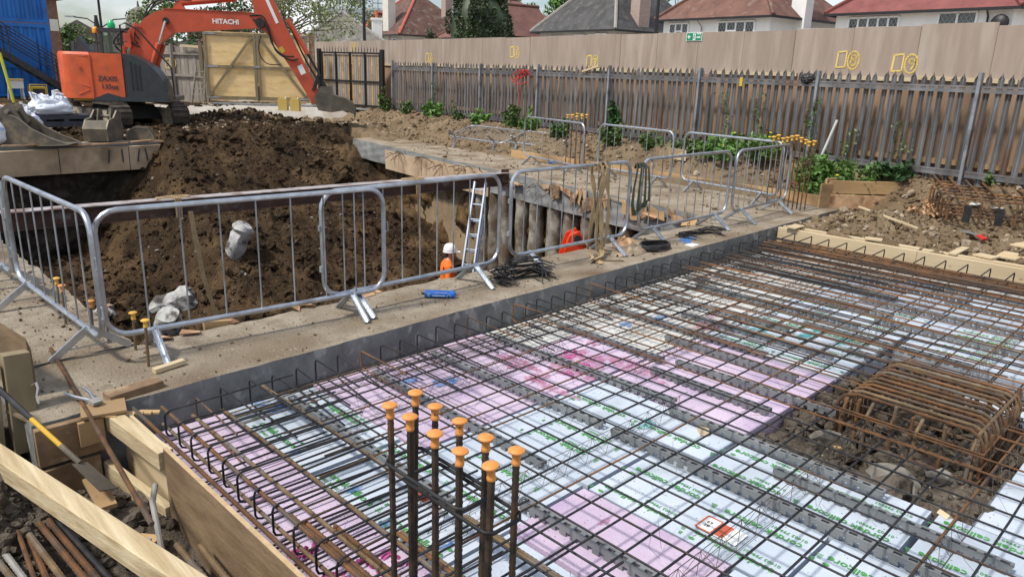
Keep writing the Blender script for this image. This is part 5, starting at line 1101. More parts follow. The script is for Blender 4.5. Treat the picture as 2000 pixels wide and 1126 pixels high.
# ---- loose digger buckets on the beam behind the pit
def plate(mb, pts, y0, y1): mb.extr(pts, y0, y1)
def loose_bucket(label, loc, rz, side, back, w, tubes, ears, sc=.78, tilt=(0, 0)):
    t = thing('digger_bucket', label, 'bucket', loc, rz); t.scale = (sc, sc, sc); t.rotation_euler = (tilt[0], tilt[1], rz)
    for sy in (-1, 1):
        m = MB(); m.extr(side, sy*w/2-.014, sy*w/2+.014); sp_l = m.build('side_plate', 'bucket_steel', t, local=True)
        n = len(side)
        m = MB(); 
        for i in range(n-1): m.bar((side[i][0], sy*w/2, side[i][1]), (side[i+1][0], sy*w/2, side[i+1][1]), .045, .03)
        m.build('edge_bar', 'bucket_edge', sp_l, local=True)
        for e in ears: m = MB(); m.extr(e, sy*w*.28-.02, sy*w*.28+.02); m.build('ear', 'bucket_steel', t, local=True)
    m = MB(); th = .02; inn = []
    for i, (x, z) in enumerate(back):
        a = Vector(back[max(i-1, 0)]); b = Vector(back[min(i+1, len(back)-1)]); d = (b-a).normalized(); inn.append((x-d.y*th, z+d.x*th))
    m.extr(back+inn[::-1], -w/2, w/2); m.build('back_plate', 'bucket_steel', t, local=True)
    for (x, z, r) in tubes: m = MB(); m.tube([(x, -w*.5, z), (x, w*.5, z)], r, 10); m.build('cross_tube', 'bucket_edge', t, local=True)
    return t
mat('bucket_edge', (0.17, 0.145, 0.11), (0.27, 0.23, 0.175), 0.65, 0.3, scale=4)
loose_bucket('large rusty digger bucket with tall ear beside the white bags', (4.25, 21.15, .05), math.radians(-38),
    [(-.28, .78), (-.28, .02), (.5, 0), (1.2, .02), (1.62, .05), (1.05, .26), (.6, .50), (.30, .78), (.05, .90)], [(-.28, .78), (-.30, .3), (-.2, .03), (.5, .0), (1.62, .04)], .85, [(-.05, .98, .06), (.1, .6, .05)],
    [[(-.34, .55), (-.42, .85), (-.30, 1.06), (-.05, 1.22), (.10, 1.18), (.16, .98), (.3, .7), (.1, .5)]])
loose_bucket('small digger bucket lying on its side in front of the tracks', (6.1, 21.1, .05), math.radians(50),
    [(-.5, .05), (-.55, .40), (-.32, .66), (.02, .70), (.30, .92), (.52, .88), (.50, .62), (.62, .36), (.55, .02), (.1, -.03)], [(.55, .02), (.1, .0), (-.5, .05), (-.55, .40), (-.32, .64)], .68, [(-.2, .50, .05), (.35, .74, .05)],
    [[(.12, .62), (.26, .98), (.52, .95), (.5, .6)]], sc=.82)
loose_bucket('narrow trenching bucket half buried right of the small bucket', (7.0, 21.15, .05), math.radians(-30),
    [(-.35, 0), (-.35, .25), (-.1, .42), (.3, .38), (.45, .12), (.42, 0)], [(.42, 0), (-.35, 0), (-.35, .25), (-.1, .42)], .4, [(.1, .3, .04)], [], sc=.8)
# ================================================================== BARRIERS
def make_barrier(W, label, nb=12):
    t = thing('crowd_barrier', label, 'barrier', group='crowd control barriers'); R_ = .15; z0, z1 = .20, 1.10; r = .0205
    pts = [(a, b) for a, b in arc(-W/2+R_, z0+R_, R_, math.pi*1.5, math.pi, 5)]+[(a, b) for a, b in arc(-W/2+R_, z1-R_, R_, math.pi, math.pi*.5, 5)]+[(a, b) for a, b in arc(W/2-R_, z1-R_, R_, math.pi*.5, 0, 5)]+[(a, b) for a, b in arc(W/2-R_, z0+R_, R_, 0, -math.pi*.5, 5)]
    m = MB(); m.tube([(a, 0, b) for a, b in pts], r, 9, closed=True); m.build('frame', 'galvanised', t, local=True)
    for k in range(nb):
        x = -W/2+W*(k+1)/(nb+1); m = MB(); m.tube([(x, 0, z0), (x, 0, z1)], .0065, 6, caps=False); m.build('upright', 'galv_dull', t, local=True)
    for sx in (-1, 1):
        x = sx*(W/2-.32); 
        for sy in (-1, 1):
            m = MB(); m.bar((x, sy*.005, z0+.01), (x, sy*.27, .012), .05, .016, up=(1, 0, 0)); m.bar((x-.02, sy*.006, z0), (x-.02, sy*.27, .012), .014, .03, up=(1, 0, 0)); m.build('foot', 'galvanised', t, local=True)
        m = MB(); m.tube([(x, -.2, .075), (x, .2, .075)], .005, 6); m.build('tie_wire', 'galv_dull', t, local=True)
    for z in (.45, .8):
        m = MB(); m.tube([(W/2, 0, z), (W/2+.04, 0, z), (W/2+.045, 0, z-.08), (W/2, 0, z-.09)], .006, 6); m.build('hook', 'galv_dull', t, local=True)
        m = MB(); m.box((-W/2-.03, -.016, z-.025), (-W/2-.012, .016, z+.025)); m.build('eye', 'galv_dull', t, local=True)
    return t
def put_barrier(p, q, label, z=0.0, nb=12, lean=0.0, W=None):
    p = Vector(p); q = Vector(q); d = q-p; b = make_barrier(W or d.length, label, nb); c = (p+q)/2
    b.location = (c.x, c.y, z); b.rotation_euler = (lean, 0, math.atan2(d.y, d.x)); return b
put_barrier((1.46, 5.50), (3.70, 5.32), 'steel crowd barrier nearest the camera on the beam, left of the overlap', nb=7)
put_barrier((3.14, 5.40), (5.20, 5.42), 'steel crowd barrier overlapping the front one, beside the black stirrups', nb=9)
put_barrier((5.42, 5.48), (7.42, 5.44), 'steel crowd barrier with a tan strap hung over it', nb=9)
put_barrier((7.72, 5.48), (9.92, 5.50), 'steel crowd barrier with a green strap at its left end', nb=9)
put_barrier((10.02, 5.46), (12.02, 5.58), 'steel crowd barrier ending at the capped bars by the fence', nb=9)
put_barrier((1.36, 7.60), (1.42, 5.44), 'steel crowd barrier seen at an angle at the left edge', nb=7)
put_barrier((1.30, 9.95), (1.35, 7.72), 'steel crowd barrier mostly out of frame at the far left', nb=7)
put_barrier((12.75, 12.5), (12.25, 10.25), 'steel crowd barrier behind the middle group of capped bars', nb=8)
put_barrier((12.55, 10.08), (12.32, 8.08), 'steel crowd barrier on the far beam, middle of three', nb=8)
put_barrier((12.50, 7.95), (12.20, 5.80), 'steel crowd barrier on the far beam in front of the dandelions', nb=8)
for (x, y, z, rz, lab, tl) in ((13.55, 15.4, .22, 88, 'steel crowd barrier lying flat on the soil, left one', 72), (13.95, 13.2, .24, 98, 'steel crowd barrier lying flat on the soil, right one', 74)):
    b = make_barrier(2.3, lab, 12); b.location = (x, y, z); b.rotation_mode = 'XYZ'; b.rotation_euler = (math.radians(tl), 0, math.radians(rz))
# straps over the barriers
def strap(path, w, matn, parent=None, name='webbing', wd=(1, 0, 0)):
    m = MB(); P = [Vector(p) for p in path]; wv = Vector(wd).normalized(); vs = []; 
    for i, p in enumerate(P):
        k = w*(1+.25*math.sin(i*1.3)); tw = wv*math.cos(.25*math.sin(i*.9))+Vector((0, 1, 0))*math.sin(.35*math.sin(i*.9))
        vs += [p-tw*k/2, p+tw*k/2]
    fs = [(2*i, 2*i+1, 2*i+3, 2*i+2) for i in range(len(P)-1)]
    n0 = len(vs); vs2 = [v+Vector((0, -.004, .002)) for v in vs]
    m.add(vs+vs2, fs+[tuple(n0+i for i in f) for f in fs]+[(2*i, 2*i+2, n0+2*i+2, n0+2*i) for i in range(len(P)-1)]+[(2*i+1, n0+2*i+1, n0+2*i+3, 2*i+3) for i in range(len(P)-1)])
    return m.build(name, matn, parent)
ts = thing('lifting_sling', 'tan webbing sling draped over the barrier and trailing on the beam', 'sling', (6.85, 5.45, 0))
for k, (dx, yo, ln) in enumerate(((0, -.03, .02), (.05, -.045, .0), (.11, .03, .25), (.16, -.035, .1), (-.05, .03, .02))):
    path = [(6.82+dx+.015*math.sin(i*.8+k), 5.45+yo*(1 if i else 0)-.03*math.sin(i*.5+k), 1.125-i*.07*(1-ln*.3)) for i in range(16)]
    path = [(6.82+dx, 5.45-yo, 1.03), (6.82+dx, 5.45-yo*.6, 1.11)]+path
    path += [(6.78+dx*.7-.05*k, 5.32-.02*k, .02+.012*k), (6.66-.05*k, 5.22, .012+.012*k), (6.55+.04*k, 5.12+.05*k, .016)]
    strap(path, .055, 'strap_tan', ts)
gs_ = thing('lifting_sling', 'dark green webbing sling looped over the barrier corner', 'sling', (7.7, 5.46, 0))
for k, dx in enumerate((-.10, -.02, .07, .13)):
    strap([(7.60+dx*.5, 5.47, 1.00), (7.62+dx*.6, 5.46, 1.07), (7.62+dx, 5.41, 1.0), (7.60+dx*1.4, 5.40, .78), (7.60+dx*1.5, 5.40, .58), (7.63+dx, 5.42, .42+.06*k), (7.68+dx*.4, 5.43, .50)], .06, 'strap_green', gs_)
# ================================================================== STEEL GIRDER ACROSS THE PIT
G0, G1 = Vector((1.78, 12.07, 0)), Vector((11.12, 11.43, 0)); gdv = (G1-G0).normalized(); gnv = Vector((-gdv.y, gdv.x, 0)); t = thing('steel_girder', 'brown steel girder spanning the pit behind the barriers', 'girder', (G0.x, G0.y, 0))
zt = .03
m = MB(); m.bar(G0+UP*(zt-.01), G1+UP*(zt-.01), .25, .016); m.build('top_flange', 'girder_top', t)
m = MB(); m.bar(G0+UP*(zt-.135), G1+UP*(zt-.135), .014, .233); m.build('web', 'girder', t)
m = MB(); m.bar(G0+UP*(zt-.26), G1+UP*(zt-.26), .25, .016); m.build('bottom_flange', 'girder', t)
m = MB(); q = G1-gdv*.02; m.bar(q+UP*(zt-.30), q+UP*(zt+.06), .20, .02, up=tuple(gnv)); m.build('end_plate', 'girder', t)
for s, nm in ((2.55, 'tan rope tied round the girder, left one'), (7.0, 'tan rope tied round the girder, right one')):
    c = G0+gdv*s; m = MB()
    for k in range(3):
        o = gdv*(k*.035); m.tube([c+o+gnv*.14+UP*(zt+.012), c+o-gnv*.14+UP*(zt+.012), c+o-gnv*.14+UP*(zt-.275), c+o+gnv*.14+UP*(zt-.275)], .016, 6, closed=True)
    rt = thing('rope_tie', nm, 'rope', (c.x, c.y, zt)); m.build('coil', 'strap_tan', rt)
    m = MB(); m.tube([c+UP*(zt+.02)+gdv*(.25*math.cos(a))+gnv*(.08*math.sin(a)) for a in np.linspace(0, 2*math.pi, 14)], .012, 5); m.build('loop', 'strap_tan', rt)
    if s < 5:
        strap([c-gnv*.15+gdv*.2+UP*(zt-.2), c-gnv*.17+gdv*.24+UP*(zt-.7), c-gnv*.2+gdv*.30+UP*(zt-1.3), c-gnv*.25+gdv*.42+UP*(zt-1.9), c-gnv*.25+gdv*.44+UP*(zt-2.3)], .075, 'strap_tan', rt, 'hanging_band', gdv)
    else:
        strap([c-gnv*.15+gdv*.02+UP*(zt-.2), c-gnv*.17+gdv*.02+UP*(zt-.6), c-gnv*.17+gdv*.03+UP*(zt-1.05)], .05, 'timber_tan', rt, 'hanging_band', gdv)
# ================================================================== LADDER, PERSON, MINI DIGGER IN THE PIT
la = thing('extension_ladder', 'aluminium extension ladder leaning on the far pit wall', 'ladder', (8.78, 10.18, -2.85))
Lb, Lt = Vector((8.78, 10.18, -2.85)), Vector((9.84, 10.80, -.02)); side = Vector((.45, -.89, 0)).normalized(); ld = (Lt-Lb).normalized(); ln_ = ld.cross(side).normalized()
for k, (f0, f1, oz) in enumerate(((0, .80, .035), (.22, 1.0, -.035))):
    for sx in (-1, 1):
        a = Lb.lerp(Lt, f0)+side*(.135-.02*k)*sx+ln_*oz; b = Lb.lerp(Lt, f1)+side*(.135-.02*k)*sx+ln_*oz
        m = MB(); m.bar(a, b, .03, .065, up=tuple(ln_)); st_ = m.build('stile', 'aluminium', la)
        nh = int((b-a).length/.28)
        m = MB()
        for i in range(nh): q = a.lerp(b, (i+.5)/nh); m.tube([q-side*.018, q+side*.018], .016, 8)
        if m.v: m.build('rung_end', 'black_rubber', st_)
    n = int((f1-f0)*2.95/.27)
    for i in range(n):
        q = Lb.lerp(Lt, f0+(f1-f0)*(i+.5)/n)+ln_*oz; m = MB(); m.tube([q-side*.13, q+side*.13], .015, 8); m.build('rung', 'aluminium', la)

def person():
    T = thing('person', 'person in white hard hat and orange hi-vis holding the ladder', 'person', (8.72, 10.48, -2.85), math.radians(-32))
    # local frame: +x forward (towards the ladder), +y left
    V = [(0,0,.93),(0,0,1.12),(.01,0,1.30),(.02,0,1.44),(.03,0,1.53),(.05,0,1.63),   # pelvis..head (0-5)
         (.0,.17,1.42),(.06,.25,1.16),(.30,.17,1.20),                                # left arm 6-8
         (.0,-.18,1.42),(-.02,-.27,1.15),(.22,-.20,1.07),                            # right arm 9-11
         (0,.10,.88),(.04,.11,.48),(-.02,.12,.06),(.10,.13,.03),                     # left leg 12-15
         (0,-.10,.88),(.10,-.11,.50),(.06,-.12,.06),(.18,-.13,.03)]
    E_ = [(0,1),(1,2),(2,3),(3,4),(4,5),(3,6),(6,7),(7,8),(3,9),(9,10),(10,11),(0,12),(12,13),(13,14),(14,15),(0,16),(16,17),(17,18),(18,19)]
    R = [.15,.145,.16,.11,.058,.075,.075,.052,.038,.075,.054,.04,.095,.07,.055,.045,.095,.07,.055,.045]
    def hand(base, fw, up, side, start):
        vs = []; es = []; rs = []; base = Vector(base); fw = Vector(fw).normalized(); up = Vector(up).normalized(); sd_ = fw.cross(up)
        palm = base+fw*.07; vs.append(tuple(palm)); es.append((start, None)); rs.append(.030)
        return palm, sd_
    me = bpy.data.meshes.new('body'); 
    verts = list(V); edges = list(E_); rad = list(R)
    for wrist, fw, sy in ((8, Vector((.95, 0, .1)), 1), (11, Vector((.95, .15, .05)), -1)):
        w = Vector(verts[wrist]); fw.normalize(); palm = w+fw*.075; pi_ = len(verts); verts.append(tuple(palm)); edges.append((wrist, pi_)); rad.append(.032)
        sdv = Vector((0, 0, 1))
        for k, L_ in enumerate((.065, .075, .07, .055)):
            b = palm+fw*.02+sdv*(.028-.018*k); c = b+fw*L_*.5+Vector((0, -sy*.02, 0)); d = c+fw*L_*.15+Vector((0, -sy*.045, -.005))
            i0 = len(verts); verts += [tuple(b), tuple(c), tuple(d)]; edges += [(pi_, i0), (i0, i0+1), (i0+1, i0+2)]; rad += [.010, .009, .008]
        b = palm+sdv*.03-fw*.02; c = b+fw*.03+Vector((0, -sy*.03, .015)); i0 = len(verts); verts += [tuple(b), tuple(c)]; edges += [(pi_, i0), (i0, i0+1)]; rad += [.011, .009]
    me.from_pydata(verts, edges, []); ob = bpy.data.objects.new('body', me); COL.objects.link(ob)
    sk = ob.modifiers.new('skin', 'SKIN'); sk.use_smooth_shade = True; ss = ob.modifiers.new('sub', 'SUBSURF'); ss.levels = 2; ss.render_levels = 2
    if not me.skin_vertices:
        bm = bmesh.new(); bm.from_mesh(me); bm.verts.layers.skin.verify(); bm.to_mesh(me); bm.free()
    for i, r in enumerate(rad): me.skin_vertices[0].data[i].radius = (r, r*(1.25 if i < 3 else 1)); 
    me.skin_vertices[0].data[0].use_root = True
    dg = bpy.context.evaluated_depsgraph_get(); me2 = bpy.data.meshes.new_from_object(ob.evaluated_get(dg)); bpy.data.objects.remove(ob)
    me2.materials.clear()
    for q in ('hivis', 'skin', 'trouser', 'glove', 'black_rubber'): me2.materials.append(MATS[q])
    for p in me2.polygons:
        c = p.center; k = 0
        if c.z > 1.515: k = 1
        elif c.x > .21 and c.z > .95: k = 3
        elif c.x > .10 and c.z > .95 and abs(c.y) > .15: k = 1
        elif c.z < .10: k = 4
        elif c.z < .95: k = 2
        p.material_index = k; p.use_smooth = True
    link('body', me2, T)
    # head: skull with face, ears, nose
    m = MB()
    m.tube([(.055, 0, 1.50), (.06, 0, 1.535), (.062, 0, 1.58), (.058, 0, 1.64), (.05, 0, 1.70), (.045, 0, 1.735)], [.05, .075, .083, .088, .078, .04], 14)
    m.tube([(.135, 0, 1.635), (.165, 0, 1.605), (.148, 0, 1.592)], [.010, .017, .012], 7)
    for sy in (-1, 1): m.tube([(.05, sy*.085, 1.65), (.045, sy*.098, 1.63), (.052, sy*.088, 1.59)], [.012, .018, .010], 6)
    m.build('head', 'skin', T, local=True)
    m = MB()
    for sy in (-1, 1): m.tube([(.132, sy*.032, 1.645), (.140, sy*.032, 1.645)], .010, 7)
    m.tube([(.130, -.022, 1.562), (.137, 0, 1.560), (.130, .022, 1.562)], .006, 5); m.build('eyes_and_mouth', 'hair', T, local=True)
    m = MB(); m.tube([(.0, 0, 1.56), (-.005, 0, 1.62), (.01, 0, 1.68)], [.06, .078, .07], 12); m.build('hair', 'hair', T, local=True)
    m = MB(); m.lathe([(.125, 0), (.128, .02), (.122, .07), (.10, .125), (.065, .155), (.02, .165)], (.05, 0, 1.655), 18)
    hm = m.build('hard_hat', 'helmet', T, local=True)
    m = MB(); m.add([(.14, -.10, 1.672), (.245, -.06, 1.655), (.255, 0, 1.652), (.245, .06, 1.655), (.14, .10, 1.672), (.14, -.10, 1.66), (.245, -.06, 1.643), (.255, 0, 1.64), (.245, .06, 1.643), (.14, .10, 1.66)], [(0, 1, 2, 3, 4), (9, 8, 7, 6, 5), (0, 5, 6, 1), (1, 6, 7, 2), (2, 7, 8, 3), (3, 8, 9, 4)]); m.build('peak', 'helmet', hm, local=True)
    m = MB(); m.tube([(.05+.014*math.cos(a)*9, .014*9*math.sin(a), 1.66) for a in np.linspace(0, 2*math.pi, 20)][:-1], .008, 6, closed=True); m.build('rim', 'helmet', hm, local=True)
    m = MB()
    m.tube([(.012+.168*math.cos(a), .208*math.sin(a), 1.10) for a in np.linspace(0, 2*math.pi, 22)][:-1], .018, 6, closed=True); m.build('reflective_band', 'reflective', T, local=True)
    return T
person()
# mini digger mostly hidden below the beam edge: only the boom knuckle shows
md = thing('mini_digger', 'bright orange mini digger whose boom shows above the beam edge', 'digger', (9.46, 8.02, -2.85), math.radians(-35)); md.scale = (1.06, 1.06, 1.07)
M_ = lambda mb, n, q, p=md: mb.build(n, q, p, local=True)
m = MB(); m.extr([(-.12, 1.85), (-.20, 1.55), (-.10, 1.0), (.15, .8), (.35, 1.0), (.16, 1.5), (.20, 1.95), (.10, 2.20), (-.02, 2.22), (-.09, 2.08)], -.10, .10); bm2 = M_(m, 'boom', 'mini_orange')
for sy in (-1, 1): m = MB(); m.extr([(-.26, 1.62), (-.10, 2.18), (.06, 2.26), (.15, 2.12), (.06, 1.70), (-.06, 1.5)], sy*.13-.015, sy*.13+.015); m.build('cheek_plate', 'mini_orange', bm2, local=True)
m = MB(); m.tube([(.03, -.17, 2.14), (.03, .17, 2.14)], .06, 10); m.tube([(-.17, -.17, 1.66), (-.17, .17, 1.66)], .05, 10); m.build('pivot_pin', 'black_rubber', bm2, local=True)
m = MB(); m.tube([(.05, 0, 2.13), (.75, 0, 1.55)], .035, 10); m.build('piston_rod', 'chrome', bm2, local=True)
m = MB(); m.tube([(.65, 0, 1.63), (1.15, 0, 1.2)], .06, 10); m.build('cylinder', 'mini_orange', bm2, local=True)
m = MB(); m.extr([(.10, 1.9), (.55, 1.62), (1.0, 1.2), (1.0, 1.0), (.4, 1.35), (.05, 1.7)], -.09, .09); m.build('dipper', 'mini_orange', bm2, local=True)
m = MB(); m.box((-1.2, -.5, .45), (.2, .5, 1.05)); M_(m, 'body', 'mini_orange')
for sy in (-1, 1): m = MB(); m.extr([(-1.0, 0), (.3, 0), (.48, .18), (.3, .38), (-1.0, .38), (-1.18, .18)], sy*.5-.14, sy*.5+.14); M_(m, 'track', 'black_rubber')

# ================================================================== PIT RUBBLE: broken pile heads
def stump(label, loc, L_, r, rot):
    j = .012 if 'pile head' in label else .032
    m = MB(); P = []; rr = []
    for k in range(9): P.append((random.uniform(-.02, .02), random.uniform(-.02, .02), -L_/2+L_*k/8)); rr.append(r*(1+random.uniform(-.10, .10))*(.75 if k in (0,) else 1)*(.82 if k == 8 else 1))
    m.tube(P, rr, 11); m.v = [(a+random.uniform(-j, j), b+random.uniform(-j, j), c+random.uniform(-j, j)) for a, b, c in m.v]
    o = m.build('pile_head', 'stump_concrete', smooth=j < .02); o.location = loc; o.rotation_euler = rot; return tag(o, label, 'concrete')
def heap_at(x, y): return float(heap_z(np.array([x]), np.array([y]))[0])
for (x, y, dz, L_, r, rot, lab) in ((6.86, 15.3, .36, .85, .21, (.35, .22, .1), 'broken white concrete pile head standing on the soil slope'),
                                    (5.35, 15.15, .16, .80, .25, (1.25, .3, 1.1), 'broken blue-grey concrete lump lying below the girder'),
                                    (4.72, 13.75, .22, .75, .24, (.45, -.35, .3), 'broken pale pile head at the bottom behind the front barrier'),
                                    (3.95, 15.1, .12, .45, .16, (.7, .9, .3), 'small blue-grey concrete lump at the left of the pit bottom')):
    stump(lab, (x, y, heap_at(x, y)+dz), L_, r, rot)
# steel offcuts in the pit bottom behind the barrier
for i, (x, y, l, a) in enumerate(((2.6, 9.6, 1.1, .4), (2.9, 9.9, 1.0, .2), (3.2, 9.4, .9, .7), (2.35, 10.3, .9, .1), (3.5, 10.0, 1.0, .9))):
    z = heap_at(x, y)+.12; d = Vector((math.cos(a), math.sin(a), .25))*l/2; m = MB(); m.tube([Vector((x, y, z))-d, Vector((x, y, z))+d], .025, 6)
    tag(m.build('steel_offcut', 'rebar_brown'), ['long','bent','short','left hand','right hand'][i]+' steel offcut sticking up at the pit bottom', 'offcut', 'steel offcuts at the pit bottom')
# ================================================================== FAR BEAM DRESSING
def fbp(y, z, off=0.0): return Vector((INX(y)-off, y, z))
t = thing('shutter_board', 'cream plywood shutter on the far beam face left of the girder end', 'board', tuple(fbp(14.5, -.5)))
for k, (ya, yb) in enumerate(((12.15, 13.4), (13.42, 15.2), (15.22, 17.3))):
    m = MB(); top = -.05-.03*k
    m.hexa([fbp(ya, -.62, .05), fbp(ya, -.62, .03), fbp(yb, -.62, .03), fbp(yb, -.62, .05)], [fbp(ya, top, .06), fbp(ya, top, .04), fbp(yb, top, .04), fbp(yb, top+.02, .06)]); m.build('sheet', 'ply_wet', t)
for i in range(26):
    y = 12.4+random.random()*4.6; a = random.uniform(-1, 1); p = fbp(y, -.12+random.uniform(-.05, .05), .05); q = p+Vector((-.18-.15*random.random(), a*.25, -.12+random.uniform(-.15, .25)))
    m = MB(); m.tube([p, p.lerp(q, .5)+UP*.03, q], .010, 5); m.build('protruding_bar', 'rebar_mid', t)
t = thing('torn_shutter', 'splintered brown plywood torn along the top of the far beam', 'board', tuple(fbp(8.5, -.1)))
y = 5.9
while y < 10.1:
    ln = random.uniform(.06, .5); zt_ = random.uniform(-.12, .03); zb = zt_-random.uniform(.03, .26); o = .02+random.random()*.05
    tilt_ = random.uniform(-.12, .12); j = lambda k: random.uniform(-k, k); fl = random.uniform(.0, .03) if random.random() < .7 else random.uniform(.03, .12)
    q = [fbp(y, zb+j(.05), o+fl), fbp(y+ln*.35, zb-abs(j(.08)), o+fl*.8), fbp(y+ln, zb+tilt_+j(.05), o+fl*.4), fbp(y+ln*.95, zt_+tilt_, o+.02), fbp(y+ln*.5, zt_+j(.04), o+.02), fbp(y+.02, zt_+j(.03), o+.02)]
    m = MB(); nq = len(q); m.add(q+[p+Vector((.012, 0, 0)) for p in q], [tuple(range(nq)), tuple(range(nq, 2*nq))[::-1]]+[(i, nq+i, nq+(i+1) % nq, (i+1) % nq) for i in range(nq)]); m.build('splinter', random.choice(['ply_torn', 'timber_brown', 'timber_brown', 'timber_tan', 'ply_wet']), t, smooth=False)
    y += ln*random.uniform(.55, 1.0)
for i in range(34):
    y = 6.0+random.random()*6.0; p = fbp(y, -.16+random.uniform(-.12, .1), .02); q = p+Vector((-.16-.12*random.random(), random.uniform(-.12, .05), random.uniform(-.15, .02)))
    m = MB(); m.tube([p, q], .008, 5); m.build('protruding_bar', 'rebar_mid', t)
for y in (7.0, 10.9, 11.4): m = MB(); m.bar(fbp(y, -.18, .08), fbp(y+.3, -.14, .12), .12, .015); m.build('splinter', 'ply_torn', t)
t = thing('edge_board', 'orange-brown timber edging along the outer side of the far beam', 'board', (OUTX(8), 8, 0))
for ya, yb in ((5.35, 8.2), (8.22, 11.0), (11.02, 13.6)): m = MB(); m.bar((OUTX(ya)+.02, ya, .07), (OUTX(yb)+.02, yb, .07), .04, .24); m.build('plank', 'timber_tan', t)
# back wall shutter under the buckets
t = thing('shutter_board', 'stained plywood shuttering on the back beam of the pit', 'board', (5, 20.7, -.3))
for xa, xb, mm in ((1.9, 3.35, 'ply_wet'), (3.37, 4.9, 'ply_wet'), (4.92, 6.5, 'ply_wet'), (6.52, 8.4, 'ply_wet')):
    m = MB(); m.hexa([(xa, 20.63, -.66), (xb, 20.63, -.66), (xb, 20.66, -.66), (xa, 20.66, -.66)], [(xa, 20.60, -.05+random.uniform(-.03, .03)), (xb, 20.60, -.05), (xb, 20.63, -.05), (xa, 20.63, -.05)]); m.build('sheet', mm, t, smooth=False)
for i in range(9): x = 2.2+i*.7+random.uniform(-.2, .2); m = MB(); m.bar((x, 20.57, .06+random.uniform(-.04, .03)), (x+random.uniform(.5, 1.0), 20.56, .04+random.uniform(-.05, .05)), .08, .03); m.build('splinter', 'ply_torn', t)
for x in (6.0, 6.35, 6.7, 6.95): m = MB(); m.bar((x, 20.59, -.45), (x+random.uniform(-.05, .1), 20.58, -.12), .006, .03, up=(1, 0, 0)); m.build('mark', 'print_dark', t)
m = MB(); m.hexa([(2.0, 20.60, -.28), (3.6, 20.60, -.28), (3.6, 20.62, -.28), (2.0, 20.62, -.28)], [(2.0, 20.585, -.02), (3.6, 20.585, -.02), (3.6, 20.62, -.02), (2.0, 20.62, -.02)]); m.build('concrete_patch', 'concrete_face', t)

# ================================================================== STARTER BARS
def cap_mesh(matn):
    m = MB(); m.lathe([(.0145, 0), (.0165, .004), (.0165, .012), (.0145, .016), (.0150, .03), (.0172, .0475), (.0195, .0492), (.0285, .0500), (.0305, .0525), (.0295, .0565), (.0225, .0615), (.011, .0645), (.002, .0652)], (0, 0, 0), 18); return m.mesh('cap', matn)
CAP_O = cap_mesh('cap_orange'); CAP_Y = cap_mesh('cap_yellow')
def starter(label, spots, z0, matn, r=.0112, cap=CAP_O, cs=1.0, ties=(), group='starter bars with plastic caps', ribs=True):
    cx = sum(s[0] for s in spots)/len(spots); cy = sum(s[1] for s in spots)/len(spots); t = thing('starter_bars', label, 'starter bars', (cx, cy, z0), group=group)
    for (x, y, z1, lx, ly) in spots:
        m = MB(); a = (x+lx, y+ly, z0); b = (x, y, z1)
        if ribs: P_, rr = ribbed(a, b, r, .011, 8); m.tube(P_, rr, 8)
        else: m.tube([a, b], r, 6)
        o = m.build('bar', matn, t); c = link('cap', cap, t); c.location = Vector((x-cx, y-cy, z1-z0-.035)); c.scale = (cs, cs, cs); c.rotation_euler = (random.gauss(0, .05), random.gauss(0, .05), 0)
    for pts, zz in ties:
        m = MB(); m.tube([(a, b, zz+dz) for a, b, dz in pts], .0068, 7, closed=True); m.build('tie', 'rebar_dark' if ribs else 'rebar_mid', t)
    return t
X0, X1 = 1.375, 1.49;  ys = [1.955, 1.845, 1.715, 1.575, 1.44]
zz_ = [.96, .955, .945, .94, .95]
spots = [(X0+random.uniform(-.008, .008), y, z+random.uniform(-.006, .006), random.gauss(0, .012), random.gauss(0, .012)) for y, z in zip(ys, zz_)]+[(X1+random.uniform(-.008, .008), y+.01, z+random.uniform(-.01, .01), random.gauss(0, .012), random.gauss(0, .012)) for y, z in zip(ys, zz_)]
def rect_tie(x0, x1, y0, y1, c=.02): return [(x0, y0+c, 0), (x0, y1-c, 0), (x0+c, y1, .0), (x1-c, y1, .004), (x1, y1-c, .006), (x1, y0+c, .004), (x1-c, y0, 0), (x0+c, y0, 0)]
starter('ten dark upright bars with orange mushroom caps standing in the foreground', spots, -.5, 'rebar_column', cs=.92, ties=[(rect_tie(X0-.02, X1+.02, ys[3]-.02, ys[0]+.02), .755), (rect_tie(X0-.02, X1+.02, ys[4]-.02, ys[1]+.02), .735)])
sp2 = [(12.95+dx, 11.35-dy, 1.15+random.uniform(-.03, .05), 0, 0) for dx in (0, .16) for dy in (0, .14, .28, .42)]
starter('rusty bars with yellow caps on the far beam between two barriers', sp2, -.1, 'rebar_rust', cap=CAP_Y, cs=1.35, ties=[(rect_tie(12.92, 13.14, 10.9, 11.38), .86)], ribs=False)
sp3 = [(12.15+dx, 5.98-dy, 1.13+random.uniform(-.03, .06), 0, 0) for dx in (0, .17) for dy in (0, .16, .32, .48, .62)][:10]
starter('rusty bars with yellow caps behind the last barrier on the right', sp3, -.1, 'rebar_rust', cap=CAP_Y, cs=1.35, ties=[(rect_tie(12.12, 12.35, 5.34, 6.01), .80)], ribs=False)
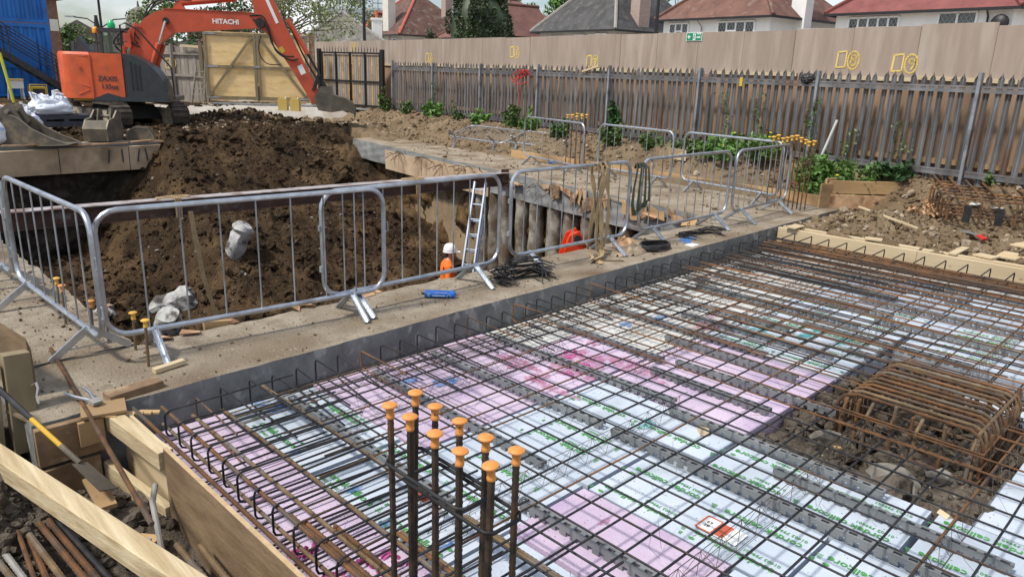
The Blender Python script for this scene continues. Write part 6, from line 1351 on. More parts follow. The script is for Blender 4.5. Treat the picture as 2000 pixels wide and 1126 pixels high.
for i, (x, y, hh, cp, lab) in enumerate(((1.50, 6.95, .28, CAP_Y, 'short capped bar farthest along the left beam'), (1.46, 6.62, .30, CAP_O, 'short capped bar on the left beam, second farthest'), (1.55, 6.22, .25, CAP_O, 'short bar with a dirty orange cap under the angled barrier'), (1.58, 5.95, .27, CAP_O, 'short bar with a pale orange cap under the angled barrier'), (1.68, 5.66, .27, CAP_Y, 'short capped bar behind the front barrier corner'), (1.64, 5.28, .32, CAP_Y, 'short bar with yellow cap in front of the barrier corner'))):
    t = thing('starter_bar', lab, 'starter bar', (x, y, 0), group='short capped bars on the left beam'); m = MB(); P_, rr = ribbed((x, y, -.02), (x+.01, y, hh), .010, .012, 7); m.tube(P_, rr, 7); m.build('bar', 'rebar_brown', t); c = link('cap', cp, t); c.location = (.01, 0, hh-.03)
m = MB(); P_, rr = ribbed((1.02, 9.2, -.1), (1.06, 9.15, 1.9), .02, .02, 7); m.tube(P_, rr, 7); tag(m.build('upright_bar', 'rebar_rust'), 'rusty upright bar behind the leftmost barrier post', 'bar')
# ================================================================== THINGS ON THE NEAR BEAM
def canister(label, loc, rz, L_=.27, r=.032):
    t = thing('foam_canister', label, 'canister', loc, rz)
    m = MB(); m.lathe([(r*.6, 0), (r*.97, .004), (r, .012), (r, L_-.03), (r*.93, L_-.016), (r*.6, L_-.004), (r*.35, L_)], (0, 0, r), 18, axis='x'); m.build('body', 'can_blue', t, local=True)
    m = MB(); m.tube([(-.004, 0, r), (-.03, 0, r)], .010, 8); m.build('nozzle', 'black_plastic', t, local=True)
    m = MB(); m.box((.08, -r-.0015, r-.012), (.20, -r+.004, r-.003)); m.box((.10, -r*.86, r*1.45), (.22, -r*.80, r*1.62)); m.tube([(.045+.012*math.cos(a), -r-.0005, r+.012*math.sin(a)) for a in np.linspace(0, 5.3, 10)], .0025, 4); m.tube([(.215, -r, r-.018), (.235, -r, r+.012), (.255, -r, r-.014)], .002, 4); m.build('print', 'can_print', t, local=True)
    return t
canister('blue foam canister lying on the near beam', (4.20, 5.38, .004), math.radians(-45), .30, .036)
canister('blue canister lying on the far beam beside the capped bars', (13.2, 12.1, .01), math.radians(-48), .45, .045)
# heaps of stirrups
def stirrup_heap(label, c, n, w, h, spread, zstep):
    t = thing('stirrup_heap', label, 'stirrups', c)
    for i in range(n):
        a = random.gauss(0, .13)-.15; ox, oy = random.gauss(0, spread), random.gauss(0, spread*.6); z = .01+i*zstep; tl = random.gauss(0, .06); tl2 = random.gauss(0, .05)
        pts = [(-w/2, -h/2), (-w/2, h/2-.03), (-w/2+.03, h/2), (w/2-.03, h/2), (w/2, h/2-.03), (w/2, -h/2)]
        P_ = []
        for x, y in pts:
            X = x*math.cos(a)-y*math.sin(a)+ox; Y = x*math.sin(a)+y*math.cos(a)+oy; P_.append((X, Y, max(.008, z+x*tl+y*tl2)))
        m = MB(); m.tube(P_, .0055, 6); m.build('stirrup', 'rebar_dark', t, local=True)
    return t
s1_ = stirrup_heap('untidy heap of black wire stirrups on the near beam', (5.36, 5.20, 0), 30, .55, .20, .05, .0055)
for k, (rx, zz) in enumerate(((.95, .12), (.6, .15), (1.2, .10))):
    m = MB(); m.tube([(-.20, -.12, 0), (-.20, .10, 0), (-.17, .13, 0), (.15, .13, 0), (.18, .10, 0), (.18, -.16, 0)], .0058, 6); o = m.build('stirrup', 'rebar_dark', s1_, local=True); o.location = (.0+.06*k, -.02+.03*k, zz); o.rotation_euler = (rx, .1*k-.1, .3*k-.8)
stirrup_heap('flat stack of black stirrups on the beam near the slab corner', (8.95, 5.28, 0), 14, .62, .22, .04, .005)
t = thing('cable_coil', 'coil of black cable on the beam below the barrier', 'cable', (7.75, 5.22, 0))
for k in range(9): m = MB(); r = .20+random.uniform(-.03, .03); m.tube([(7.75+r*1.15*math.cos(a), 5.22+r*math.sin(a)*.75, .012+k*.008+.006*math.sin(3*a+k)) for a in np.linspace(0, 2*math.pi, 26)][:-1], .009, 6, closed=True); m.build('turn', 'black_plastic', t)
def crumple(name, label, c, sx, sy, hz, matn, cat, n=22, seed=3):
    X = np.linspace(-1, 1, n); XX_, YY_ = np.meshgrid(X, X, indexing='ij'); rr = np.sqrt(XX_**2+YY_**2); Zc = hz*np.clip(1-rr**2, 0, 1)**.6*(0.55+1.2*np.abs(perlin(XX_*2.2+seed, YY_*2.2, seed)))+.004
    V = np.stack([XX_*sx*(1+.15*perlin(XX_*3, YY_*3, seed+1)), YY_*sy*(1+.15*perlin(XX_*3, YY_*3, seed+2)), Zc], -1).reshape(-1, 3)
    m = MB(); idx = [(i*n+j, (i+1)*n+j, (i+1)*n+j+1, i*n+j+1) for i in range(n-1) for j in range(n-1) if rr[i, j] < 1.05]; m.add(V.tolist(), idx); m.move(c); return tag(m.build(name, matn, fix=False), label, cat)
crumple('burlap_sack', 'crumpled brown sacking on the beam beside the tan sling', (7.3, 5.28, .003), .32, .14, .10, 'cloth_sack', 'sack', seed=4)
crumple('burlap_sack', 'crumpled pale sacking behind the cable coil', (7.55, 5.55, .003), .22, .12, .12, 'ply_torn', 'sack', seed=9)
m = MB(); m.tube([(6.42, 5.06, .012), (6.62, 5.26, .02), (6.90, 5.06, .012)], .007, 6); tag(m.build('bent_rod', 'rebar_brown'), 'bent thin rod lying on the beam', 'rod')
m = MB(); m.box((8.25, 4.98, .004), (8.42, 5.10, .012)); tag(m.build('paper_tag', 'sign_white'), 'white paper tag at the slab edge of the beam', 'paper')
m = MB()
for k in range(9): a = random.random()*6; c_ = Vector((8.52+random.gauss(0, .12), 5.22+random.gauss(0, .08), .0125+.0006*k)); m.add([c_+Vector((.10*math.cos(a+q*2*math.pi/7), .045*math.sin(a+q*2*math.pi/7), 0))*random.uniform(.8, 1.1) for q in range(7)], [tuple(range(7))])
tag(m.build('paint_splash', 'paint_blue', smooth=False), 'blue marking paint sprayed on the beam beside the coil', 'paint mark')
def plank(name, label, a, b, w, h, matn, cat, up=(0, 0, 1), group=None, c=.003):
    m = MB(); m.bar(a, b, w, h, up=up, c=c); return tag(m.build(name, matn), label, cat, group)
plank('timber_offcut', 'small pale wood wedge on the beam by the front barrier foot', (1.62, 5.12, .02), (1.84, 5.16, .025), .05, .035, 'timber_new', 'offcut')
m = MB()
for i in range(7):
    x = 1.9+i*.36+random.uniform(-.1, .1); y = 5.72+random.uniform(-.03, .05); a = random.random()*3; z = .012
    m = MB(); m.add([(x, y, z), (x+.14*math.cos(a), y+.10*math.sin(a), z+.04*random.random()), (x+.18*math.cos(a+.7), y+.12*math.sin(a+.7), z+.02), (x+.06*math.cos(a+1.5), y+.10*math.sin(a+1.5), z+.05*random.random())], [(0, 1, 2, 3)]); m.v += [(p[0], p[1], p[2]-.008) for p in m.v]; m.f += [(7, 6, 5, 4), (0, 4, 5, 1), (1, 5, 6, 2), (2, 6, 7, 3), (3, 7, 4, 0)]; m.mi = [0]*len(m.f)
    tag(m.build('wood_scrap', 'ply_torn', smooth=False), ['first','second','third','fourth','fifth','sixth','last'][i]+' splintered wood scrap from the left along the pit edge', 'scrap', 'wood scraps along the pit edge')
m = MB(); m.hexa([(2.28, 5.78, -.5), (2.50, 5.76, -.5), (2.50, 5.80, -.5), (2.28, 5.82, -.5)], [(2.26, 5.80, .06), (2.49, 5.78, .03), (2.49, 5.82, .03), (2.26, 5.84, .06)]); tag(m.build('board_offcut', 'timber_tan'), 'upright board stub at the pit edge behind the front barrier', 'board')
# ================================================================== SLAB BAY
EZ = -0.255
ORD = ['first', 'second', 'third', 'fourth', 'fifth', 'sixth', 'seventh', 'eighth', 'ninth', 'tenth', 'eleventh', 'twelfth', 'thirteenth', 'fourteenth', 'fifteenth', 'sixteenth', 'seventeenth', 'eighteenth', 'nineteenth', 'twentieth']
strips = [(2.36, 2.78, 4.62, 0), (2.66, .35, 2.60, .0), (3.05, 2.72, 4.66, -.02), (3.76, 2.82, 4.60, .035), (3.74, .55, 2.76, 0), (4.08, .45, 1.72, 0), (4.32, 1.15, 2.62, 0), (4.46, 2.70, 4.62, .04), (4.86, 2.15, 3.25, 0), (5.10, 3.25, 4.40, 0), (5.22, 1.80, 3.20, .05), (5.62, 2.3, 3.6, 0), (5.92, 2.72, 4.62, 0), (6.35, 2.3, 3.9, 0), (6.75, 2.9, 4.6, 0), (6.62, .8, 2.3, 0), (7.05, 1.4, 2.9, 0), (7.42, 2.5, 4.4, 0), (7.75, .6, 2.5, 0), (8.05, 2.4, 4.5, 0), (8.45, 1.0, 2.9, 0), (8.75, 2.6, 4.6, 0), (9.05, .4, 2.2, 0), (9.32, 2.0, 4.62, 0), (9.7, .8, 3.0, 0), (3.3, -.9, .4, 0), (4.75, -.6, .5, 0), (5.6, -.8, .4, 0), (6.9, -.9, .6, 0), (8.2, -.8, .8, 0)]
strips.sort()
ins = thing('insulation_layer', 'layer of white and pink polystyrene void former sheets under the bars', 'insulation', (5, 2, EZ))
W_, K_, D_ = 'eps_white', 'eps_pink', 'eps_dusty'
sheets = [(1.335, 1.93, 3.62, 4.74, K_), (1.335, 1.93, 2.42, 3.60, K_), (1.335, 1.93, 1.22, 2.40, K_), (1.335, 1.93, 0.0, 1.20, K_), (1.335, 1.93, -1.4, -.02, K_),
          (1.95, 2.62, 3.62, 4.76, W_), (1.95, 2.62, 2.42, 3.60, W_), (1.95, 2.44, 1.0, 2.40, W_), (1.95, 2.62, -1.4, .98, W_),
          (2.64, 3.24, 3.42, 4.77, K_), (3.26, 3.90, 3.42, 4.78, K_), (2.64, 3.10, 2.44, 3.40, W_), (2.46, 3.08, 1.45, 2.42, K_), (2.46, 3.08, 1.0, 1.43, W_), (2.64, 3.10, -1.4, .98, W_),
          (3.12, 3.90, 2.42, 3.40, W_), (3.10, 3.72, 1.22, 2.40, W_), (3.12, 3.72, 0.0, 1.20, W_), (3.12, 3.72, -1.4, -.02, W_),
          (3.92, 4.42, 3.42, 4.80, K_), (3.92, 4.42, 2.12, 3.40, W_), (3.74, 4.42, .92, 2.10, W_), (3.74, 4.42, -.3, .88, W_), (3.74, 4.42, -1.4, -.32, W_),
          (4.44, 5.18, 3.42, 4.22, K_), (4.44, 5.18, 2.12, 3.40, K_), (4.44, 5.18, 4.24, 4.80, D_), (5.20, 5.95, 2.12, 3.42, K_), (5.20, 5.95, 3.44, 4.80, D_),
          (4.44, 5.18, -1.4, .72, W_), (5.20, 6.20, -1.4, .70, W_)]
x = 5.97
for i in range(7):
    x1 = x+.62
    for (ya, yb) in ((-1.4, -.1), (-.08, 1.0), (1.02, 2.10), (2.12, 3.42), (3.44, 4.82)):
        if x < 6.6 and ya < 2.0 and yb > .5: 
            continue
        if x < 6.2 and ya < 2.0: continue
        sheets.append((x, x1-.02, ya, yb, D_ if ya > 3 or x > 9.2 else W_))
    x = x1
sheets.append((6.24, 6.57, -1.4, 1.3, W_))
T_CORDEK = text_mesh('cordek cellcore', .072, .0007, 'print_green', bold=.0012); T_TEL = text_mesh('01403 799601', .036, .0007, 'print_green'); T_B = text_mesh('B', .04, .0007, 'print_green')
m = MB()
for k in range(4): m.add([(0, k*.013, 0), (.035-.006*k, k*.013+.004, 0), (.035-.006*k, k*.013+.011, 0), (0, k*.013+.007, 0)], [(0, 1, 2, 3)])
LOGO = m.mesh('logo', 'print_green', smooth=False)
m = MB(); m.add([(.018*math.cos(a), .012*math.sin(a), 0) for a in np.linspace(0, 2*math.pi, 14)[:-1]], [tuple(range(13))]); SEAL = m.mesh('seal', 'print_green', smooth=False)
def printed(sh, cx, cy, flip, z):
    # reading direction +Y (flip=0) or -Y
    rz = math.pi/2 if not flip else -math.pi/2; sg_ = 1 if not flip else -1
    for me, dx, dy in ((T_CORDEK, 0, 0), (T_TEL, .062*sg_, -.13*sg_), (T_B, -.06*sg_, .28*sg_), (LOGO, .02*sg_, -.34*sg_), (SEAL, -.062*sg_, .21*sg_)):
        o = link('lettering' if me in (T_CORDEK, T_TEL, T_B) else 'printed_mark', me, sh); o.location = (cx+dx, cy+dy, z+.0035); o.rotation_euler = (0, 0, rz)
        o.location = WORLD(sh).inverted() @ o.location
th = .20
for (x0, x1, y0, y1, mm) in sheets:
    m = MB(); jt = random.uniform(-.006, .004); e = .008
    ax, bx, ay, by = x0+random.uniform(0, e), x1-random.uniform(0, e), y0+random.uniform(0, e), y1-random.uniform(0, e)
    if by > 4.6: by = min(by, slab_front(ax)-.01)
    m.hexa([(ax, ay, EZ-th), (bx, ay, EZ-th), (bx, by, EZ-th), (ax, by, EZ-th)], [(ax, ay, EZ+jt), (bx, ay, EZ+jt), (bx, by, EZ+jt), (ax, by, EZ+jt)])
    sh = m.build('sheet', mm, ins, smooth=False)
    if mm == W_ and x0 < 8 and (y1-y0) > .8:
        nrow = 2 if x1-x0 > .58 else 1
        for r_ in range(nrow):
            lo_, hi_ = x0+(x1-x0)*r_/nrow+.10, x0+(x1-x0)*(r_+1)/nrow-.09; near_ = [q[0] for q in strips if q[1] < y1 and q[2] > y0]+[-9]; cx = max(np.linspace(lo_, hi_, 15), key=lambda v: min(abs(v-q)-.03 for q in near_)-.15*abs(v-(lo_+hi_)/2))
            for cy in ((y0+y1)/2-.30, (y0+y1)/2+.32)[:(2 if y1-y0 > 1.15 else 1)]:
                printed(sh, cx, cy if y1-y0 > 1.15 else (y0+y1)/2, (x0 < 2.4) ^ (r_ == 1 and x0 < 2.7), EZ+jt)
def splat(name, matn, label, cx, cy, rx, ry, n=14, z=EZ+.006, cnt=1):
    m = MB()
    for q in range(cnt):
        ox, oy = (random.gauss(0, rx*.8), random.gauss(0, ry*.8)) if q else (0, 0); k = 1 if q == 0 else random.uniform(.1, .4)
        m.add([(cx+ox+k*rx*math.cos(a)*random.uniform(.8, 1.15), cy+oy+k*ry*math.sin(a)*random.uniform(.8, 1.15), z+.0004*q) for a in np.linspace(0, 2*math.pi, n+1)[:-1]], [tuple(range(n))])
    o = m.build(name, matn, ins, smooth=False); o['kind'] = 'stuff'; return o
for (mm, cx, cy, rx, ry) in (('paint_blue', 2.30, 4.55, .16, .10), ('paint_blue', 3.45, 4.15, .14, .06), ('paint_blue', 3.25, 4.35, .08, .05), ('paint_blue', 2.02, 3.9, .05, .04), ('paint_blue', 2.06, 3.3, .05, .03), ('paint_blue', 2.0, 2.9, .06, .03), ('paint_blue', 2.12, 2.55, .05, .04),
                             ('paint_blue', 2.03, 2.1, .12, .16), ('paint_teal', 6.6, 3.15, .22, .09), ('paint_teal', 6.85, 2.75, .2, .08), ('paint_teal', 6.9, 2.45, .12, .06), ('paint_blue', 6.15, 4.0, .10, .06), ('paint_blue', 5.7, 4.1, .09, .05),
                             ('paint_pink', 4.15, 4.1, .10, .25), ('paint_pink', 4.55, 3.72, .30, .20), ('paint_pink', 4.85, 3.35, .12, .3), ('paint_pink', 4.0, 3.55, .05, .3), ('paint_pink', 1.62, 3.55, .05, .03), ('paint_pink', 1.70, 3.2, .03, .02), ('paint_pink', 2.9, 2.12, .05, .02), ('paint_pink', 6.35, 3.55, .22, .12)):
    splat('paint_mark', mm, None, cx, cy, rx, ry, cnt=7 if rx > .06 else 3)
# gouged magenta pieces in the edge sheets
for (cx, cy, sx, sy) in ((1.78, 2.62, .12, .10), (1.58, 2.95, .10, .05), (1.55, 2.70, .09, .05), (1.82, 2.18, .09, .10), (1.60, 2.25, .05, .04), (4.42, 3.62, .16, .09), (4.62, 3.90, .12, .07)):
    pts = [(cx+random.uniform(-sx, sx), cy+random.uniform(-sy, sy), EZ-.002+random.uniform(-.01, .012)) for _ in range(26)]; o = lumps('torn_foam', np.array(pts), np.full(26, .022), 'eps_torn', big=False); o.parent = ins; o.matrix_basis = WORLD(ins).inverted(); o['kind'] = 'stuff'
# red and white label
t = thing('product_label', 'red and white paper label on a white sheet at the lower right', 'label', (3.33, 1.63, EZ))
m = MB(); m.box((3.24, 1.52, EZ+.004), (3.38, 1.76, EZ+.006)); m.build('paper', 'sign_white', t)
m = MB(); m.box((3.245, 1.60, EZ+.0062), (3.375, 1.675, EZ+.0075)); m.bar((3.24, 1.76, EZ+.007), (3.38, 1.76, EZ+.007), .010, .002); m.bar((3.24, 1.67, EZ+.007), (3.24, 1.76, EZ+.007), .010, .002); m.bar((3.38, 1.67, EZ+.007), (3.38, 1.76, EZ+.007), .010, .002); m.build('red_band', 'print_red', t)
o = link('lettering', text_mesh('85\n69', .036, .0006, 'print_dark'), t); o.location = (-.02, .09, .008); o.rotation_euler = (0, 0, math.pi/2)
t = thing('product_label', 'red and white paper label behind the orange caps', 'label', (2.33, 2.93, EZ)); m = MB(); m.box((2.26, 2.78, EZ+.004), (2.42, 3.06, EZ+.006)); m.build('paper', 'sign_white', t); m = MB(); m.box((2.27, 2.92, EZ+.0062), (2.41, 3.05, EZ+.0075)); m.build('red_band', 'print_red', t)
o = link('lettering', text_mesh('OSE', .05, .0006, 'print_dark'), t); o.location = (0.01, -.08, .008); o.rotation_euler = (0, 0, math.pi/2)
crumple('plastic_scrap', 'crumpled teal plastic scrap on a white sheet', (4.04, 2.66, EZ), .08, .05, .05, 'paint_teal', 'plastic', n=12, seed=6)
m = MB(); m.extr([(0, 0), (.16, 0), (.02, .05)], -.03, .03, lambda a, b, c: (a*.7-b*.7+4.22, a*.7+b*.7+2.30, EZ+c)); tag(m.build('timber_offcut', 'timber_new'), 'small pale wedge of wood on a white sheet', 'offcut')

# ---- slotted plastic spacer strips
def spacer_mesh(L_):
    m = MB(); w = .026; h_ = .056; p = .075; n = int(L_/p); ts_ = .005
    for i in range(n):
        y0 = i*p
        # top plate with a slot
        a, b, c, d = y0, y0+.016, y0+p-.016, y0+p
        m.box((-w, a, h_-ts_), (w, b, h_)); m.box((-w, c, h_-ts_), (w, d, h_)); m.box((-w, b, h_-ts_), (-w*.5, c, h_)); m.box((w*.5, b, h_-ts_), (w, c, h_))
        for sx in (-1, 1):
            x0, x1 = (sx*w, sx*(w-ts_)) if sx < 0 else (w-ts_, w)
            m.box((x0, y0, .028), (x1, y0+p, h_-ts_-.0005)); m.box((x0, y0+.022, 0), (x1, y0+p-.008, .0275))
    return m.mesh('spacer', 'plastic_grey', smooth=False), n*p
SPM = {}
for i, (x, y0, y1, rot) in enumerate(strips):
    k = round((y1-y0), 1)
    if k not in SPM: SPM[k] = spacer_mesh(k)
    o = link('spacer_strip', SPM[k][0]); o.location = (x, y0, EZ+.004); o.rotation_euler = (0, 0, rot)
    tag(o, (ORD+[q+' last' for q in ORD])[i if i < 20 else 20+len(strips)-1-i].replace('first last','last').replace('-last','')+' grey slotted spacer strip counting from the near shutter board', 'spacer', 'slotted plastic spacer strips')
# ---- wire lattice spacers
def lattice_mesh(L_, hh):
    m = MB(); n = int(L_/.1)
    for y in (-.04, .04): m.tube([(0, y, 0), (L_, y, 0)], .0022, 4)
    m.tube([(0, 0, hh), (L_, 0, hh)], .0026, 4)
    for y in (-.04, .04):
        P_ = [(i*.1, y if i % 2 == 0 else 0, 0 if i % 2 == 0 else hh) for i in range(n+1)]; m.tube(P_, .0018, 4)
    return m.mesh('lattice', 'wire', smooth=False)
lat = [(1.53, 2.2, 5.2), (2.63, 2.1, 4.5), (3.98, 2.3, 4.7), (3.3, 4.7, 7.2), (3.86, 5.2, 7.6), (4.32, 5.0, 9.4), (2.30, 6.6, 10.1), (3.0, 7.0, 10.1), (1.35, 6.5, 10.1), (3.62, 8.0, 10.1), (.75, 3.0, 5.6), (4.42, 3.0, 5.0)]
for i, (y, xa, xb) in enumerate(sorted(lat)):
    o = link('wire_spacer', lattice_mesh(xb-xa, .125)); o.location = (xa, y, EZ+.008)
    tag(o, ORD[i]+' zigzag wire spacer counting from the near side towards the concrete beam', 'wire spacer', 'zigzag wire spacers')
# ---- main mat
mat_ = thing('reinforcement_mat', 'wide grid of dark and rusty reinforcing bars over the sheets', 'rebar mat', (5, 2, -.1))
def wob(a, b, n=6, s=.004):
    a = Vector(a); b = Vector(b); P_ = [a.lerp(b, i/n) for i in range(n+1)]
    return [P_[0]]+[p+Vector((random.gauss(0, s), random.gauss(0, s), random.gauss(0, s*.5))) for p in P_[1:-1]]+[P_[-1]]
r_ = .0066
yv = 4.52; kk = 0
while yv > -1.3:
    if 2.0 < yv < 3.62: mm = 'rebar_mid' if abs(yv-3.3) < .25 or abs(yv-2.3) < .12 else 'rebar_dark'
    else: mm = 'rebar_mid' if random.random() < .12 else 'rebar_dark'
    x0 = 1.95+random.uniform(-.1, .1) if yv < 4.4 else 2.2
    xm = 6.3+random.uniform(-.6, .6)
    m = MB(); m.tube(wob((x0, yv, -.108), (xm+.5, yv, -.108)), r_, 6); m.build('long_bar', mm, mat_)
    m = MB(); m.tube(wob((xm-.25, yv-.02, -.108), (10.25, yv-.02, -.108)), r_, 6); m.build('long_bar', random.choice(['rebar_mid', 'rebar_mid', 'rebar_dark']), mat_)
    yv -= .2+random.uniform(-.012, .012)
xv = 2.18
while xv < 10.0:
    mm = 'rebar_dark' if xv < 4.6 else random.choice(['rebar_dark', 'rebar_mid', 'rebar_mid', 'rebar_rust'])
    if abs(xv-4.8) < .11 or abs(xv-5.6) < .11: mm = 'rebar_rust'
    y1 = slab_front(xv)-.28-random.uniform(0, .2)
    m = MB(); m.tube(wob((xv, -1.35, -.094), (xv+random.uniform(-.01, .01), y1, -.094)), r_, 6); m.build('cross_bar', mm, mat_)
    if xv > 5.4 and random.random() < .55:
        m = MB(); m.tube(wob((xv+.05, .2+random.random(), -.094), (xv+.045, 3.2+random.random(), -.094)), r_, 6); m.build('cross_bar', random.choice(['rebar_mid', 'rebar_rust']), mat_)
    xv += .2+random.uniform(-.01, .01)
# bottom layer near the edges and crowded rusty bars by the far timber
for k, xv in enumerate(np.arange(9.55, 10.36, .05)):
    m = MB(); z = random.choice([-.20, -.16, -.115, -.09]); m.tube(wob((xv, -1.3, z), (xv+random.uniform(-.03, .03), 4.75, z), 6, .008), random.choice([.008, .010, .0125]), 6); m.build('edge_bar', random.choice(['rebar_rust', 'rebar_rust', 'rebar_mid']), mat_)
for xv in np.arange(7.2, 9.5, .1):
    if random.random() < .6: m = MB(); m.tube(wob((xv, 2.2+random.random(), -.075), (xv+.01, 4.65, -.075), 4, .006), r_, 6); m.build('lap_bar', random.choice(['rebar_dark', 'rebar_mid']), mat_)
for yv in (4.60, 4.52, 4.66, 4.40): m = MB(); m.tube(wob((1.9, yv, -.205), (10.2, yv+.17, -.205), 10, .012), .006, 6); m.build('edge_bar', 'rebar_brown', mat_)
# ---- hooked bars along the concrete beam
ub = thing('edge_hooks', 'row of black hairpin bars against the concrete beam face', 'hairpin bars', (5, 4.7, -.1))
def ubar(m, p_end, dirv, up0, L_top, L_bot, z0, z1, r=.0065, cr=.03):
    e = Vector(p_end); d = Vector(dirv); 
    P_ = [e+d*L_top+UP*z1, e+d*cr+UP*z1, e+d*cr*.3+UP*(z1-cr*.3), e+UP*(z1-cr), e+UP*(z0+cr), e+d*cr*.3+UP*(z0+cr*.3), e+d*cr+UP*z0, e+d*L_bot+UP*z0]
    m.tube(P_, r, 7)
xv = 1.72
while xv < 10.2:
    m = MB(); a = random.gauss(0, .05)+(-.03); d = Vector((math.sin(a), -math.cos(a), random.gauss(0, .02))); y = slab_front(xv)-.055-random.uniform(0, .05)
    ubar(m, (xv, y, 0), d, None, random.uniform(.62, .9), random.uniform(.5, .8), -.215+random.uniform(-.01, .02), -.045+random.uniform(-.02, .02)); m.build('hairpin', 'rebar_dark' if random.random() < .85 else 'rebar_mid', ub)
    xv += .2+random.uniform(-.035, .035)
ub2 = thing('edge_hooks', 'row of black hairpin bars along the near plywood shutter', 'hairpin bars', (1.5, 3, -.1)); yv = 4.57
while yv > -1.0:
    m = MB(); d = Vector((1, random.gauss(0, .015), random.gauss(0, .012))); ubar(m, (1.485+random.uniform(-.008, .008), yv, 0), d, None, random.uniform(.85, 1.05), random.uniform(.75, .95), -.225, -.04+random.uniform(-.008, .008), .0068, .035); m.build('hairpin', 'rebar_dark', ub2)
    for q in range(random.choice([1, 1, 2])): m = MB(); z = -.06-.10*q; m.tube(wob((1.40+random.uniform(-.03, .05), yv-.06-.03*q, -.225), (2.35+random.uniform(-.15, .15), yv-.06-.04*q, -.225), 3, .004), .0065, 6); m.build('tail_bar', 'rebar_dark', ub2)
    yv -= .2+random.uniform(-.015, .015)
# thick ribbed bars threaded through the hooks
tb = thing('edge_bars', 'thick rusty ribbed bars threaded through the near hairpins', 'bars', (1.5, 3, -.1))
for (x, z, mm, r) in ((1.512, -.068, 'rebar_rust', .0115), (1.507, -.185, 'rebar_brown', .010), (1.70, -.185, 'rebar_brown', .0115), (1.90, -.20, 'rebar_brown', .0115), (1.345, -.03, 'rebar_rust', .0115), (2.20, -.11, 'rebar_brown', .0115)):
    P_, rr = ribbed((x, 4.72 if x < 1.4 else 4.70, z), (x+.01, -1.0, z+.01), r, .014, 7); 
    m = MB(); m.tube(P_, rr, 7); m.build('ribbed_bar', mm, tb)
for (x, y0, y1, z, mm) in ((1.532, 3.05, -1.0, -.072, 'rebar_rust'), (1.555, 2.95, -1.0, -.07, 'rebar_rust'), (1.72, 2.95, -1.0, -.165, 'rebar_rust'), (1.93, 2.75, -1.0, -.175, 'rebar_rust'), (1.955, 2.70, -1.0, -.18, 'rebar_brown'), (2.225, 2.5, -1.0, -.11, 'rebar_brown')):
    P_, rr = ribbed((x, y0, z), (x, y1, z), .0115, .014, 7); m = MB(); m.tube(P_, rr, 7); m.build('ribbed_bar', mm, tb)
# hooks at the far timber
ub3 = thing('edge_hooks', 'row of dark hooked bars along the far timber edge', 'hairpin bars', (10.3, 3, -.1)); yv = 4.6
while yv > -1.0:
    m = MB(); ubar(m, (10.38, yv, 0), Vector((-1, 0, -.05)), None, .42, .3, -.20, -.02, .008, .02); m.build('hook', 'rebar_dark', ub3); yv -= .25
# tie wires
tw = MB()
for _ in range(140):
    x, y = random.uniform(1.6, 6), random.uniform(.6, 4.5); a = random.random()*6
    tw.tube([(x, y, -.10), (x+.05*math.cos(a), y+.05*math.sin(a), -.12+random.uniform(-.05, .02)), (x+.11*math.cos(a+.6), y+.11*math.sin(a+.6), -.16+random.uniform(-.08, .05))], .0011, 3)
o = tw.build('tie_wire', 'wire', mat_, smooth=False); o['kind'] = 'stuff'
# ---- rebar cage in the pile cap hole
cg = thing('rebar_cage', 'rusty welded rebar cage standing in the open pit in the sheets', 'rebar cage', (5.45, 1.3, -.5))
ZC = .05; cx0, cx1, cy0, cy1 = 5.06, 6.08, .86, 1.76
for k in range(12):
    x = cx0+.04+(cx1-cx0-.08)*k/11
    pts = [(x, cy0, -.40), (x, cy0, -.12), (x, cy0+.03, -.06), (x, cy0+.10, -.03), (x, cy1-.10, -.03), (x, cy1-.03, -.06), (x, cy1, -.12), (x, cy1, -.40)]
    m = MB(); m.tube([(a+random.gauss(0, .006), b+random.gauss(0, .006), c) for a, b, c in pts], .0115, 7); m.build('bent_bar', ['rebar_rust', 'rebar_brown', 'rebar_mid'][k % 3], cg)
for k in range(6):
    y = cy0+.05+(cy1-cy0-.1)*k/5; pts = [(cx0-.02, y, -.46), (cx0-.02, y, -.14), (cx0+.06, y, -.055), (cx1-.06, y, -.055), (cx1+.02, y, -.14), (cx1+.02, y, -.46)]
    m = MB(); m.tube([(a+random.gauss(0, .006), b+random.gauss(0, .006), c) for a, b, c in pts], .0115, 7); m.build('bent_bar', 'rebar_rust' if k % 2 else 'rebar_brown', cg)
for z in (-.14, -.24, -.34):
    m = MB(); m.tube([(cx0-.03, cy0-.02, z), (cx1+.03, cy0-.02, z), (cx1+.03, cy1+.02, z), (cx0-.03, cy1+.02, z)], .008, 6, closed=True); m.build('hoop', 'rebar_rust', cg)
for _ in range(24):
    x = random.choice([cx0, cx1, random.uniform(cx0, cx1)]); y = cy0 if cx0 < x < cx1 else random.uniform(cy0, cy1); P_, rr = ribbed((x, y-.02, -.42), (x+random.gauss(0, .02), y-.02, -.04+random.uniform(-.06, .04)), .0115, .014, 7); m = MB(); m.tube(P_, rr, 7); m.build('upright_bar', random.choice(['rebar_rust', 'rebar_brown']), cg)
cg.location.z += ZC
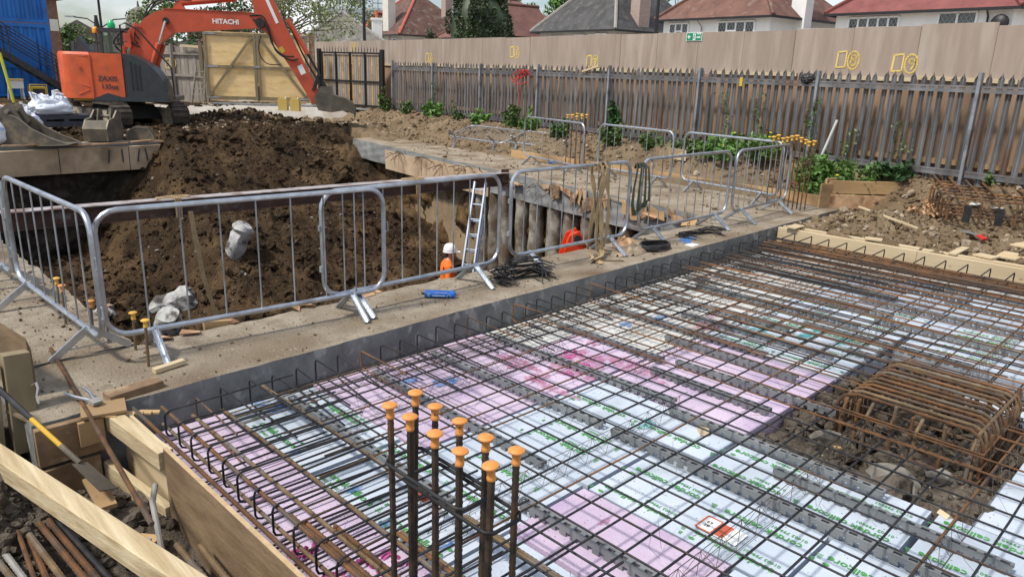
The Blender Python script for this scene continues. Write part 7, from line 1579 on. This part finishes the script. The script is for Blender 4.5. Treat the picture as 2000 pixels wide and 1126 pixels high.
# rubble in the hole
pts = np.stack([rng.uniform(4.46, 6.5, 700), rng.uniform(.7, 2.1, 700), rng.uniform(-.40, -.31, 700)], 1); o = lumps('hole_rubble', pts, rng.gamma(2.0, .015, 700)+.010, 'soil_grey'); tag(o, 'grey stones and soil at the bottom of the open hole', 'rubble', kind='stuff')
for i, (x, y, s, lab) in enumerate(((4.72, 1.22, .15, 'large flat concrete lump at the near side of the hole'), (4.95, 1.72, .13, 'pale broken concrete lump left of the cage'), (4.62, 1.62, .07, 'small broken concrete lump near the pink sheet edge'), (5.0, 1.02, .10, 'broken concrete lump at the front of the cage'))):
    o = lumps('concrete_lump', np.array([[x, y, -.34]]), np.array([s]), 'stone_grey', flat=.5, jit=.2, smooth=False); tag(o, lab, 'rubble')
plank('timber_offcut', 'splintered stick of wood lying in the hole', (4.66, 1.86, -.33), (4.95, 1.66, -.34), .05, .02, 'timber_tan', 'offcut')
plank('timber_offcut', 'pale wood block between two white sheets at lower right', (4.40, .86, -.24), (4.55, .78, -.40), .07, .03, 'timber_new', 'offcut')
# ---- near plywood shutter and far timber
ns = thing('slab_shutter', 'brown plywood shutter board along the near left edge of the slab', 'shutter', (1.3, 3, -.4))
m = MB(); m.hexa([(1.29, -1.4, -.62), (1.312, -1.4, -.62), (1.295, 4.0, -.62), (1.273, 4.0, -.62)], [(1.302, -1.4, .015), (1.324, -1.4, .015), (1.290, 4.0, .005), (1.268, 4.0, .005)]); m.build('panel', 'ply_face', ns, smooth=False)
m = MB(); m.hexa([(1.301, -1.4, .0152), (1.325, -1.4, .0152), (1.291, 4.0, .0052), (1.267, 4.0, .0052)], [(1.301, -1.4, .019), (1.325, -1.4, .019), (1.291, 4.0, .009), (1.267, 4.0, .009)]); m.build('top_edge', 'ply_edge', ns, smooth=False)
m = MB(); m.bar((1.235, 4.03, -.40), (1.285, 4.72, -.08), .02, .5) ; 
m = MB(); m.hexa([(1.300, 4.02, -.5), (1.318, 4.02, -.5), (1.300, 4.74, -.5), (1.282, 4.74, -.5)], [(1.300, 4.02, -.025), (1.318, 4.02, -.025), (1.300, 4.74, -.02), (1.282, 4.74, -.02)]); m.build('panel', 'timber_new', ns, smooth=False)
plank('timber_waling', 'yellow timber rail outside the near slab shutter', (1.285, 4.012, -.075), (1.205, 4.78, -.06), .085, .11, 'timber_near', 'timber')
plank('timber_waling', 'lower yellow timber rail outside the near slab shutter', (1.27, 4.01, -.44), (1.16, 4.72, -.40), .05, .14, 'timber_near', 'timber')
ft = thing('far_timber', 'long yellow timber edging at the far end of the slab', 'timber', (10.5, 2, -.1))
for ya, yb in ((-1.4, .6), (.605, 3.0), (3.005, 4.93)):
    m = MB(); m.bar((10.55-.018*(ya-5), ya, -.11), (10.55-.018*(yb-5), yb, -.11), .07, .22, c=.004); m.build('plank', 'timber_new', ft)
    m = MB(); m.bar((10.70-.018*(ya-5), ya+.02, -.01), (10.70-.018*(yb-5), yb-.01, -.015), .10, .04, c=.004); m.build('cap_plank', 'timber_new', ft)
for i, (x, y, l, w, lab, dz) in enumerate(((10.62, 4.72, .30, .16, 'flat pale wood block on the slab corner', .03), (10.70, 3.62, .14, .22, 'small square wood block on the far timber, left of three', .03), (10.85, 2.28, .18, .24, 'small square wood block on the far timber, middle of three', .03), (11.15, 2.02, .42, .36, 'square plywood offcut beside the far timber', .03), (10.85, 1.42, .16, .22, 'small square wood block on the far timber, right of three', .03), (11.7, 2.0, .55, .2, 'pale plank end on the soil at the right edge', .12), (10.95, 2.62, .6, .10, 'thin pale batten lying along the far timber', .02))):
    a = .3*math.sin(i*2.1); plank('wood_block', lab, (x-l/2*math.cos(a), y-l/2*math.sin(a), dz), (x+l/2*math.cos(a), y+l/2*math.sin(a), dz), w, .022, 'timber_new', 'wood block')
# ================================================================== FOREGROUND LEFT
plank('timber_joist', 'big squared yellow timber lying across the lower left corner', (.545, 4.85, -.07), (1.035, 2.40, -.07), .10, .12, 'timber_near', 'timber', c=.006)
def rod(label, a, b, r, mm, group='rusty bars at the lower left'):
    P_, rr = ribbed(a, b, r, r*1.15, 8, .12); m = MB(); m.tube(P_, rr, 8); return tag(m.build('reinforcing_bar', mm), label, 'bar', group)
rod('long rusty bar leaning from the beam down past the timbers', (1.21, 6.03, .02), (.955, 3.28, .02), .013, 'rebar_rust')
for i, (a, b, mm, lab) in enumerate((((.60, 4.65, -.30), (.50, 3.3, -.26), 'rebar_rust', 'thin rusty bar at the left edge, outermost'), ((.62, 4.60, -.33), (.56, 3.3, -.30), 'rebar_rust', 'rusty bar second from the left edge'),
        ((.60, 4.15, -.30), (.64, 3.3, -.28), 'rebar_brown', 'brown ribbed bar in the middle of the bundle'), ((.665, 4.19, -.30), (.72, 3.2, -.28), 'rebar_rust', 'thick rusty ribbed bar in the middle of the bundle'),
        ((.71, 4.21, -.31), (.77, 3.2, -.30), 'rebar_rust', 'rusty bar beside the thick ribbed one'), ((.75, 4.20, -.33), (.82, 3.2, -.32), 'rebar_dark', 'dark bar on the right of the bundle'), ((.47, 4.25, -.34), (.53, 3.3, -.30), 'pipe_grey', 'pale grey bar low at the left edge'),
        ((.44, 4.05, -.34), (.49, 3.4, -.28), 'rebar_brown', 'brown bar crossing the bottom left corner'),
        ((1.13, 3.52, -.30), (1.12, 2.80, -.29), 'rebar_brown', 'thick ribbed bar against the shutter, left of two'), ((1.215, 3.43, -.30), (1.19, 2.80, -.29), 'rebar_brown', 'thick ribbed bar against the shutter, right of two'), ((1.10, 3.45, -.36), (1.06, 2.70, -.33), 'rebar_rust', 'rusty bar lower down beside the shutter pair'))):
    rod(lab, a, b, .0155 if 'thin' not in lab else .011, mm)
m = MB(); m.tube([(1.10, 3.66, -.40), (1.11, 3.72, -.30), (1.14, 3.86, -.22), (1.20, 3.98, -.19)], .016, 9); tag(m.build('bent_pipe', 'pipe_grey'), 'short bent grey pipe end beside the plywood shutter', 'pipe')
m = MB(); m.tube([(.93, 3.25, -.42), (.935, 3.28, -.2), (.94, 3.3, -.06)], .013, 8); tag(m.build('bent_pipe', 'pipe_grey'), 'grey upright pipe end below the big timber', 'pipe')
plank('timber_offcut', 'short brown board offcut in the trench behind the big timber', (1.005, 4.47, -.29), (.985, 4.12, -.31), .10, .025, 'timber_tan', 'offcut')
plank('timber_offcut', 'pale brown board end half buried in the trench soil', (1.03, 3.85, -.40), (1.10, 3.72, -.38), .10, .03, 'timber_tan', 'offcut')
# beam end boards and pliers
t = thing('end_boards', 'broken brown boards covering the end of the near beam', 'boards', (1.1, 4.7, -.1))
for a, b, w, h_, mm in (((1.24, 4.86, .02), (1.58, 4.90, .025), .11, .05, 'timber_brown'), ((1.06, 4.76, .012), (1.30, 4.70, .012), .20, .022, 'timber_tan'), ((.80, 4.73, -.13), (1.15, 4.73, -.13), .05, .24, 'timber_brown'), ((.66, 4.70, -.42), (1.12, 4.71, -.42), .03, .30, 'timber_brown'), ((1.02, 4.69, -.10), (1.16, 4.69, -.10), .03, .16, 'timber_tan')):
    m = MB(); m.bar(a, b, w, h_, c=.003); m.build('board', mm, t)
for k in range(6): m = MB(); x = 1.12+.05*k; m.bar((x, 4.68, .01-.012*k), (x+.10, 4.62, -.01-.01*k), .04, .012); m.build('splinter', 'timber_tan', t)
pl = thing('pincers', 'steel pincers lying open on the broken boards', 'pincers', (1.15, 4.83, .03), math.radians(-80)); pl.scale = (1.25, 1.25, 1.25)
for sy in (-1, 1): m = MB(); m.tube([(-.19, sy*.045, .012), (-.10, sy*.036, .012), (-.02, sy*.014, .012), (.02, sy*.008, .012)], [.006, .008, .009, .009], 7); m.build('handle', 'galvanised', pl, local=True)
m = MB(); m.extr([(.0, 0), (.05, 0), (.06, .02), (.0, .022)], -.022, .022); m.build('jaw', 'pipe_grey', pl, local=True)
# upright shutter and post at the left edge
plank('timber_post', 'olive squared post standing at the left edge', (.80, 5.02, -.25), (.83, 5.10, .36), .13, .14, 'timber_drab', 'post', up=(1, 0, 0))
plank('timber_post', 'second olive post cut off by the left edge', (.62, 5.05, -.25), (.66, 5.12, .33), .12, .14, 'timber_drab', 'post', up=(1, 0, 0))
m = MB(); m.hexa([(.62, 6.55, 0), (.64, 6.55, 0), (.94, 5.22, -.02), (.92, 5.22, -.02)], [(.62, 6.55, .55), (.64, 6.55, .55), (.94, 5.22, .32), (.92, 5.22, .40)]); tag(m.build('board_upright', 'ply_face'), 'upright brown shutter board at the left edge behind the olive post', 'board')
m = MB(); strap([(.87, 4.99, .17), (.895, 4.985, .185), (.90, 4.98, .15), (.885, 4.97, .10), (.89, 4.97, .05)], .012, 'white_paint', None, 'paper_strip'); tag(bpy.data.objects['paper_strip'], 'white torn paper strip stuck on the olive post', 'paper')
# spade with yellow shaft
sp_ = thing('spade', 'spade with black grip and yellow shaft in the trench', 'spade', (.75, 4.7, -.1))
a, b, c = Vector((.700, 4.95, .21)), Vector((.795, 4.715, .075)), Vector((.881, 4.505, -.045))
m = MB(); m.tube([a, b], [.018, .017], 9); m.build('grip', 'black_plastic', sp_); m = MB(); m.tube([b, c], .014, 9); m.build('shaft', 'spade_yellow', sp_); d_ = (c-b).normalized(); e1 = c+d_*.16; e2 = c+d_*.40; sd2 = Vector((.5, .2, -.2)).normalized(); m = MB(); m.tube([c, e1], .016, 8); m.add([e1-sd2*.05, e1+sd2*.05, e2+sd2*.06, e2-sd2*.06, e1-sd2*.05-UP*.006, e1+sd2*.05-UP*.006, e2+sd2*.06-UP*.006, e2-sd2*.06-UP*.006], [(0, 1, 2, 3), (7, 6, 5, 4), (0, 4, 5, 1), (1, 5, 6, 2), (2, 6, 7, 3), (3, 7, 4, 0)]); m.build('blade', 'bucket_steel', sp_)
rod('short rusty bar end beside the spade grip', (.74, 5.05, .02), (.90, 4.72, -.06), .015, 'rebar_brown')
m = MB(); m.tube([(.52, 5.25, .10), (.56, 5.1, .16), (.60, 5.0, .10), (.62, 4.98, -.02)], .02, 8); tag(m.build('dark_hose', 'black_rubber'), 'black hose curling at the left edge', 'hose')
# ================================================================== RIGHT SIDE
# timber box in the soil
wb = thing('timber_box', 'orange timber formwork box set in the soil on the right', 'formwork', (13.6, 5.1, 0))
def RV(px, py, z): return Vector((px, py, z))
bx0, by0 = 12.95, 5.35
for a, b, w, h_, mm in (((12.72, 5.30, .17), (12.98, 5.22, .17), .03, .52, 'timber_tan'), ((12.96, 5.26, .36), (13.95, 4.40, .36), .045, .22, 'timber_tan'), ((12.96, 5.22, .12), (13.75, 4.54, .10), .03, .24, 'ply_torn'), ((13.98, 4.42, .30), (14.30, 4.28, .28), .03, .42, 'ply_yellow'), ((13.90, 4.44, .30), (13.99, 4.36, .30), .05, .34, 'timber_brown'), ((13.02, 5.35, .44), (13.30, 5.28, .44), .04, .10, 'timber_tan')):
    m = MB(); m.bar(a, b, w, h_, c=.004); m.build('plank', mm, wb)
def gz(x, y): return float(ground_z(np.array([x]), np.array([y]))[0])
# loose cage by the fence
cg2 = thing('rebar_cage', 'rusty rebar cage lying on the soil by the fence on the right', 'rebar cage', (13.6, 2.9, .2))
o0 = Vector((12.75, 2.75, .30)); ud = Vector((.90, .43, .06)).normalized(); vd = Vector((.40, -.90, -.02)).normalized()
for k in range(8):
    b = o0+vd*(-.55+k*.22)+ud*.06*math.sin(k); hgt_ = .22
    P_ = [b+ud*.0-UP*.16, b+UP*.10, b+ud*.06+UP*.18, b+ud*.5+UP*.22, b+ud*1.9+UP*.24, b+ud*2.1+UP*.16, b+ud*2.15-UP*.1]
    m = MB(); m.tube(P_, .0165, 7); m.build('bent_bar', 'rebar_rust', cg2)
    m = MB(); m.tube([b+ud*.05-UP*.10, b+ud*2.0-UP*.06], .0165, 6); m.build('bottom_bar', 'rebar_mid', cg2)
for k in range(8):
    b = o0+ud*(.12+k*.27); m = MB(); P_ = [b-vd*.62-UP*.14, b-vd*.62+UP*.13, b-vd*.54+UP*.17, b+vd*1.05+UP*.17, b+vd*1.12+UP*.1, b+vd*1.12-UP*.16]; m.tube(P_, .0155, 6); m.build('bent_bar', 'rebar_rust' if k % 2 else 'rebar_mid', cg2)
    m = MB(); m.tube([b-vd*.6-UP*.09, b+vd*1.1-UP*.09], .0155, 6); m.build('bottom_bar', 'rebar_mid', cg2)
for k in range(3):
    b = o0+vd*(-.30+k*.42)-ud*.04; m = MB(); m.bar(b-UP*.16, b+UP*.10, .10, .025, up=tuple(ud)); m.build('plastic_spacer', 'black_plastic', cg2)
for i, (a, b_) in enumerate(((.9, .0), (1.15, .25), (1.35, -.1), (.75, .3), (1.5, .3))): q = o0+ud*a+vd*b_; m = MB(); m.hexa([q+Vector((-.12, -.05, -.05)), q+Vector((.10, -.08, -.05)), q+Vector((.13, .06, -.05)), q+Vector((-.10, .07, -.05))], [q+Vector((-.12, -.05, -.03)), q+Vector((.10, -.08, -.03)), q+Vector((.13, .06, -.03)), q+Vector((-.10, .07, -.03))]); tag(m.build('paper_scrap', 'sign_white'), ['nearest','middle','farthest','left hand','right hand'][i]+' white scrap lying inside the loose cage by the fence', 'scrap', 'white scraps in the loose cage')
z_ = lambda x, y: gz(x, y)
plank('timber_lath', 'thin pale lath lying across the soil mound', (12.25, 4.45, z_(12.25, 4.45)+.13), (11.62, 3.35, z_(11.62, 3.35)+.13), .035, .03, 'timber_new', 'lath')
sw = thing('hand_saw', 'hand saw with red handle lying on the soil mound', 'saw', (11.9, 2.75, .3))
q = Vector((12.25, 2.95, z_(12.25, 2.95)+.08)); q2 = Vector((12.00, 2.66, z_(12.0, 2.66)+.07)); q3 = Vector((11.93, 2.56, z_(11.93, 2.56)+.07))
m = MB(); m.bar(q, q2, .09, .006); m.build('blade', 'plastic_grey', sw); m = MB(); m.bar(q2, q3, .08, .03, c=.008); m.build('handle', 'red_plastic', sw)
m = MB(); m.tube([(13.92, 5.98, .42), (14.0, 5.72, 1.44)], .026, 10); tag(m.build('conduit_pole', 'pipe_white'), 'pale pipe leaning upright in the weeds by the fence', 'pole')
m = MB(); m.hexa([(13.6, 9.0, .44), (13.75, 8.68, .40), (13.80, 8.72, .40), (13.65, 9.04, .44)], [(13.55, 9.02, .66), (13.78, 8.70, .62), (13.83, 8.74, .62), (13.60, 9.06, .66)]); tag(m.build('board_offcut', 'timber_new'), 'square pale board propped on the bank behind the barrier', 'board')
crumple('black_bag', 'black bag hooked on the fence top', (0, 0, 0), .1, .14, .09, 'black_plastic', 'bag', n=14, seed=2)
o = bpy.data.objects['black_bag']; o.location = (14.38, 6.55, 2.15); o.rotation_euler = (0, -1.4, .1)
m = MB(); 
for k in range(4): m.tube([(15.50+.01*k+.02*math.sin(a*2+k), 15.45+(.18+.10*k)*math.cos(a+k)*.8, 2.05+(.10+.03*k)*math.sin(a)-.03*k) for a in np.linspace(0, 5.6, 22)], .011, 5)
m.tube([(15.46, 15.4, 2.0), (15.44, 15.42, 1.4), (15.40, 15.4, .7)], .010, 5)
tag(m.build('red_cable', 'red_plastic'), 'tangled red cable hung on the palisade fence', 'cable')
plank('timber_offcut', 'short plank resting askew on the palisade tips', tuple(fp(s_of(12.9), 2.16, -.05)), tuple(fp(s_of(12.3), 2.30, -.05)), .07, .05, 'timber_new', 'offcut')
# bags, pallet and cap pile on the far left
def bulk_bag(label, c, sx, sy, sz, seed):
    t = thing('bulk_bag', label, 'bag', c); n = 34; m = MB(); vs = []
    for i in range(n+1):
        ph = -math.pi/2+math.pi*i/n
        for j in range(40):
            th_ = 2*math.pi*j/40; cp, sp_q = math.cos(ph), math.sin(ph)
            e = .45; x = math.copysign(abs(cp)**e*abs(math.cos(th_))**.55, math.cos(th_)); y = math.copysign(abs(cp)**e*abs(math.sin(th_))**.55, math.sin(th_)); z = math.copysign(abs(sp_q)**.6, sp_q)
            k = float(perlin(np.array([th_*2.2+seed]), np.array([z*2.0+seed]), seed)[0]); k2 = float(np.abs(perlin(np.array([x*2.6+seed*3]), np.array([y*2.6+z*2.2]), seed+5))[0])
            f = 1+.20*k-.22*k2; top = max(0, z)
            vs.append((x*sx*f*(1-.35*top), y*sy*f*(1-.35*top), (z*.5+.5)*sz*(1+.45*k*top-.5*k2*top)))
    m.add(vs, [(i*40+j, i*40+(j+1) % 40, (i+1)*40+(j+1) % 40, (i+1)*40+j) for i in range(n) for j in range(40)]); m.build('sack', 'bag_white', t, local=True)
    for a_ in (.7, 2.3, 3.9, 5.4):
        x, y = sx*.7*math.cos(a_), sy*.7*math.sin(a_); m = MB(); m.tube([(x, y, sz*.8), (x*1.25, y*1.25, sz*1.12), (x*1.05-.12, y*1.05, sz*1.2), (x*.8-.15, y*.8, sz*.85)], .022, 5); m.build('handle_loop', 'bag_white', t, local=True)
    return t
bulk_bag('crumpled white and blue bulk bag behind the large bucket', (4.6, 22.7, .15), .50, .5, .62, 5)
bulk_bag('white bulk bag on the dark pallet beside the tracks', (5.6, 23.7, .55), .55, .42, .50, 8)
bulk_bag('white and blue bulk bag at the far left edge', (3.55, 21.3, .02), .5, .45, .75, 12)
m = MB(); m.box((5.2, 23.3, .25), (6.5, 24.2, .40)); m.box((5.2, 23.3, .46), (6.5, 24.2, .56)); 
for xx in (5.25, 5.8, 6.35): m.box((xx, 23.3, .40), (xx+.12, 24.2, .46))
tag(m.build('pallet', 'pallet_dark'), 'dark pallet under the white bulk bag', 'pallet')
bt = thing('bar_bundle', 'bundle of rusty bars with orange ends at the far left', 'bars', (3.9, 23.0, .3))
for k in range(26):
    x = 3.3+random.uniform(0, 1.2); y = 22.9+random.uniform(0, .7); m = MB(); m.tube([(x, y, .15), (x+.05, y, .80+random.uniform(-.12, .1))], .018, 6); b = m.build('bar', 'rebar_rust', bt); m = MB(); m.tube([(x+.05, y, .76), (x+.05, y, .86)], .035, 6); m.build('cap', 'cap_orange', bt)
# ================================================================== SOIL CLODS, WEEDS
def scatter(name, label, n, xr, yr, fn, sizes, matn, mask=None, big=True, sink=.35, kind='stuff', cat='soil'):
    x = rng.uniform(*xr, n); y = rng.uniform(*yr, n)
    if mask is not None: k = mask(x, y); x, y = x[k], y[k]
    s = sizes(len(x)); z = fn(x, y)+s*(1-sink)*.5; o = lumps(name, np.stack([x, y, z], 1), s, matn, big=big); return tag(o, label, cat, kind=kind)
inpit = lambda x, y: (x > 1.75) & (x < INX(y)-.05)
scatter('soil_clods', 'dark soil clods over the pit slope and floor', 4200, (1.8, 12.0), (7.5, 21.2), heap_z, lambda n: rng.gamma(1.4, .017, n)+.010, 'soil_dark', inpit)
scatter('soil_clods', 'small crumbs of dark soil over the pit slope', 16000, (1.8, 12.0), (8, 21.2), heap_z, lambda n: rng.gamma(2.0, .006, n)+.006, 'soil_dark', inpit, big=False)
scatter('soil_clods', 'large broken clods of dark soil on the pit slope', 420, (1.8, 12.0), (8.5, 21.2), heap_z, lambda n: rng.gamma(1.6, .028, n)+.05, 'soil_dark', inpit)
scatter('stone_chips', 'pale stone chips scattered in the pit soil', 420, (1.8, 12.0), (8.5, 21.2), heap_z, lambda n: rng.gamma(2, .009, n)+.008, 'stone_grey', inpit, big=False)
outer = lambda x, y: (x > OUTX(y)+.15) & (x < FX(y)+.1)
GZF = lambda x, y: ground_z(x, y)
scatter('soil_clods', 'tan soil lumps on the bank in front of the fence', 4200, (13.0, 17.5), (4.8, 24), GZF, lambda n: rng.gamma(1.6, .011, n)+.008, 'soil_tan', outer)
scatter('stone_chips', 'stones and crumbs on the bank in front of the fence', 3500, (13.0, 17.5), (4.8, 24), GZF, lambda n: rng.gamma(2.0, .008, n)+.006, 'stone_tan', outer, big=False)
mnd = lambda x, y: (x > 10.85) & ~((x < 14.1) & (y > 4.85))
scatter('soil_clods', 'soil lumps on the mound beside the far timber', 4200, (10.85, 15.5), (-.5, 5.2), GZF, lambda n: rng.gamma(1.5, .010, n)+.007, 'soil_tan', mnd)
scatter('stone_chips', 'pale stones on the mound beside the far timber', 900, (10.85, 15.5), (-.5, 5.2), GZF, lambda n: rng.gamma(1.6, .011, n)+.007, 'stone_tan', mnd)
scatter('soil_clods', 'dark lumps of spoil round the buckets and tracks', 3600, (2.2, 13.5), (21.3, 27.5), GZF, lambda n: rng.gamma(1.5, .020, n)+.015, 'soil_dark')
scatter('stone_chips', 'broken stones in the spoil in front of the excavator', 900, (2.2, 15), (21.0, 26.5), GZF, lambda n: rng.gamma(2.0, .016, n)+.015, 'stone_tan', big=False)
fgm = lambda x, y: (x < 1.24)
scatter('soil_clods', 'grey soil lumps in the trench at the lower left', 1500, (-.1, 1.26), (2.6, 4.72), GZF, lambda n: rng.gamma(2.0, .008, n)+.006, 'soil_grey', fgm)
scatter('stone_chips', 'grey stones heaped beside the spade', 260, (.2, .72), (4.1, 4.95), GZF, lambda n: rng.gamma(2.0, .009, n)+.008, 'soil_grey', fgm)
# debris on the beam tops
bt_ = lambda x, y: (y > slab_front(x)+.04)
scatter('beam_debris', 'crumbs of soil and grit on the concrete beam tops', 700, (.9, 10.3), (4.85, 5.72), lambda x, y: np.zeros_like(x)+.004, lambda n: rng.gamma(1.2, .003, n)+.002, 'soil_tan', bt_, big=False)
scatter('beam_debris', 'grit on the left beam top', 350, (.9, 1.65), (5.8, 8.5), lambda x, y: np.zeros_like(x)+.002, lambda n: rng.gamma(1.2, .003, n)+.002, 'soil_grey', None, big=False)
scatter('beam_debris', 'crumbs and stones on the far beam top', 500, (11, 13.9), (5.6, 17), lambda x, y: np.zeros_like(x)+.012, lambda n: rng.gamma(1.6, .008, n)+.004, 'soil_tan', lambda x, y: (x > INX(y)+.1) & (x < OUTX(y)-.05), big=False)

def weed(label, x, y, H, R, n, matn, size, flowers=0, name='weed_clump', group='weeds along the fence', m2=None, f2=0.0):
    z = gz(x, y); t = thing(name, label, 'weeds', (x, y, z), group=group); m = MB(); pts = []
    ns = max(4, int(R*26)); tips = []
    for i in range(ns):
        a = rng.uniform(0, 2*math.pi); rr = R*math.sqrt(rng.random())*.9; hh = H*rng.uniform(.45, 1.05)*(1-.45*(rr/R)**2); b = Vector((x+rr*.5*math.cos(a), y+rr*.5*math.sin(a), z)); e = Vector((x+rr*math.cos(a), y+rr*math.sin(a), z+hh)); tips.append(e)
        m.tube([b, b.lerp(e, .5)+Vector((0, 0, hh*.06)), e], [.005, .004, .002], 4, caps=False)
        k = max(6, n//ns); f_ = rng.uniform(.15, 1.0, (k, 1)); P_ = np.array(b)*(1-f_)+np.array(e)*f_+rng.normal(size=(k, 3))*R*np.array([.16, .16, .09])*(1.15-.6*f_); P_[:, 2] = np.maximum(P_[:, 2], z+.01); pts.append(P_)
    m.build('stems', 'leaf_mid', t, smooth=False)
    me = leaf_mesh('leaves', np.concatenate(pts), size, matn, nrm_up=.8, elong=1.4, mats2=m2, frac2=f2); me.transform(WORLD(t).inverted()); link('leaves', me, t)
    for q in range(flowers):
        e = tips[q % len(tips)]; mm = MB(); mm.lathe([(.006, 0), (.028, .006), (.024, .018), (.004, .022)], e+Vector((rng.normal()*.03, rng.normal()*.03, .02)), 9); mm.build('flower', 'flower_yellow', t)
    return t
def fy(y, off): return FX(y, off)
weed('bright spiky weed clump at the fence foot, left of the tall pair', fy(16.9, -.55), 16.9, .55, .34, 420, 'leaf_bright', .06)
weed('tall leafy weed against the fence near the red cable', fy(15.5, -.45), 15.5, .85, .30, 480, 'leaf_mid', .06)
weed('yellow green weed just right of the tall leafy weed', fy(14.6, -.45), 14.6, .65, .32, 380, 'leaf_bright', .05)
weed('green shrub seen through the barrier near the capped bars', fy(13.1, -.75), 13.1, .62, .40, 480, 'leaf_deep', .055, m2='leaf_bright', f2=.35)
weed('dark ivy-like bush at the fence post behind the far barrier', fy(11.6, -.25), 11.6, 1.0, .30, 420, 'leaf_deep', .07)
weed('leafy shrub below the ivy-like bush', fy(11.1, -.8), 11.1, .55, .36, 400, 'leaf_mid', .05)
weed('small weed at the fence near the steel gate', fy(21.6, -.35), 21.6, .5, .3, 260, 'leaf_mid', .06)
weed('round green weed on the soil bank left of the fence middle', fy(19.8, -.5), 19.8, .60, .45, 460, 'leaf_bright', .06)
weed('climbing weed at the foot of the steel gate post', fy(23.2, -.35), 23.2, .85, .28, 300, 'leaf_mid', .06)
weed('low weed patch right of the steel gate', fy(18.3, -.4), 18.3, .35, .3, 220, 'leaf_mid', .05)
weed('weed at the fence foot between barrier and post', fy(10.0, -.5), 10.0, .42, .35, 300, 'leaf_mid', .05)
weed('bright dandelion patch behind the right barriers', fy(7.9, -.75), 7.9, .55, .6, 1000, 'leaf_bright', .05, flowers=5)
weed('green weed patch joining the dandelions on the right', fy(7.1, -.6), 7.1, .55, .55, 800, 'leaf_bright', .05, m2='leaf_mid', f2=.5, flowers=2)
weed('low weeds left of the dandelions', fy(8.9, -.6), 8.9, .35, .4, 380, 'leaf_mid', .045)
weed('large grassy weed patch round the leaning pipe', fy(5.9, -.5), 5.9, .75, .62, 1300, 'leaf_mid', .045, m2='leaf_bright', f2=.5)
weed('large feathery weed patch right of the leaning pipe', fy(5.2, -.45), 5.2, .72, .6, 1300, 'leaf_bright', .04, m2='leaf_mid', f2=.4, flowers=2)
weed('feathery weeds low on the bank right of the pipe', fy(5.5, -.9), 5.5, .5, .5, 800, 'leaf_bright', .035, m2='leaf_mid', f2=.5)
weed('trailing dark ivy on the bank near the right fence post', fy(4.5, -.12), 4.5, .30, .42, 500, 'leaf_deep', .06)
weed('dead brown weeds below the right fence post', fy(3.75, -.55), 3.75, .3, .42, 420, 'ply_torn', .035, group='dead weeds')
weed('small green weed growing through the loose cage', 13.9, 3.1, .35, .16, 90, 'leaf_mid', .045)
# climbers on the fence
for i, (y, zt, n, lab) in enumerate(((8.35, 1.9, 120, 'thin climber on the fence left of the yellow tag'), (7.5, 1.85, 130, 'thin climber on the fence right of the yellow tag'), (6.3, 1.8, 160, 'climber on the fence left of the leaning pipe'), (5.5, 1.3, 130, 'climber on the fence above the weed patch'), (20.2, 1.7, 130, 'climber on the second fence post from the steel gate'), (19.0, 1.2, 80, 'short climber on the fence right of the second post'), (4.6, 1.5, 60, 'sparse climber on the fence near the right post'))):
    t = thing('climbing_weed', lab, 'climber', (FX(y, -.08), y, .55), group='climbers on the fence'); m = MB(); P_ = [(FX(y, -.08)+random.gauss(0, .01), y+.08*math.sin(k*1.1+i), .5+(zt-.5)*k/8) for k in range(9)]; m.tube(P_, .005, 4); m.build('stem', 'leaf_mid', t)
    f_ = rng.random((n, 1)); Q = np.concatenate([np.full((n, 1), FX(y, -.1)), y+.08*np.sin(f_*8.8+i)+rng.normal(size=(n, 1))*.08, .5+(zt-.5)*f_], 1); Q[:, 0] += rng.normal(size=n)*.02
    me = leaf_mesh('leaves', Q, .032, 'leaf_mid', nrm_up=.3); me.transform(WORLD(t).inverted()); link('leaves', me, t)
for i, (x, y, s, lab) in enumerate(((12.7, 5.72, .10, 'pale rock on the bank beside the timber box'), (14.2, 4.0, .10, 'grey rock in front of the timber box, right'), (13.75, 4.18, .08, 'rounded stone at the foot of the timber box'), (12.3, 3.9, .06, 'pale stone on the mound, upper'), (12.1, 3.3, .06, 'pale stone on the mound, lower'))):
    o = lumps('rock', np.array([[x, y, gz(x, y)+.03]]), np.array([s]), 'stone_tan', jit=.16); tag(o, lab, 'rock')
